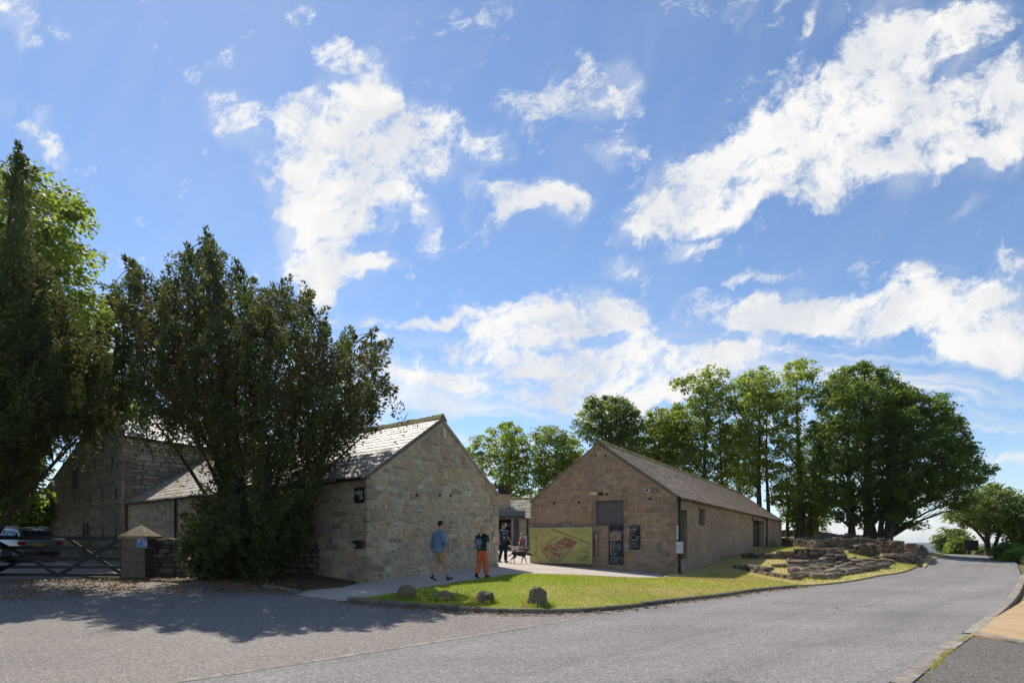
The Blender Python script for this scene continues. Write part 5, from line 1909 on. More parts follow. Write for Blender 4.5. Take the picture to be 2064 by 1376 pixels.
    text_rows(g, fr, [(ua + .05, ub - .05, (zb + zt) / 2 - .008, .016)], .0122, MT['ink'])
    for yy in (1084, 1157):
        MB().bar(gp(240, yy, -.04), gp(262, yy, -.04), .02, .05).build('hinge', MT['iron'], g, world=True)
    p = thing('gate_post', 'black timber gate post against the left face of the stone pillar', 'post', (gp(256, 1168).x, GY - .05, gz))
    MB().bar(gp(255.5, 1168, -.12), gp(255.5, 1080, -.12), .1, .1, up=(0, 1, 0)).build('post', MT['black'], p, world=True)

    # dry stone boundary wall from the pillar to the range
    a2 = Vector((c.x + hw, GY + .1))
    b2 = RF.pt(2.2, 0, .0).xy
    fr = Frame(a2, b2 - a2, (b2 - a2).yx * Vector((1, -1)))
    L = (b2 - a2).length
    t = thing('boundary_wall', 'low mossy dry stone wall between the gate pillar and the yew', 'wall', (a2.x, a2.y, G(a2.x, a2.y)))
    t['kind'] = 'thing'
    z0 = .3
    z1 = CZ + (HY - 1094) / F * GY
    mb = MB()
    wall_pieces(fr, [(0, z0), (L, z0), (L, z1), (0, z1)], [], .38, mb)
    mb.build('wall_core', plain('dark joints', (.035, .03, .022), .95), t, world=True)
    st = rubble([(0, z0), (L, z0), (L, z1), (0, z1)], [], (.09, .17), (.18, .45), 91, wob=.3)
    lay_stones(fr, st, t, MT['stone_dry'], 190, 92, gap=.01, proud=.05, key=lambda s: sum(q[0] for q in s) / len(s))
    # cope stones on edge
    u = 0
    r = random.Random(4)
    while u < L - .1:
        w_ = r.uniform(.07, .14)
        h = r.uniform(.10, .18)
        M = Matrix.Rotation(math.atan2(fr.d.y, fr.d.x), 3, 'Z') @ Matrix.Rotation(r.uniform(-.25, .25), 3, 'Y')
        mb = MB()
        mb.box(fr.pt(u + w_ / 2, z1 + h / 2 - .02, -.17), (w_ * .95, .44 * r.uniform(.85, 1.1), h), M)
        mb.build('cope_stone', MT['stone_dry'], t, world=True)
        u += w_


gate_group()


# ------------------------------------------------------------------ parked car
def build_car():
    fwd = Vector((-.9, .43)).normalized()
    c = Vector((-20.6, 26.0)) + fwd * 2.2
    t = thing('parked_car', 'silver estate car with roof rails parked behind the black gate', 'car', (c.x, c.y, G(c.x, c.y) - .005), math.atan2(fwd.y, fwd.x))
    paint, nt, b = newmat('silver car paint')
    b.inputs['Base Color'].default_value = (.24, .26, .28, 1)
    b.inputs['Metallic'].default_value = .75
    b.inputs['Roughness'].default_value = .28
    b.inputs['Coat Weight'].default_value = .6
    rub = plain('tyre rubber', (.015, .015, .016), .85)
    red = plain('tail lamp red', (.35, .012, .015), .2, var=.05)
    # lower body: stations from tail to nose (x, half width, z low, z belt)
    st = [(-2.28, .62, .42, .80), (-2.25, .78, .34, .93), (-2.1, .86, .25, .97), (-1.3, .895, .22, .965), (0, .90, .22, .95), (1.0, .895, .22, .93), (1.7, .87, .23, .86), (2.1, .78, .27, .76), (2.28, .6, .36, .66)]
    vs, fs = [], []
    prof = [(1.0, 0.0), (1.0, .25), (1.02, .55), (1.0, .82), (.96, .97), (.86, 1.0)]
    n = 2 * len(prof)
    for x, w, z0, z1 in st:
        ring = [(x, w * a * (.94 if f == 0 else 1), z0 + (z1 - z0) * f) for a, f in prof]
        ring += [(x, -y, z) for (x, y, z) in ring[::-1]]
        vs += ring
    for i in range(len(st) - 1):
        for k in range(n):
            k2 = (k + 1) % n
            fs.append((i * n + k, i * n + k2, (i + 1) * n + k2, (i + 1) * n + k))
    fs += [tuple(range(n - 1, -1, -1)), tuple((len(st) - 1) * n + k for k in range(n))]
    mb = MB().add(vs, fs)
    # cabin (x, half width at belt, half width at roof, roof z)
    cb = [(-2.17, .74, .66, .97), (-1.72, .80, .60, 1.40), (-1.2, .83, .60, 1.465), (-.3, .84, .60, 1.485), (.35, .83, .58, 1.43), (1.25, .78, .66, .93)]
    cv, cf = [], []
    m = 8
    for x, wb, wr, zr in cb:
        zb = .94
        ring = [(x, wb, zb), (x, wb * .45 + wr * .55 + .02, zb + (zr - zb) * .55), (x, wr + .02, zr - .05 * (zr - zb)), (x, wr - .1, zr)]
        ring += [(x, -y, z) for (x, y, z) in ring[::-1]]
        cv += ring
    for i in range(len(cb) - 1):
        for k in range(m):
            k2 = (k + 1) % m
            cf.append((i * m + k, i * m + k2, (i + 1) * m + k2, (i + 1) * m + k))
    cf += [tuple(range(m - 1, -1, -1)), tuple((len(cb) - 1) * m + k for k in range(m))]
    mb.add(cv, cf)
    body = mb.build('body', paint, t, smooth=True)
    bv = body.modifiers.new('edge', 'EDGE_SPLIT')
    bv.split_angle = math.radians(38)
    # windows, a little proud of the cabin
    def pane(name, q, off):
        o = Vector(off)
        MB().add([Vector(p) + o for p in q], [(0, 1, 2, 3)]).build(name, MT['glass'], t)
    pane('rear_window', [(-2.14, .58, 1.01), (-2.14, -.58, 1.01), (-1.80, -.52, 1.335), (-1.80, .52, 1.335)], (-.022, 0, .012))
    for s in (1, -1):
        for (xa, xb) in ((-1.95, -1.25), (-1.17, -.3), (-.22, .55)):
            za, zb_ = (1.27 if xa < -1.9 else 1.36), 1.37
            ta = xa + .18 if xa < -1.9 else xa
            tb = xb - .28 if xb > .5 else xb
            pane('side_window', [(xa, s * .842, 1.0), (xb, s * .858, 1.0), (tb, s * .668, zb_), (ta, s * .672, za)], (0, s * .014, 0))
        MB().tube([(-1.75, s * .57, 1.43), (-1.6, s * .57, 1.50), (.1, s * .57, 1.525), (.3, s * .57, 1.45)], .018, 6).build('roof_rail', MT['metal'], t)
        MB().box((-2.2, s * .70, .80), (.14, .28, .15), Matrix.Rotation(s * -.25, 3, 'Z')).build('tail_light', red, t)
        MB().box((.75, s * .98, 1.0), (.12, .2, .13)).build('mirror', paint, t)
        MB().box((-.5, s * .905, .84), (.2, .03, .03)).build('door_handle', MT['metal'], t)
        for x in (-1.38, 1.36):
            wv = thing_part('wheel', t)
            MB().tube([(x, s * .68, .315), (x, s * .90, .315)], .315, 20).build('tyre', rub, wv)
            MB().tube([(x, s * .80, .315), (x, s * .905, .315)], .205, 16).build('rim', MT['metal'], wv)
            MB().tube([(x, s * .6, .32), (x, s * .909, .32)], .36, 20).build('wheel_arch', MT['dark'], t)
    MB().box((-2.29, 0, .72), (.02, .52, .115)).build('number_plate', plain('yellow plate', (.55, .36, .03), .5, var=.04), t)
    MB().box((-2.25, 0, .5), (.16, 1.45, .2)).build('bumper', paint, t)
    MB().box((-2.27, 0, .37), (.12, 1.3, .12)).build('bumper_valance', rub, t)
    MB().box((-2.24, 0, .89), (.06, .9, .05)).build('tailgate_trim', MT['metal'], t)
    MB().bar((-2.20, 0, 1.02), (-2.05, .25, 1.13), .02, .02).build('rear_wiper', rub, t)


def thing_part(name, parent):
    o = bpy.data.objects.new(name, None)
    COL.objects.link(o)
    o.parent = parent
    return o


build_car()
# ------------------------------------------------------------------ trees
def sample_outline(poly, Yc, depth, n, rs, edge_bias=0.0, holes=()):
    """points through a crown: outline seen from the road, rounded in depth"""
    xs, ys = [p[0] for p in poly], [p[1] for p in poly]
    out = np.zeros((0, 3))
    maxd = None
    pol = [Vector(p) for p in poly]
    while len(out) < n:
        X = rs.uniform(min(xs), max(xs), n * 3)
        Y = rs.uniform(min(ys), max(ys), n * 3)
        ok = in_poly(pol, X, Y)
        for (hx, hy, hr) in holes:
            ok &= ~(((X - hx) ** 2 + (Y - hy) ** 2 < hr * hr) & (rs.uniform(size=X.size) < .85))
        X, Y = X[ok], Y[ok]
        ed = edge_dist(pol, X, Y)
        if maxd is None:
            maxd = np.percentile(ed, 97)
        e = np.clip(ed / maxd, 0, 1)
        half = depth * np.sqrt(np.clip(1 - (1 - e) ** 2, .04, 1))
        s = rs.uniform(-1, 1, X.size)
        s = np.sign(s) * np.abs(s) ** (1 - .45 * edge_bias)
        d = Yc + s * half
        q = np.stack([(X - CX) / F * d, d, CZ + (HY - Y) / F * d], -1)
        out = np.r_[out, q]
    return out[:n]


def spread(pts, n, rs):
    """a well spaced subset"""
    if len(pts) <= n:
        return pts
    idx = [int(rs.integers(len(pts)))]
    d = np.linalg.norm(pts - pts[idx[0]], axis=1)
    for _ in range(n - 1):
        i = int(np.argmax(d * rs.uniform(.75, 1, len(d))))
        idx.append(i)
        d = np.minimum(d, np.linalg.norm(pts - pts[i], axis=1))
    return pts[idx]


def curve3(a, b, bow, k=6):
    a, b, bow = Vector(a), Vector(b), Vector(bow)
    return [a.lerp(bow, t).lerp(bow.lerp(b, t), t) for t in [i / k for i in range(k + 1)]]


def skeleton(mb, stems, clumps, rs, n_limb, r_limb, r_twig, slope=.9):
    """limbs from the stems to groups of clumps, twigs to every clump"""
    cents = spread(clumps, min(n_limb, len(clumps)), rs)
    own = np.argmin(((clumps[:, None] - cents[None]) ** 2).sum(-1), axis=1)
    for k, c in enumerate(cents):
        best = None
        for path, rad in stems:
            for i, p in enumerate(path):
                h = math.hypot(p.x - c[0], p.y - c[1])
                want = c[2] - slope * h
                cost = abs(p.z - want) + h * .35 + (3 if p.z > c[2] else 0)
                if best is None or cost < best[0]:
                    best = (cost, p, rad[i])
        a = best[1]
        b = Vector(c)
        m = a.lerp(b, .5) + Vector((rs.uniform(-.25, .25), rs.uniform(-.25, .25), .12 * (b - a).length + rs.uniform(0, .2)))
        cv = curve3(a, b, m, 6)
        r0 = min(best[2] * .6, r_limb)
        mb.tube(cv, [r0 * (1 - .75 * i / 6) for i in range(7)], 6, cap=False)
        for q in clumps[own == k]:
            j = int(rs.integers(3, 7))
            s = cv[j]
            e = Vector(q)
            if (e - s).length < .15:
                continue
            mm = s.lerp(e, .55) + Vector((rs.uniform(-.1, .1), rs.uniform(-.1, .1), .1 * (e - s).length))
            mb.tube(curve3(s, e, mm, 3), [r_twig, r_twig * .8, r_twig * .6, r_twig * .3], 4, cap=False)


def broad_leaves(clumps, rad, per, size, rs, flat=.62, tint=(.4, .2), layer=0.0, topbias=.35):
    """leaves on and in rounded clumps, blades roughly level"""
    n = len(clumps)
    N = n * per
    ci = np.repeat(np.arange(n), per)
    R = (rad * rs.uniform(.5, 1.5, n))[ci]
    v = unit(rs.normal(size=(N, 3)))
    v[:, 2] = np.where(rs.uniform(size=N) < topbias, np.abs(v[:, 2]), v[:, 2])
    rr = R * rs.uniform(.25, 1.0, N) ** .6
    off = v * rr[:, None] * np.array([1.15, 1.15, flat])
    Pp = clumps[ci] + off
    up = np.array([0, 0, 1.0])
    nrm = unit(up * .8 + v * .55 + rs.normal(scale=.45, size=(N, 3)))
    a = unit(np.cross(nrm, rs.normal(size=(N, 3))))
    a[:, 2] -= .25
    a = unit(a)
    S = unit(np.cross(nrm, a))
    ln = size * rs.uniform(.6, 1.35, N)
    ct = rs.normal(tint[0], tint[1] * .6, n)[ci]
    t = np.clip(ct + rs.normal(0, tint[1] * .7, N), 0, .8)
    return kites(Pp, a, S, ln, ln * .42), t


LEAF = dict(
    sycamore=leaf_mat('sycamore leaves', [(.06, .10, .016), (.085, .13, .02), (.12, .165, .028)], (.38, .47, .05), tw=.5),
    lime=leaf_mat('yellow green leaves', [(.10, .14, .02), (.135, .185, .027), (.18, .225, .04)], (.48, .58, .065), tw=.5),
    dense=leaf_mat('dense dark leaves', [(.045, .08, .014), (.068, .11, .018), (.10, .145, .025)], (.25, .35, .04), tw=.47),
    ash=leaf_mat('ash leaves', [(.06, .10, .03), (.095, .14, .04), (.13, .175, .055)], (.30, .38, .08), tw=.5),
    yew=leaf_mat('yew needles', [(.040, .062, .018), (.060, .084, .023), (.092, .115, .032)], (.15, .18, .035), brown=(.23, .14, .05), gloss=.4, tw=.36),
    bush=leaf_mat('bush leaves', [(.07, .12, .016), (.10, .155, .022), (.14, .19, .03)], (.36, .46, .05), tw=.5),
)


def broad_tree(name, label, outline, Y, depth, trunks, n_clump, rad, per, size, leaf, seed, group=None, n_limb=10, flat=.6, holes=(), r_limb=.16, tint=(.4, .2), boughs=0, bough_r=.56):
    """outline of the crown in the picture at its depth; trunks as (px base, px top, py top, radius, dY)"""
    rs = np.random.default_rng(seed)
    pts = sample_outline(outline, Y, depth, n_clump * 7, rs, .6, holes)
    if boughs:
        # foliage gathers round boughs with gaps of sky between
        bc = spread(pts, boughs, rs)
        w = np.array([1, 1, 1.45])
        d = np.sqrt((((pts[:, None] - bc[None]) * w) ** 2).sum(-1))
        dd = np.sort(np.sqrt((((bc[:, None] - bc[None]) * w) ** 2).sum(-1)), axis=1)[:, 1].mean()
        pts = pts[d.min(1) < dd * bough_r]
    cl = spread(pts, n_clump, rs)
    mb = MB()
    stems = []
    first = None
    for (pb, pt, pyt, r, dY) in trunks:
        x, y = (pb - CX) / F * (Y + dY), Y + dY
        base = Vector((x, y, G(x, y) - .1))
        top = P(pt, pyt, Y + dY * .6)
        k = 9
        path = []
        ph = rs.uniform(0, 6)
        for i in range(k + 1):
            s = i / k
            p = base.lerp(top, s)
            p += Vector((math.sin(s * 4 + ph), math.cos(s * 3 + ph), 0)) * (.16 * s * (1 - s) * 4 * r * 3)
            path.append(p)
        rad_ = [r * (1.35 if i == 0 else 1.0) * (1 - .85 * i / k) for i in range(k + 1)]
        mb.tube(path, rad_, 9, cap=False)
        stems.append((path, rad_))
        first = first or base
    skeleton(mb, stems, cl, rs, n_limb, r_limb, .028, .5)
    V, t = broad_leaves(cl, rad, per, size, rs, flat, tint)
    root = thing(name, label, 'tree', first, 0, group)
    mb.build('trunk', MT['bark'], root, smooth=True, world=True)
    o = link('crown', quads_mesh('crown', V, t), LEAF[leaf], root, world=True)
    return root


def plume_tree(name, label, outline, Y, depth, base_px, n_plume, per, seed, n_stem=12, brown=.17, stem_r=.11, lenr=(.8, 1.8), holes=(), extra=(), width=.27, leaf=(.085, .15), cat='tree', spread_base=.35):
    """a yew: many upswept stems, feathery shoots of narrow needles"""
    rs = np.random.default_rng(seed)
    bx, by = (base_px[0] - CX) / F * Y, Y
    base = Vector((bx, by, G(bx, by)))
    pts = sample_outline(outline, Y, depth, n_plume * 3, rs, .8, holes)
    cl = spread(pts, n_plume, rs)
    if len(extra):
        cl = np.r_[cl, np.array([P(px, py, Y + dy) for px, py, dy in extra])]
    root_pt = np.array([bx, by, base.z + .6])
    mb = MB()
    stems = []
    heads = spread(cl[cl[:, 2] > base.z + 2.5], n_stem, rs)
    for hd in heads:
        a = base + Vector((rs.uniform(-1, 1) * spread_base, rs.uniform(-1, 1) * spread_base, -.1))
        b = Vector(hd)
        m = a.lerp(b, .38) + Vector(((b.x - a.x) * -.12, (b.y - a.y) * -.12, .10 * (b.z - a.z)))
        cv = curve3(a, b, m, 8)
        rad_ = [stem_r * rs.uniform(.75, 1.2) * (1 - .85 * i / 8) for i in range(9)]
        mb.tube(cv, rad_, 7, cap=False)
        stems.append((cv, rad_))
    skeleton(mb, stems, cl, rs, n_stem * 4, .06, .016)
    # shoots
    n = len(cl)
    ax = unit(cl - root_pt)
    ax = unit(ax + rs.normal(scale=.42, size=ax.shape) + np.array([0, 0, .12]))
    L = rs.uniform(*lenr, n)
    N = n * per
    ci = np.repeat(np.arange(n), per)
    s = rs.uniform(0, 1, N) ** .8
    A = ax[ci]
    rad_v = rs.normal(size=(N, 3))
    rad_v = unit(rad_v - (rad_v * A).sum(-1, keepdims=True) * A)
    rr = width * L[ci] * (1 - s) ** .75 * rs.uniform(.15, 1, N)
    start = cl[ci] - A * (L[ci] * .82)[:, None]
    Pp = start + A * (L[ci] * s)[:, None] + rad_v * rr[:, None]
    Pp[:, 2] -= rr * .35
    D = unit(A * .75 + rad_v * .75 + rs.normal(scale=.3, size=(N, 3)) + np.array([0, 0, -.12]))
    S = unit(np.cross(D, rs.normal(size=(N, 3))))
    ln = rs.uniform(*leaf, N)
    ct = rs.normal(.38, .15, n)
    t = np.clip(ct[ci] + rs.normal(0, .12, N), 0, .8)
    bz = (cl[:, 2] - cl[:, 2].min()) / np.ptp(cl[:, 2])
    pb = brown * np.exp(-((bz - .58) / .25) ** 2) * 3 * (rs.uniform(size=n) < .36)
    br = rs.uniform(size=N) < pb[ci] * (1 - .4 * s)
    t = np.where(br, rs.uniform(.84, 1, N), t)
    root = thing(name, label, cat, base)
    mb.build('trunk', MT['bark_yew'], root, smooth=True, world=True)
    link('crown', quads_mesh('crown', kites(Pp, D, S, ln, ln * .19), t), LEAF['yew'], root, world=True)
    return root


YEW = [(455, 1152), (405, 1130), (378, 1080), (380, 1030), (418, 975), (432, 915), (405, 885), (335, 872), (285, 865), (262, 840), (252, 800), (262, 745), (240, 690), (238, 640), (222, 590), (238, 575), (258, 600), (256, 545), (268, 528), (288, 560), (304, 596), (322, 562), (345, 545), (352, 570), (366, 530), (378, 500), (400, 498), (418, 478), (440, 486), (446, 520), (462, 545), (486, 532), (498, 560), (520, 574), (545, 590), (566, 572), (584, 566), (600, 590), (622, 590), (632, 620), (652, 622), (660, 655), (672, 690), (700, 672), (716, 690), (724, 712), (745, 672), (760, 690), (784, 690), (772, 720), (766, 755), (790, 770), (795, 785), (772, 815), (752, 842), (752, 868), (716, 880), (690, 905), (662, 950), (640, 990), (632, 1040), (618, 1090), (585, 1130), (540, 1155)]
plume_tree('yew_tree', 'broad dark yew with upswept branches and brown tips beside the gate pillar', YEW, 17.3, 3.1, (495, 1155), 800, 180, 101, n_stem=16,
           extra=[(222, 585, 0), (262, 528, .4), (300, 565, -.3), (425, 480, 0), (414, 492, .3), (380, 505, -.2), (575, 568, .3), (620, 592, -.4), (750, 672, .3), (782, 692, 0), (790, 780, -.3), (345, 548, .5)],
           holes=[(330, 900, 34), (300, 860, 30), (410, 925, 40), (370, 880, 26), (690, 905, 20), (350, 850, 22), (430, 970, 26), (280, 830, 18), (540, 880, 16), (480, 900, 16), (470, 815, 13), (505, 795, 11), (560, 820, 13), (600, 860, 14), (640, 830, 12), (450, 860, 13), (520, 930, 13), (590, 935, 14), (350, 760, 11), (690, 760, 11), (655, 735, 10)])
LEFT_YEW = [(-160, 1060), (-200, 800), (-160, 500), (-60, 560), (8, 500), (26, 400), (33, 335), (38, 302), (44, 338), (52, 400), (66, 500), (104, 555), (130, 610), (150, 650), (190, 670), (215, 650), (235, 690), (250, 740), (262, 790), (255, 830), (215, 850), (180, 870), (120, 860), (90, 880), (60, 960), (-20, 1000), (-60, 1060)]
plume_tree('dark_yew', 'tall dark yew filling the left edge above the gate', LEFT_YEW, 17.5, 2.6, (-60, 1165), 640, 230, 102, n_stem=12, brown=.05, extra=[(38, 300, 0), (36, 318, .1), (42, 336, -.1), (60, 350, .2), (20, 360, 0)], holes=[(215, 820, 26), (190, 760, 14)])
broad_tree('sycamore_tree', 'sycamore with bright lit leaves behind the tall dark yew at the left edge', [(-120, 900), (-160, 600), (-60, 380), (0, 340), (60, 350), (92, 352), (100, 390), (130, 385), (150, 395), (174, 410), (172, 450), (150, 470), (172, 500), (178, 540), (170, 600), (222, 590), (240, 650), (230, 720), (250, 790), (262, 830), (235, 860), (190, 870), (130, 860), (80, 930), (90, 1010), (40, 1020), (-40, 1000)], 28.5, 4.2, [(62, 60, 480, .34, 7), (-30, -20, 520, .26, 6)], 340, .72, 150, .20, 'sycamore', 103, n_limb=14, holes=[(215, 830, 18)])
broad_tree('laurel_tree', 'black shaded evergreen below the left trees behind the car', [(-60, 1070), (-60, 980), (0, 1000), (30, 985), (60, 1000), (92, 1010), (96, 1050), (88, 1068), (40, 1066), (10, 1060)], 33, 1.8, [(60, 50, 1010, .3, 0), (20, 20, 1010, .25, .5)], 60, .7, 130, .2, 'dense', 104, n_limb=5)

BT = 'trees behind the barn'
trees = [
    ('slim_tree', 'small pale tree just right of the left gable', [(940, 905), (948, 882), (975, 880), (1000, 888), (1000, 920), (985, 940), (975, 960), (955, 945), (944, 925)], 62, 1.8, [(985, 968, 905, .16, 0)], 26, .75, 110, .26, 'lime', .55),
    ('open_tree', 'open topped tree above the courtyard chimney', [(985, 870), (1000, 862), (1015, 856), (1030, 852), (1050, 862), (1062, 885), (1085, 905), (1092, 935), (1086, 980), (1070, 1000), (1030, 1010), (1000, 990), (985, 960), (1000, 935), (992, 905), (1002, 885)], 60, 3.2, [(1030, 1030, 880, .26, 0)], 80, .85, 120, .28, 'lime', .5),
    ('round_tree', 'round crowned tree left of the barn ridge', [(1070, 885), (1085, 868), (1110, 862), (1140, 872), (1160, 880), (1168, 905), (1160, 930), (1148, 960), (1125, 985), (1090, 990), (1085, 950), (1095, 920), (1078, 905)], 60, 3.0, [(1122, 1124, 890, .26, 0)], 64, .9, 120, .28, 'sycamore', .5),
    ('flat_topped_tree', 'dark flat topped tree rising behind the barn ridge', [(1160, 850), (1180, 830), (1185, 806), (1220, 800), (1255, 806), (1272, 818), (1290, 832), (1275, 850), (1285, 870), (1262, 890), (1225, 900), (1190, 890), (1165, 870)], 63, 3.4, [(1232, 1232, 830, .28, 0)], 84, .95, 125, .29, 'dense', .5),
    ('leaning_tree', 'rounded green tree above the middle of the barn roof', [(1240, 900), (1250, 870), (1290, 850), (1310, 830), (1345, 822), (1370, 815), (1380, 850), (1385, 900), (1370, 940), (1330, 940), (1290, 920), (1255, 915)], 62, 3.4, [(1325, 1330, 850, .28, 0)], 90, .95, 125, .29, 'sycamore', .5),
    ('tall_crooked_tree', 'tall sycamore with a crooked arm at its top left', [(1355, 775), (1365, 762), (1395, 758), (1425, 744), (1458, 752), (1462, 775), (1475, 770), (1480, 800), (1500, 830), (1502, 880), (1495, 930), (1480, 975), (1430, 990), (1380, 950), (1345, 930), (1350, 870), (1362, 830), (1395, 795), (1365, 785)], 60, 4.0, [(1420, 1425, 790, .34, 0), (1458, 1450, 830, .22, .8)], 140, .95, 130, .29, 'sycamore', .5),
    ('light_crowned_tree', 'yellow green tree with twin trunks above the barn eaves', [(1482, 790), (1488, 760), (1520, 748), (1540, 738), (1562, 760), (1570, 800), (1555, 850), (1540, 880), (1560, 920), (1550, 960), (1510, 985), (1490, 960), (1500, 920), (1488, 880), (1500, 840)], 57, 3.0, [(1533, 1530, 780, .30, 0), (1550, 1545, 830, .22, .9)], 96, .85, 120, .27, 'lime', .5),
    ('airy_tree', 'airy bright tree with bare upper boughs left of the dense clump', [(1560, 800), (1575, 765), (1590, 735), (1615, 728), (1645, 735), (1648, 760), (1640, 790), (1620, 820), (1610, 850), (1620, 880), (1612, 920), (1640, 950), (1630, 1000), (1600, 1010), (1575, 990), (1550, 960), (1558, 910), (1545, 870), (1565, 850), (1552, 820)], 55, 3.0, [(1616, 1606, 770, .30, 0), (1606, 1612, 850, .2, .8)], 96, .82, 115, .26, 'lime', .5),
    ('dense_tree', 'largest dense dark tree in the middle of the right hand clump', [(1648, 800), (1660, 770), (1700, 745), (1735, 730), (1765, 742), (1795, 750), (1808, 775), (1830, 790), (1835, 850), (1830, 930), (1820, 1000), (1790, 1040), (1740, 1055), (1690, 1050), (1650, 1010), (1640, 960), (1650, 910), (1635, 860)], 52, 5.0, [(1757, 1740, 790, .52, 0), (1717, 1710, 850, .30, -.6)], 300, .95, 150, .27, 'dense', .55),
    ('spreading_tree', 'dark tree with boughs spreading right over the road', [(1790, 800), (1815, 772), (1845, 790), (1870, 800), (1885, 798), (1905, 800), (1915, 825), (1935, 845), (1950, 880), (1970, 905), (1975, 935), (2000, 945), (1985, 965), (1965, 975), (1972, 1010), (1950, 1035), (1905, 1020), (1870, 1025), (1845, 1040), (1830, 1055), (1868, 1058), (1840, 1064), (1795, 1050), (1775, 1000), (1790, 900)], 50, 4.6, [(1786, 1815, 860, .44, 0), (1772, 1800, 900, .26, .8)], 270, .85, 150, .25, 'dense', .42),
    ('ivy_tree', 'low leafy tree between the barn end and the dense clump', [(1590, 1000), (1620, 970), (1655, 980), (1665, 1020), (1660, 1070), (1615, 1078), (1600, 1050)], 56, 2.2, [(1635, 1630, 1000, .26, 0)], 50, .8, 120, .25, 'sycamore', .55),
    ('thin_tree', 'thin trunked young tree just beyond the barn end', [(1555, 985), (1580, 970), (1600, 985), (1610, 1030), (1600, 1062), (1580, 1050), (1572, 1020), (1548, 1010)], 58, 1.6, [(1587, 1585, 930, .18, 0), (1648, 1640, 960, .17, .6)], 26, .7, 110, .25, 'sycamore', .5),
    ('screen_tree', 'dark tree filling the gap above the middle of the barn ridge', [(1290, 960), (1290, 880), (1330, 850), (1390, 860), (1400, 920), (1390, 980), (1330, 985)], 72, 3.0, [(1345, 1345, 880, .28, 0)], 70, 1.0, 120, .3, 'dense', .5),
    ('screen_tree', 'dark tree between the crooked sycamore and the yellow green tree', [(1455, 1000), (1450, 900), (1470, 850), (1510, 850), (1530, 920), (1525, 1000), (1490, 1020)], 72, 3.0, [(1490, 1490, 880, .28, 0)], 70, 1.0, 120, .3, 'dense', .5),
    ('screen_tree', 'shaded tree behind the airy tree left of the dense clump', [(1600, 1040), (1610, 900), (1640, 850), (1670, 870), (1680, 960), (1670, 1050), (1630, 1070)], 68, 3.0, [(1640, 1640, 880, .28, 0)], 76, 1.0, 120, .3, 'dense', .5),
    ('screen_tree', 'low dark tree left of the barn above the courtyard roof', [(1080, 1010), (1085, 940), (1110, 915), (1150, 930), (1170, 900), (1195, 920), (1180, 980), (1140, 1010)], 72, 2.4, [(1130, 1130, 940, .24, 0)], 50, 1.0, 120, .3, 'sycamore', .5),
]
for k, (nm, lab, ol, Y, dp, tr, nc, rad, per, size, lf, fl) in enumerate(trees):
    broad_tree(nm, lab, ol, Y, dp, tr, int(nc * 1.55), rad * .66, int(per * .72), size * .80, lf, 200 + k, group=BT, flat=fl + .28, n_limb=max(8, nc // 6), boughs=max(7, nc // 6), bough_r=.62 if nc > 250 else .72)

broad_tree('ash_tree', 'ash tree with forked trunk on the right verge beyond the road', [(1910, 1050), (1912, 1032), (1935, 1025), (1950, 1000), (1975, 985), (2000, 976), (2030, 980), (2045, 1000), (2060, 1030), (2062, 1060), (2040, 1075), (2010, 1070), (1990, 1080), (1970, 1062), (1940, 1058)], 58, 3.4, [(1994, 1985, 1020, .3, 0), (1996, 2030, 1030, .22, .3)], 120, .72, 120, .24, 'ash', 231, n_limb=10, tint=(.5, .2))
broad_tree('far_tree', 'round far tree behind the bright bush where the road dips', [(1884, 1090), (1890, 1076), (1910, 1068), (1935, 1068), (1950, 1080), (1952, 1100), (1930, 1112), (1900, 1112)], 88, 2.4, [(1918, 1916, 1085, .2, 0)], 46, .9, 110, .32, 'ash', 232, n_limb=6)
broad_tree('right_edge_tree', 'dark tree cut off by the right edge of the picture', [(2040, 1100), (2036, 1070), (2050, 1030), (2075, 1005), (2110, 1010), (2120, 1060), (2100, 1105), (2060, 1110)], 56, 2.6, [(2075, 2078, 1040, .28, 0)], 70, .8, 120, .25, 'dense', 233, n_limb=6)


def bush(name, label, outline, Y, depth, n, rad, per, size, leaf, seed, group=None):
    rs = np.random.default_rng(seed)
    cl = spread(sample_outline(outline, Y, depth, n * 4, rs, .7), n, rs)
    x, y = cl[:, 0].mean(), cl[:, 1].mean()
    base = Vector((x, y, G(x, y)))
    mb = MB()
    for q in cl[:: max(1, n // 14)]:
        mb.tube(curve3(base - Vector((0, 0, .1)), q, base.lerp(Vector(q), .5) + Vector((0, 0, .2)), 4), [.05, .04, .03, .02, .01], 5, cap=False)
    V, t = broad_leaves(cl, rad, per, size, rs, .8, (.45, .2))
    root = thing(name, label, 'bush', base, 0, group)
    mb.build('stem', MT['bark'], root, world=True)
    link('foliage', quads_mesh('foliage', V, t), LEAF[leaf], root, world=True)


bush('roundish_bush', 'bright green round bush at the crest of the road', [(1914, 1118), (1912, 1100), (1925, 1086), (1945, 1083), (1960, 1096), (1962, 1114), (1950, 1120)], 72, 1.6, 44, .55, 110, .22, 'bush', 241)
bush('small_shrub', 'small shrub left of the bright bush by the road', [(1902, 1118), (1903, 1108), (1912, 1106), (1918, 1118)], 74, .6, 10, .35, 80, .18, 'ash', 242)
bush('dark_hedge', 'dark clipped bush on the bank at the right edge', [(2006, 1122), (2008, 1105), (2025, 1098), (2050, 1100), (2060, 1112), (2056, 1128), (2030, 1130)], 46, 1.2, 46, .42, 110, .17, 'dense', 243)
bush('bramble', 'pale green bramble low on the right verge by the edge', [(2026, 1134), (2030, 1116), (2050, 1108), (2075, 1108), (2080, 1130), (2050, 1138)], 42, 1.0, 44, .38, 110, .16, 'bush', 244)
bush('nettle_clump', 'grey green nettles below the sign on the verge', [(1966, 1116), (1968, 1106), (1984, 1104), (1988, 1118)], 62, .7, 16, .35, 80, .18, 'ash', 245)
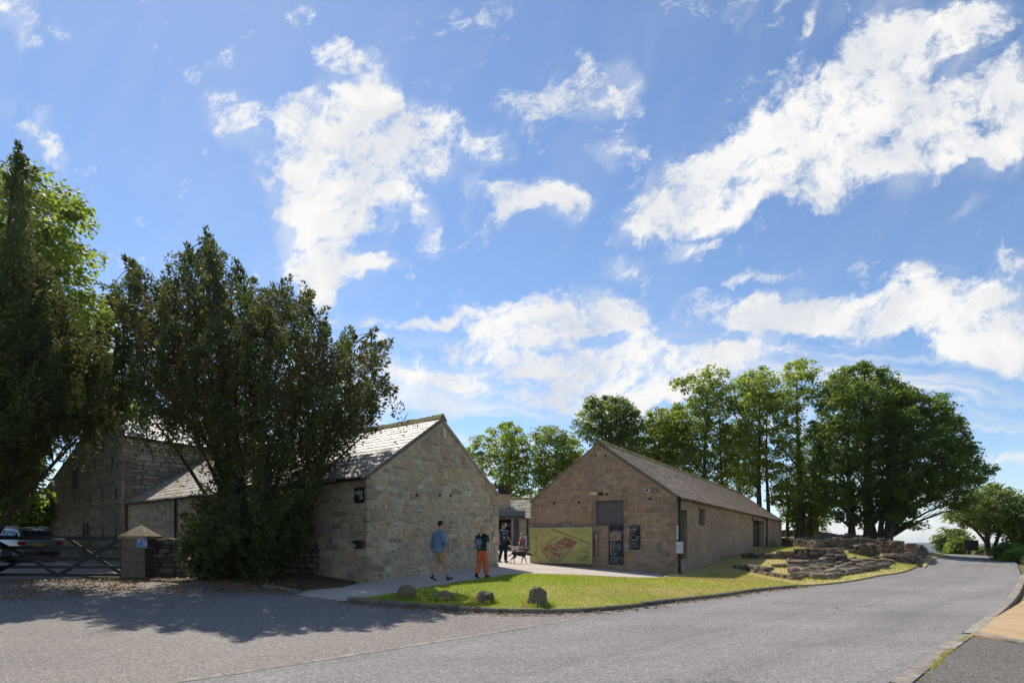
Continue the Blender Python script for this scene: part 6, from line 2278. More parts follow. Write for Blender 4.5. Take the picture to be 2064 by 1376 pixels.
bush('skirt_shrub', 'low glossy shrub growing at the foot of the yew', [(382, 1128), (380, 1092), (402, 1064), (438, 1062), (470, 1090), (478, 1130), (440, 1156), (402, 1150)], 16.6, .6, 46, .28, 150, .11, 'yew', 246)


def road_sign():
    a, b = P(1943, 1088, 58), P(1972, 1109, 58)
    x, y = (a.x + b.x) / 2, 58
    t = thing('road_sign', 'dark back of a square road sign on posts beyond the crest', 'sign', (x, y, G(x, y)))
    MB().box(((a.x + b.x) / 2, 58, (a.z + b.z) / 2), (b.x - a.x, .04, a.z - b.z)).build('panel', plain('sign back brown', (.05, .032, .026), .7), t, world=True)
    for s in (-.35, .35):
        MB().tube([(x + s, 58.06, G(x, y) - .1), (x + s, 58.06, a.z)], .035, 8).build('post', MT['metal'], t, world=True)
    for zz in (.3, .7):
        MB().box((x, 58.035, b.z + (a.z - b.z) * zz), (1.1, .03, .05)).build('rail', MT['metal'], t, world=True)


road_sign()


# ------------------------------------------------------------------ ruins
def slab_geo(c, size, rz, r, tiltmax=.12):
    """one weathered block: chamfered, uneven"""
    x, y, z = (s / 2 for s in size)
    M = Matrix.Rotation(rz, 3, 'Z') @ Matrix.Rotation(r.uniform(-tiltmax, tiltmax), 3, 'X') @ Matrix.Rotation(r.uniform(-tiltmax, tiltmax), 3, 'Y')
    vs = []
    ring = []
    for (sx, sy) in ((-1, -1), (1, -1), (1, 1), (-1, 1)):
        k1, k2 = r.uniform(.08, .35), r.uniform(.08, .35)
        if sx * sy > 0:
            ring += [(sx * x, sy * y * (1 - k1)), (sx * x * (1 - k2), sy * y)] if False else [(sx * x, sy * y * (1 - k1)), (sx * x * (1 - k2), sy * y)]
        else:
            ring += [(sx * x * (1 - k2), sy * y), (sx * x, sy * y * (1 - k1))]
    jit = [(1 + r.uniform(-.1, .06), 1 + r.uniform(-.1, .06)) for _ in ring]
    for f, zz in ((.94, -z), (1.0, -z * .5), (1.0, z * .6), (.90, z)):
        for (a, b), (j1, j2) in zip(ring, jit):
            vs.append(Vector(c) + M @ Vector((a * f * j1, b * f * j2, zz * (1 + r.uniform(-.12, .12)))))
    n = 8
    fs = [tuple(range(n - 1, -1, -1))]
    for k in range(3):
        for i in range(n):
            fs.append((k * n + i, k * n + (i + 1) % n, (k + 1) * n + (i + 1) % n, (k + 1) * n + i))
    fs.append(tuple(3 * n + i for i in range(n)))
    return vs, fs


CORE = plain('earth and rubble', (.10, .08, .06), .95, var=.5, scale=14, bump=1.0, bscale=18)


def ruin_wall(name, label, line, top, thick, hr, wr, seed, group='ruined Roman walls', ragged=.35, single=300, mat='ruin', batter=0.0):
    """coursed stones along a line of ground points; top: heights above the ground at each point"""
    r = random.Random(seed)
    pts = [Vector(p) for p in line]
    root = thing(name, label, 'ruin', (pts[0].x, pts[0].y, G(pts[0].x, pts[0].y)), 0, group)
    seg = [(pts[i + 1] - pts[i]).length for i in range(len(pts) - 1)]
    L = sum(seg)

    def at(s):
        s = max(0, min(L - 1e-6, s))
        for i, l in enumerate(seg):
            if s <= l or i == len(seg) - 1:
                f = s / l
                d = (pts[i + 1] - pts[i]).normalized()
                return pts[i].lerp(pts[i + 1], f), d, top[i] * (1 - f) + top[i + 1] * f
            s -= l
    stones = []
    zc = -.12
    hmax = max(top)
    while zc < hmax:
        h = r.uniform(*hr)
        s = -r.uniform(0, wr[1])
        while s < L:
            w = r.uniform(*wr) * r.choice((.55, .8, 1, 1, 1.3))
            p, d, tp = at(s + w / 2)
            lim = tp + ragged * hr[1] * r.uniform(-1, 1)
            if zc + h * .6 < lim:
                g = G(p.x, p.y)
                nrm = Vector((d.y, -d.x))
                k = thick * r.uniform(.92, 1.1) - batter * zc
                q = p + nrm * r.uniform(-.03, .03)
                dz = r.uniform(-.02, .02)
                stones.append(((q.x + nrm.x * r.uniform(-.06, .06), q.y + nrm.y * r.uniform(-.06, .06), g + zc + h / 2 + dz), (w * r.uniform(.86, .99), k * r.uniform(.85, 1.1), h * r.uniform(.84, 1.02)), math.atan2(d.y, d.x) + r.uniform(-.1, .1)))
            s += w
        zc += h
    # rubble and earth core
    core = MB()
    k = max(2, int(L / .35))
    sec = []
    for i in range(k + 1):
        p, d, tp = at(L * i / k)
        nrm = Vector((d.y, -d.x))
        g = G(p.x, p.y)
        hz = max(.02, tp - r.uniform(.08, .16))
        w_ = thick * .40
        sec.append([(p.x + nrm.x * o_, p.y + nrm.y * o_, g + z_) for o_, z_ in ((-w_, -.15), (-w_ * .95, hz * .8), (0, hz), (w_ * .95, hz * .8), (w_, -.15))])
    core.add([q for s_ in sec for q in s_], [(i * 5 + j, i * 5 + j + 1, i * 5 + j + 6, i * 5 + j + 5) for i in range(k) for j in range(4)] + [(0, 1, 2, 3, 4), tuple(k * 5 + j for j in (4, 3, 2, 1, 0))])
    core.build('rubble_core', CORE, root, world=True)
    rest = MB()
    for i, (c, sz, rz) in enumerate(stones):
        g = slab_geo(c, sz, rz, r, .05)
        if i < single:
            MB().add(*g).build('stone', MT[mat], root, world=True)
        else:
            rest.add(*g)
    if rest.f:
        rest.build('stone_core', MT[mat], root, world=True)['kind'] = 'stuff'
    root['kind'] = 'thing'
    return root


def pw(px, Y):
    return ((px - CX) / F * Y, Y)


def hgt(px, Y, py):
    x, y = pw(px, Y)
    return max(.12, CZ + (HY - py) / F * Y - G(x, y))


def rw(label, pts, thick, hr=(.10, .16), wr=(.2, .42), seed=1, **k):
    """points as (px, depth, py of the wall top)"""
    ruin_wall('ruined_wall', label, [pw(px, Y) for px, Y, _ in pts], [hgt(px, Y, py) for px, Y, py in pts], thick, hr, wr, seed, **k)


rw('low curved ruin wall of small stones nearest the barn end', [(1584, 47, 1085), (1600, 44.5, 1086), (1625, 42, 1087), (1650, 40.5, 1088)], .5, seed=301)
rw('long shaded ruin wall across the middle of the upper terrace', [(1648, 41, 1087), (1690, 41.5, 1084), (1740, 42, 1083), (1776, 41.5, 1084)], .5, seed=302)
rw('uppermost thin ruin wall under the dark trees', [(1615, 50, 1080), (1650, 50, 1076), (1700, 50, 1075), (1745, 49.5, 1080)], .5, seed=303)
rw('stepped ruin wall running down towards the road crest', [(1776, 41, 1085), (1800, 40.5, 1088), (1812, 40, 1093), (1835, 39.5, 1095)], .9, (.12, .18), (.25, .5), 304)
rw('isolated ruin block on the dry grass terrace', [(1716, 37, 1107), (1728, 36.8, 1098), (1755, 36.6, 1096), (1769, 36.5, 1107)], .7, seed=305)
rw('dark faced front ruin wall at the edge of the terrace', [(1570, 30.6, 1112), (1600, 30.2, 1107), (1632, 30.0, 1102), (1666, 30.0, 1102), (1695, 30.2, 1105)], .55, (.11, .19), (.25, .5), 306)
rw('tumbling ruin wall end left of the grassy hollow', [(1666, 28.4, 1116), (1690, 28.0, 1115), (1715, 27.8, 1121), (1738, 27.8, 1131)], 1.0, (.12, .18), (.25, .55), 307)
rw('right hand front ruin wall above the road bend', [(1762, 31.5, 1122), (1790, 31.0, 1119), (1815, 31.2, 1118), (1842, 32, 1118)], .8, (.12, .18), (.25, .5), 308)
ruin_wall('ruined_wall', 'low stone footing running down the lawn from the barn', [pw(1490, 27), pw(1530, 24.8), pw(1570, 23.2), pw(1605, 22.2)], [.26, .26, .26, .24], .4, (.12, .18), (.28, .55), 309, ragged=.2)
rw('dark turf topped ruin wall against the barn wall', [(1512, 32, 1113), (1540, 31, 1111), (1574, 30.6, 1112)], .8, (.12, .18), (.25, .5), 310)
rw('broad flat ruin stones inside the front hollow', [(1580, 26.8, 1135), (1612, 26.2, 1131), (1650, 26.0, 1133)], 1.1, (.14, .2), (.5, 1.1), 311)
rw('end ruin wall farthest right along the road', [(1836, 38.5, 1096), (1850, 39.5, 1099), (1860, 42, 1107)], .6, (.12, .18), (.25, .5), 312)
ruin_wall('field_wall', 'low dark field wall below the trees at the barn end', [pw(1570, 60), pw(1640, 62), pw(1720, 64)], [.75, .75, .7], .5, (.14, .2), (.3, .6), 313, group='field boundary walls', mat='stone_dry')


def tumble():
    """loose slabs between the walls and the road"""
    r = random.Random(77)
    poly = [Vector(p) for p in ((1602, 1160), (1590, 1146), (1600, 1136), (1640, 1140), (1664, 1134), (1700, 1134), (1735, 1134), (1762, 1138), (1790, 1137), (1778, 1148), (1745, 1153), (1712, 1160), (1680, 1167), (1650, 1171), (1622, 1166))]
    n = 0
    spots = []
    tries = 0
    while n < 296 and tries < 9000:
        tries += 1
        px, py = r.uniform(1598, 1792), r.uniform(1130, 1178)
        if not in_poly(poly, np.array([px]), np.array([py]))[0]:
            continue
        w = on(px, py)
        if any((w - q).length < .21 for q in spots[-150:]):
            continue
        spots.append(w)
        sz = (r.uniform(.2, .95) ** 1.3 + .1, r.uniform(.18, .5), r.uniform(.06, .2))
        h = r.uniform(0, .2)
        o = MB().add(*slab_geo((w.x, w.y, w.z + .07 + h * .6), sz, r.uniform(-.5, 1.1), r, .3)).build('tumbled_stone', MT['ruin'])
        o['label'] = 'weathered flat stone tumbled on the bank between ruin and road'
        o['category'] = 'stone'
        o['group'] = 'stones tumbled from the ruin'
        n += 1


tumble()


def boulders():
    data = [(817, 1201, 40, 26, 'rounded grey boulder on the lawn, leftmost of four', 1, (1.25, .9, .72)), (893, 1207, 40, 21, 'mossy low boulder second from the left on the lawn', 2, (1.25, .9, .66)), (975, 1210, 40, 27, 'angular split boulder with dark hollow, third along the lawn', 3, (1.1, .85, .8)), (1085, 1210, 44, 42, 'tall squared boulder standing by the kerb, rightmost of four', 4, (.95, .8, 1.05))]
    for px, py, w, h, lab, sd_, asp in data:
        r = np.random.default_rng(sd_)
        b = on(px, py + h / 2 - 2)
        s = b.y / F
        hw, hh = w * s / 2, h * s
        mb = MB()
        n, m = 44, 28
        ph = r.uniform(0, 6, 12)
        planes = unit(r.normal(size=(11, 3)))
        off = r.uniform(.62, .92, len(planes))
        if sd_ == 4:
            planes = unit(np.array([[1, .1, .05], [-1, .05, .12], [0, -1, .1], [.1, 1, .1], [.45, -.1, 1], [-.5, .2, 1.2], [.8, -.7, .1]]))
            off = np.array([.62, .62, .62, .6, .74, .86, .78])
        vs, fs = [], []
        for i in range(m + 1):
            th = math.pi * i / m
            for k in range(n):
                a = 2 * math.pi * k / n
                d = np.array([math.sin(th) * math.cos(a), math.sin(th) * math.sin(a), math.cos(th)])
                dots = planes @ d
                rad = min([1.0] + [o_ / q for o_, q in zip(off, dots) if q > .05])
                rad *= 1 + .05 * math.sin(5 * d[0] + ph[0] + 2 * math.sin(4 * d[1])) + .035 * math.sin(9 * d[1] + ph[1] + 2 * math.sin(6 * d[2])) + .025 * math.sin(17 * d[2] + ph[2] + 2 * math.sin(9 * d[0])) + r.uniform(-.012, .012)
                vs.append((d[0] * rad * hw * 1.15, d[1] * rad * hw * .95, d[2] * rad * hh * .72))
        for i in range(m):
            for k in range(n):
                k2 = (k + 1) % n
                fs.append((i * n + k, (i + 1) * n + k, (i + 1) * n + k2, i * n + k2))
        o = MB().add(vs, fs).build('boulder', MT['boulder'], None)
        o.location = (b.x, b.y + hw * .6, G(b.x, b.y) + .06 + hh * .34)
        o.rotation_euler = (0, 0, .2 * sd_)
        tag(o, lab, 'boulder', 'boulders on the lawn')
        rs = np.random.default_rng(50 + sd_)
        k = 900
        an = rs.uniform(0, 6.283, k)
        rd = hw * rs.uniform(.75, 1.5, k) ** .8
        X, Y = o.location.x + np.cos(an) * rd * 1.15, o.location.y + np.sin(an) * rd
        Q = np.stack([X, Y, GV(X, Y) + .055], -1)
        D = unit(np.stack([rs.normal(0, .45, k), rs.normal(0, .45, k), np.ones(k)], -1))
        ln = rs.uniform(.04, .14, k)
        tf = link('grass_tuft', quads_mesh('grass_tuft', kites(Q, D, unit(np.cross(D, rs.normal(size=(k, 3)))), ln, ln * .06), np.where(rs.uniform(size=k) < .25, rs.uniform(.84, 1, k), rs.uniform(0, .7, k))), GRASS)
        tag(tf, 'longer grass left round the ' + lab.split(' on ')[0].split(',')[0].split(' standing')[0].split(' with')[0], 'grass', kind='stuff')


boulders()
# ------------------------------------------------------------------ people and dogs
FOLDS = bpy.data.textures.new('folds', 'CLOUDS')
FOLDS.noise_scale = .09
FOLDS.noise_depth = 2


def remeshed(mb, name, mat, parent, voxel, smooth_it=4):
    o = mb.build(name, mat, parent, smooth=True)
    m = o.modifiers.new('skin', 'REMESH')
    m.mode = 'VOXEL'
    m.voxel_size = voxel
    m.use_smooth_shade = True
    if name in ('shirt', 'trousers', 'shorts'):
        d = o.modifiers.new('folds', 'DISPLACE')
        d.texture = FOLDS
        d.strength = .030
        d.mid_level = .5
    s = o.modifiers.new('soft', 'SMOOTH')
    s.factor = .5
    s.iterations = smooth_it
    return o


def rings(mb, secs, n=14):
    """stacked ellipses: (centre, rx, ry)"""
    vs, fs = [], []
    for (c, rx, ry) in secs:
        for k in range(n):
            a = 2 * math.pi * k / n
            vs.append((c[0] + rx * math.cos(a), c[1] + ry * math.sin(a), c[2]))
    for i in range(len(secs) - 1):
        for k in range(n):
            k2 = (k + 1) % n
            fs.append((i * n + k, i * n + k2, (i + 1) * n + k2, (i + 1) * n + k))
    fs += [tuple(range(n - 1, -1, -1)), tuple((len(secs) - 1) * n + k for k in range(n))]
    mb.add(vs, fs)


SKIN = plain('skin', (.42, .24, .165), .55, var=.08)
SKIN2 = plain('skin tanned', (.36, .18, .12), .55, var=.08)


def cloth(name, col, var=.16, scale=9.0, bump=.25):
    return plain(name, col, .85, var=var, scale=scale, bump=bump, bscale=25, spec=.2)


def person(label, loc, heading, H, pose, wear, voxel=.011):
    """a walking figure: +Y is forward; joints in body heights"""
    rz = math.atan2(-heading[0], heading[1])
    t = thing('person', label, 'person', loc, rz)
    def V(*a):
        return Vector(a) * H
    hipL, hipR = V(-.05, 0, .515), V(.05, 0, .515)
    # legs: knee and ankle forward offsets
    legs = []
    for s, hip in ((-1, hipL), (1, hipR)):
        ky, kz, ay, az, toe = pose['legs'][0 if s < 0 else 1]
        legs.append((hip, V(.052 * s, ky, kz), V(.050 * s, ay, az), toe))
    lean = pose.get('lean', .02)
    waist = V(0, lean * .3, .60)
    chest = V(0, lean * .8, .725)
    neck = V(0, lean * 1.0 + .004, .845)
    hd = V(pose.get('look', 0) * .01, lean * 1.15 + .018, .928)
    sh = [V(-.108, lean * .9, .808), V(.108, lean * .9, .808)]
    arms = []
    for i, s in enumerate((-1, 1)):
        e, w = pose['arms'][i]
        arms.append((sh[i], V(*e), V(*w)))
    skin = wear.get('skin', SKIN)
    # ---- one continuous body
    b = MB()
    rings(b, [(V(0, 0, .47), .072 * H, .052 * H), (V(0, 0, .52), .088 * H, .062 * H), (waist, .074 * H, .052 * H), (V(0, lean * .6, .67), .082 * H, .056 * H), (chest, .095 * H, .062 * H), (V(0, lean * .9, .80), .092 * H, .050 * H), (V(0, lean, .825), .05 * H, .04 * H), (neck, .033 * H, .034 * H), (V(0, lean + .012, .885), .032 * H, .034 * H)])
    b.ell(hd, (.0435 * H, .054 * H, .066 * H), 14, 10)
    b.ell(hd + V(0, .032, -.03), (.030 * H, .024 * H, .030 * H))          # jaw
    b.ell(hd + V(0, .057, -.008), (.009 * H, .013 * H, .016 * H))          # nose
    b.ell(hd + V(0, .050, -.033), (.016 * H, .008 * H, .006 * H))          # mouth
    for s in (-1, 1):
        b.ell(hd + V(.044 * s, -.004, -.004), (.007 * H, .013 * H, .019 * H))   # ears
    for (a, k, c, toe) in legs:
        b.tube([a, a.lerp(k, .3), k, k.lerp(c, .3), k.lerp(c, .6), c], [.049 * H, .046 * H, .032 * H, .034 * H, .026 * H, .019 * H], 12)
    for (a, e, w) in arms:
        b.tube([a, a.lerp(e, .5), e, e.lerp(w, .35), w], [.03 * H, .026 * H, .021 * H, .022 * H, .014 * H], 10)
        d = (w - e).normalized()
        sx = Vector((1 if a.x > 0 else -1, 0, 0))
        pm = w + d * .028 * H
        b.tube([w, pm, w + d * .05 * H], [(.014 * H, .009 * H), (.022 * H, .011 * H), (.021 * H, .009 * H)], 8)
        fwd = Vector((0, 1, 0))
        side = (fwd - d * fwd.dot(d)).normalized()
        for q, ln in ((-.016, .036), (-.0055, .043), (.005, .041), (.0155, .033)):
            p0 = w + d * .046 * H + side * q * H
            bend = (d - sx * .45).normalized()
            b.tube([p0, p0 + d * ln * .5 * H, p0 + d * ln * .5 * H + bend * ln * .5 * H], [.0052 * H, .0048 * H, .0036 * H], 6)
        p0 = w + d * .016 * H + side * .018 * H
        b.tube([p0, p0 + (d * .6 + side * .8).normalized() * .018 * H, p0 + (d * .95 + side * .5).normalized() * .036 * H], [.0062 * H, .0055 * H, .004 * H], 6)
    remeshed(b, 'body', skin, t, voxel, 3)
    dark_eye = MT['iron']
    for s in (-1, 1):
        MB().ell(hd + V(.017 * s, .047, .006), (.007 * H, .006 * H, .005 * H)).build('eye', dark_eye, t, smooth=True)
    # ---- clothes
    g = wear['top_grow'] * H
    hem = wear.get('hem', .50)
    top = MB()
    rings(top, [(V(0, lean * .1, hem), .094 * H + g * 1.1, .068 * H + g * 1.1), (V(0, lean * .3, .60), .086 * H + g, .062 * H + g), (V(0, lean * .6, .67), .088 * H + g, .062 * H + g), (chest, .10 * H + g * .8, .067 * H + g * .8), (V(0, lean * .9, .80), .097 * H + g * .4, .055 * H + g * .4), (V(0, lean, .832), .058 * H, .046 * H), (V(0, lean, .85), .042 * H, .042 * H)], 18)
    for (a, e, w) in arms:
        if wear['sleeve'] == 'long':
            top.tube([a, a.lerp(e, .5), e, e.lerp(w, .5), e.lerp(w, .94)], [.038 * H + g * .5, .034 * H + g * .5, .030 * H + g * .4, .028 * H + g * .4, .024 * H + g * .3], 12)
        else:
            top.tube([a, a.lerp(e, .45), a.lerp(e, .8)], [.038 * H + g * .4, .036 * H + g * .5, .034 * H + g * .5], 12)
    remeshed(top, 'shirt', wear['top'], t, voxel * 1.1, 3)
    tr = MB()
    rings(tr, [(V(0, 0, .46), .083 * H, .064 * H), (V(0, 0, .515), .095 * H, .07 * H), (V(0, lean * .2, .565), .086 * H, .063 * H), (V(0, lean * .2, .60), .078 * H, .056 * H)], 18)
    for (a, k, c, toe) in legs:
        a2 = a + V(0, 0, -.01)
        if wear['legs_len'] == 'short':
            tr.tube([a2, a2.lerp(k, .5), a2.lerp(k, .95)], [.058 * H, .056 * H, .052 * H], 12)
        else:
            w_ = wear.get('leg_w', 1.0)
            tr.tube([a2, a2.lerp(k, .45), k, k.lerp(c, .5), k.lerp(c, .97)], [.057 * H, .052 * H * w_, .042 * H * w_, .039 * H * w_, .034 * H * w_], 12)
    remeshed(tr, 'shorts' if wear['legs_len'] == 'short' else 'trousers', wear['bottom'], t, voxel * 1.1, 3)
    for (a, k, c, toe) in legs:
        sh_ = MB()
        f = Vector((0, math.cos(toe), math.sin(toe)))
        up = Vector((0, -math.sin(toe), math.cos(toe)))
        sole = c - up * .026 * H
        sh_.tube([sole - f * .026 * H, sole, sole + f * .05 * H, sole + f * .088 * H, sole + f * .108 * H], [(.022 * H, .022 * H), (.025 * H, .026 * H), (.026 * H, .021 * H), (.025 * H, .014 * H), (.014 * H, .009 * H)], 10)
        sh_.tube([c - up * .02 * H, c + up * .012 * H], [.027 * H, .025 * H], 10)
        so = remeshed(sh_, 'shoe', wear['shoe'], t, voxel * .8, 2)
        if wear.get('sole'):
            ms = MB()
            q = sole - up * .021 * H
            ms.tube([q - f * .034 * H, q + f * .03 * H, q + f * .108 * H], [(.022 * H, .008 * H), (.027 * H, .009 * H), (.018 * H, .008 * H)], 10)
            ms.build('sole', wear['sole'], t, smooth=True)
        if wear.get('sock'):
            MB().tube([c, c.lerp(k, .14)], .023 * H, 10).build('sock', wear['sock'], t, smooth=True)
    # hair
    hm = MB()
    kind = wear.get('hair_kind', 'short')
    if kind == 'short':
        hm.ell(hd + V(0, -.010, .014), (.0475 * H, .054 * H, .060 * H), 14, 10)
    elif kind == 'long':
        hm.ell(hd + V(0, -.010, .012), (.051 * H, .056 * H, .064 * H), 14, 10)
        hm.tube([hd + V(0, -.035, .01), hd + V(.0, -.058, -.06), hd + V(-.008, -.066, -.12), hd + V(-.012, -.064, -.155)], [(.045 * H, .03 * H), (.047 * H, .03 * H), (.036 * H, .024 * H), (.014 * H, .012 * H)], 12)
    if hm.f:
        # keep the face clear
        hm.v = [(x, min(y, hd.y + (.034 + .9 * max(0, (z - hd.z) / H - .03)) * H), max(z, hd.z - .16 * H)) for x, y, z in hm.v]
        remeshed(hm, 'hair', wear['hair'], t, voxel, 2)
    return t, dict(hd=hd, sh=sh, arms=arms, H=H, chest=chest, waist=waist, V=V)


def build_people():
    # man in a blue shirt and shorts
    p = on(884, 1171)
    H = (1171 - 1049) / F * p.y
    man, j = person('man in a loose blue shirt, tan shorts and blue trainers walking past the gable', (p.x, p.y, p.z + .014), (.80, .60), H,
                    dict(legs=[(.02, .287, -.09, .066, -.40), (.085, .295, .145, .052, .16)], arms=[((-.15, -.045, .655), (-.145, -.05, .525)), ((.15, .03, .645), (.135, .12, .54))], lean=.025, look=0),
                    dict(top=cloth('blue linen', (.15, .21, .32)), top_grow=.016, hem=.475, sleeve='long', bottom=cloth('tan cotton', (.36, .245, .115)), legs_len='short', shoe=cloth('blue canvas', (.025, .065, .10)), sole=MT['white'], sock=cloth('teal sock', (.03, .07, .09)), hair=cloth('dark hair', (.022, .017, .015)), skin=SKIN))
    V = j['V']
    gl = MB()
    for s in (-1, 1):
        gl.ell(j['hd'] + V(.018 * s, .052, .007), (.016 * H, .006 * H, .011 * H))
        gl.bar(j['hd'] + V(.036 * s, .047, .008), j['hd'] + V(.046 * s, -.005, .006), .006, .008)
    gl.build('sunglasses', MT['iron'], man, smooth=True)
    w = j['arms'][0][2]
    bg = thing('cotton_bag', "small white cloth bag hanging from the blue shirted man's hand", 'bag', man.location, man.rotation_euler[2])
    m = MB()
    c = w + V(-.012, -.02, -.085)
    m.tube([c + V(0, 0, .06), c + V(0, 0, .03), c + V(0, 0, -.02), c + V(0, 0, -.05)], [(.016 * H, .02 * H), (.032 * H, .045 * H), (.04 * H, .055 * H), (.026 * H, .036 * H)], 12)
    remeshed(m, 'pouch', cloth('white cotton', (.42, .42, .42)), bg, .012, 3)
    MB().tube([w + V(0, 0, -.05), c + V(0, .015, .055)], .006, 6).build('strap', cloth('strap cotton', (.36, .36, .36)), bg)

    # woman with rucksack
    p = on(971, 1165)
    H = (1165 - 1060) / F * p.y
    wom, j = person('woman in orange trousers and dark green top walking past the gable corner', (p.x, p.y, p.z + .014), (.55, .83), H,
                    dict(legs=[(.0, .288, -.10, .068, -.45), (.06, .292, .08, .047, .08)], arms=[((-.152, .02, .648), (-.155, .08, .53)), ((.158, -.03, .65), (.175, -.02, .52))], lean=.02, look=1),
                    dict(top=cloth('bottle green jersey', (.018, .055, .040)), top_grow=.010, hem=.525, sleeve='short', bottom=cloth('orange cotton', (.60, .145, .055)), legs_len='long', leg_w=1.18, shoe=cloth('black shoe', (.012, .018, .022)), hair=cloth('blond hair', (.40, .27, .13), var=.35, scale=30), hair_kind='long', skin=SKIN))
    V = j['V']
    rp = thing('rucksack', "navy patterned rucksack on the woman's back", 'rucksack', wom.location, wom.rotation_euler[2])
    pat, nt, b = newmat('patterned fabric')
    tc = nd(nt, 'ShaderNodeTexCoord').outputs['Object']
    vo = nd(nt, 'ShaderNodeTexNoise', {'Vector': tc, 'Scale': 30.0, 'Detail': 2.0}).outputs[0]
    nt.links.new(ramp(nt, vo, [(.47, (.012, .018, .05)), (.52, (.34, .35, .40))], 'LINEAR'), b.inputs['Base Color'])
    b.inputs['Roughness'].default_value = .8
    m = MB()
    c = V(-.005, -.108, .66)
    rings(m, [(c + V(0, 0, -.105), .055 * H, .03 * H), (c + V(0, -.006, -.06), .075 * H, .045 * H), (c + V(0, -.006, .02), .077 * H, .045 * H), (c + V(0, 0, .09), .066 * H, .036 * H), (c + V(0, .01, .125), .03 * H, .02 * H)], 16)
    remeshed(m, 'pack', pat, rp, .012, 2)
    navy = cloth('navy nylon', (.010, .014, .06))
    m = MB()
    rings(m, [(c + V(0, .0, .07), .071 * H, .041 * H), (c + V(0, .006, .11), .058 * H, .034 * H), (c + V(0, .012, .135), .03 * H, .02 * H)], 16)
    m.build('lid', navy, rp, smooth=True)
    for s in (-1, 1):
        MB().tube([c + V(.045 * s, .03, .10), V(.07 * s, .0, .845), V(.075 * s, .07, .80), V(.085 * s, .075, .70), c + V(.07 * s, .04, -.05)], .012 * H, 6).build('shoulder_strap', navy, rp, smooth=True)
    # glasses pushed back
    MB().ell(j['hd'] + V(0, .02, .062), (.042 * H, .014 * H, .010 * H)).build('sunglasses', MT['iron'], wom, smooth=True)

    # man with a cap, half behind the corner, in the gap
    p = P(1013, 1133, 26.3)
    p.z = G(p.x, p.y) + .014
    pat2, nt, b = newmat('printed shirt')
    tc = nd(nt, 'ShaderNodeTexCoord').outputs['Object']
    vo = nd(nt, 'ShaderNodeTexNoise', {'Vector': tc, 'Scale': 9.0, 'Detail': 1.0}).outputs[0]
    nt.links.new(ramp(nt, vo, [(.0, (.008, .012, .03)), (.55, (.008, .012, .03)), (.57, (.10, .30, .36)), (.62, (.30, .27, .17)), (.66, (.01, .012, .03))], 'CONSTANT'), b.inputs['Base Color'])
    b.inputs['Roughness'].default_value = .85
    H = 1.74
    cap, j = person('man in a dark cap and printed navy shirt stepping from behind the gable corner', p, (.75, -.66), H,
                    dict(legs=[(.06, .29, .06, .045, .0), (.0, .285, -.07, .05, -.2)], arms=[((-.16, .03, .655), (-.20, .075, .54)), ((.15, .0, .65), (.15, .03, .52))], lean=.02),
                    dict(top=pat2, top_grow=.012, hem=.50, sleeve='short', bottom=cloth('navy trousers', (.012, .017, .028)), legs_len='long', leg_w=1.15, shoe=cloth('brown shoe', (.05, .03, .02)), hair=cloth('grey hair', (.12, .11, .10)), skin=SKIN2), voxel=.013)
    V = j['V']
    hd = j['hd']
    m = MB()
    rings(m, [(hd + V(0, -.002, .018), .051 * H, .058 * H), (hd + V(0, -.004, .045), .050 * H, .057 * H), (hd + V(0, -.004, .068), .036 * H, .044 * H), (hd + V(0, -.004, .076), .012 * H, .016 * H)], 16)
    m.build('cap', cloth('black cap', (.012, .013, .014)), cap, smooth=True)
    MB().tube([hd + V(0, .04, .022), hd + V(0, .07, .02), hd + V(0, .095, .012)], [(.004 * H, .042 * H), (.004 * H, .040 * H), (.003 * H, .022 * H)], 12).build('cap_peak', MT['white'], cap, smooth=True)

    # seated person far in the courtyard
    p = P(1052, 1112, 40.5)
    p.z = G(p.x, p.y) + .012
    H = 1.66
    st = thing('courtyard_stool', 'small wooden stool under the seated person in the courtyard', 'stool', p)
    MB().box((0, 0, .44), (.4, .38, .05)).build('seat', MT['wood'], st)
    for sx in (-1, 1):
        for sy in (-1, 1):
            MB().bar((.15 * sx, .14 * sy, 0), (.14 * sx, .13 * sy, .42), .04).build('leg', MT['wood'], st)
    t = thing('person', 'seated person in a red patterned shirt and straw hat beside the shop', 'person', p, math.radians(170))
    def W(*a):
        return Vector(a)
    b = MB()
    rings(b, [(W(0, 0, .50), .14, .11), (W(0, .0, .62), .13, .095), (W(0, .02, .78), .14, .10), (W(0, .03, .92), .15, .09), (W(0, .03, .98), .07, .06), (W(0, .04, 1.06), .05, .05)], 14)
    b.ell((0, .055, 1.16), (.075, .09, .11), 12, 9)
    b.ell((0, .145, 1.15), (.015, .02, .025))
    for s in (-1, 1):
        b.tube([W(.09 * s, .02, .53), W(.12 * s, .40, .52), W(.12 * s, .42, .28), W(.12 * s, .38, .08), W(.12 * s, .50, .05)], [.085, .065, .052, .036, .035], 10)
        b.tube([W(.17 * s, .03, .93), W(.22 * s, .05, .70), W(.12 * s, .28, .62), W(.10 * s, .36, .60)], [.05, .042, .034, .028], 10)
        for q in (-.02, -.007, .006, .019):
            b.tube([W(.10 * s + q, .36, .60), W(.10 * s + q, .41, .59), W(.10 * s + q, .44, .57)], [.009, .008, .006], 6)
        b.tube([W(.10 * s - .02 * s, .35, .61), W(.07 * s, .38, .61), W(.06 * s, .41, .60)], [.010, .009, .007], 6)
    remeshed(b, 'body', SKIN2, t, .014, 3)
    pat3, nt, bb = newmat('red checked cotton')
    tc = nd(nt, 'ShaderNodeTexCoord').outputs['Object']
    vo = nd(nt, 'ShaderNodeTexNoise', {'Vector': tc, 'Scale': 11.0, 'Detail': 1.0}).outputs[0]
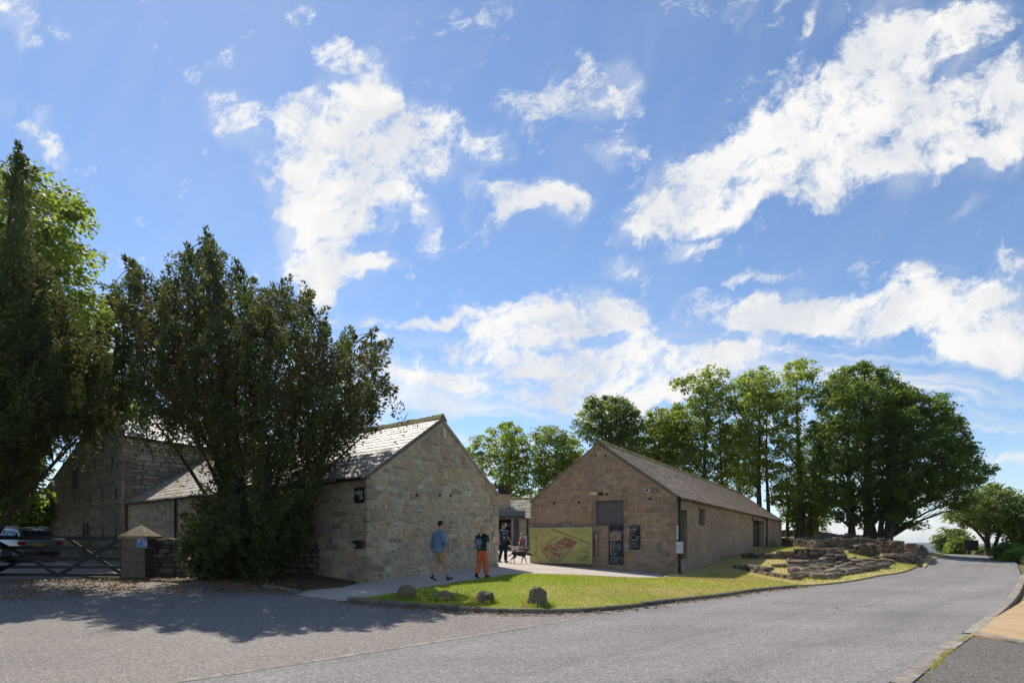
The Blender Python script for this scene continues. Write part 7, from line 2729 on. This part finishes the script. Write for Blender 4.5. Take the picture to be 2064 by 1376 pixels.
    nt.links.new(ramp(nt, vo, [(.42, (.42, .05, .06)), (.5, (.45, .20, .22)), (.58, (.10, .06, .14))]), bb.inputs['Base Color'])
    m = MB()
    rings(m, [(W(0, 0, .47), .17, .135), (W(0, .0, .62), .15, .115), (W(0, .02, .78), .16, .115), (W(0, .03, .92), .165, .10), (W(0, .03, .985), .08, .07)], 16)
    for s in (-1, 1):
        m.tube([W(.17 * s, .03, .93), W(.215 * s, .05, .72)], [.062, .058], 10)
    remeshed(m, 'shirt', pat3, t, .014, 3)
    m = MB()
    for s in (-1, 1):
        m.tube([W(.09 * s, .02, .52), W(.12 * s, .40, .52)], [.105, .085], 12)
    remeshed(m, 'shorts', cloth('grey shorts', (.10, .10, .11)), t, .014, 2)
    m = MB()
    rings(m, [(W(0, .05, 1.20), .17, .18), (W(0, .05, 1.212), .165, .175), (W(0, .05, 1.215), .09, .10), (W(0, .05, 1.29), .075, .085), (W(0, .05, 1.30), .03, .03)], 18)
    m.build('hat', cloth('straw', (.38, .24, .11)), t, smooth=True)
    for s in (-1, 1):
        MB().ell((.12 * s, .45, .045), (.05, .12, .045)).build('shoe', cloth('sandal', (.10, .06, .04)), t, smooth=True)


build_people()


def dog(label, loc, heading, L, coat, legs_col, head_low=.0, tail=.6, name='dog', stride=1.0):
    """a walking dog, +Y forward, L = shoulder height"""
    t = thing(name, label, 'dog', loc, math.atan2(-heading[0], heading[1]))
    S = L
    mat, nt, b = newmat('dog coat ' + label[:12])
    tc = nd(nt, 'ShaderNodeTexCoord').outputs['Object']
    z = nd(nt, 'ShaderNodeSeparateXYZ', {0: tc}).outputs[2]
    n = nd(nt, 'ShaderNodeTexNoise', {'Vector': tc, 'Scale': 14.0, 'Detail': 3.0}).outputs[0]
    f = mth(nt, 'ADD', z, mth(nt, 'MULTIPLY', mth(nt, 'SUBTRACT', n, .5), .14 * S))
    k = nd(nt, 'ShaderNodeMapRange', {0: f, 1: .42 * S, 2: .52 * S}).outputs[0]
    nt.links.new(mixc(nt, k, legs_col, coat), b.inputs['Base Color'])
    b.inputs['Roughness'].default_value = .8
    m = MB()
    def V(x, y, z):
        return Vector((x, y, z)) * S
    # trunk: deep chest, narrow loin
    m.tube([V(0, -.56, .80), V(0, -.46, .84), V(0, -.2, .80), V(0, .1, .78), V(0, .36, .78), V(0, .5, .82)], [(.10 * S, .10 * S), (.17 * S, .17 * S), (.16 * S, .17 * S), (.19 * S, .22 * S), (.19 * S, .24 * S), (.13 * S, .16 * S)], 12)
    hz = .95 - head_low
    m.tube([V(0, .42, .88), V(0, .58, .90 - head_low * .5), V(0, .74, hz)], [.15 * S, .12 * S, .11 * S], 10)
    m.ell(V(0, .80, hz + .01), (.10 * S, .13 * S, .105 * S))
    m.tube([V(0, .86, hz - .01), V(0, 1.0, hz - .07), V(0, 1.07, hz - .09)], [(.07 * S, .065 * S), (.05 * S, .045 * S), (.035 * S, .032 * S)], 8)
    for s in (-1, 1):
        m.tube([V(.07 * s, .77, hz + .09), V(.11 * s, .76, hz + .10), V(.14 * s, .80, hz + .02)], [.035 * S, .04 * S, .012 * S], 6)
        q = s * .13 * stride
        # hind leg: knee forward against the belly, hock pointing back
        m.tube([V(.09 * s, -.46, .78), V(.10 * s, -.34 + q * .5, .56), V(.09 * s, -.56 + q, .32), V(.09 * s, -.52 + q * 1.3, .05), V(.09 * s, -.45 + q * 1.3, .025)], [.13 * S, .085 * S, .045 * S, .035 * S, .035 * S], 8)
        # fore leg
        q = -s * .15 * stride
        m.tube([V(.10 * s, .36, .72), V(.10 * s, .34 + q * .3, .52), V(.09 * s, .36 + q * .9, .27), V(.09 * s, .36 + q * 1.2, .05), V(.09 * s, .43 + q * 1.2, .025)], [.10 * S, .065 * S, .042 * S, .035 * S, .035 * S], 8)
    ty = -.56
    m.tube([V(0, ty, .84), V(0, ty - .14, .78 - .1 * (1 - tail)), V(0, ty - .26, .62 + .2 * tail), V(0, ty - .36, .56 + .42 * tail)], [.055 * S, .05 * S, .055 * S, .02 * S], 8)
    remeshed(m, 'body', mat, t, .014 * S / .55, 2)
    for s in (-1, 1):
        MB().ell(V(.05 * s, .89, hz + .045), (.016 * S, .014 * S, .016 * S)).build('eye', MT['iron'], t, smooth=True)
    MB().ell(V(0, 1.095, hz - .085), (.026 * S, .02 * S, .022 * S)).build('nose', MT['iron'], t, smooth=True)
    MB().tube([V(0, .56, .90 - head_low * .45), V(0, .60, .91 - head_low * .5)], .128 * S, 12).build('collar', cloth('collar ' + label[:8], (.35, .36, .38)), t, smooth=True)


def build_dogs():
    p = P(1047, 1135, 25.6)
    p.z = G(p.x, p.y) + .012
    dog('black and tan dog walking with lowered head across the gap', p, (.97, -.2), .56, (.014, .013, .013), (.33, .19, .085), head_low=.22, tail=.05)
    p = P(1038, 1110, 38.5)
    p.z = G(p.x, p.y) + .012
    dog('small white dog standing in the courtyard behind the black dog', p, (-.9, -.4), .48, (.50, .44, .36), (.48, .42, .34), head_low=-.1, tail=.8, stride=.3)
    p = P(1060, 1113, 38.0)
    p.z = G(p.x, p.y) + .012
    dog('dark dog at the feet of the seated person', p, (.6, -.8), .44, (.05, .03, .02), (.22, .12, .06), head_low=.05, tail=.4, stride=.3)
    p = P(1068, 1113, 39.2)
    p.z = G(p.x, p.y) + .012
    dog('black and white dog beside the picnic table', p, (-.5, -.85), .46, (.02, .018, .017), (.40, .32, .24), head_low=0, tail=.6, stride=.3)


build_dogs()
# ------------------------------------------------------------------ the air
def haze():
    m = bpy.data.materials.new('pale air')
    m.use_nodes = True
    nt = m.node_tree
    nt.nodes.clear()
    out = nd(nt, 'ShaderNodeOutputMaterial')
    v = nd(nt, 'ShaderNodeVolumePrincipled', {'Color': (.72, .82, 1.0, 1), 'Density': 0.00010, 'Anisotropy': 0.3})
    nt.links.new(v.outputs[0], out.inputs['Volume'])
    o = MB().box((0, 0, -20), (13400, 13400, 160)).build('haze', m)
    o['kind'] = 'stuff'
    o['label'] = 'thin summer haze over the valley'
    o['category'] = 'haze'


haze()
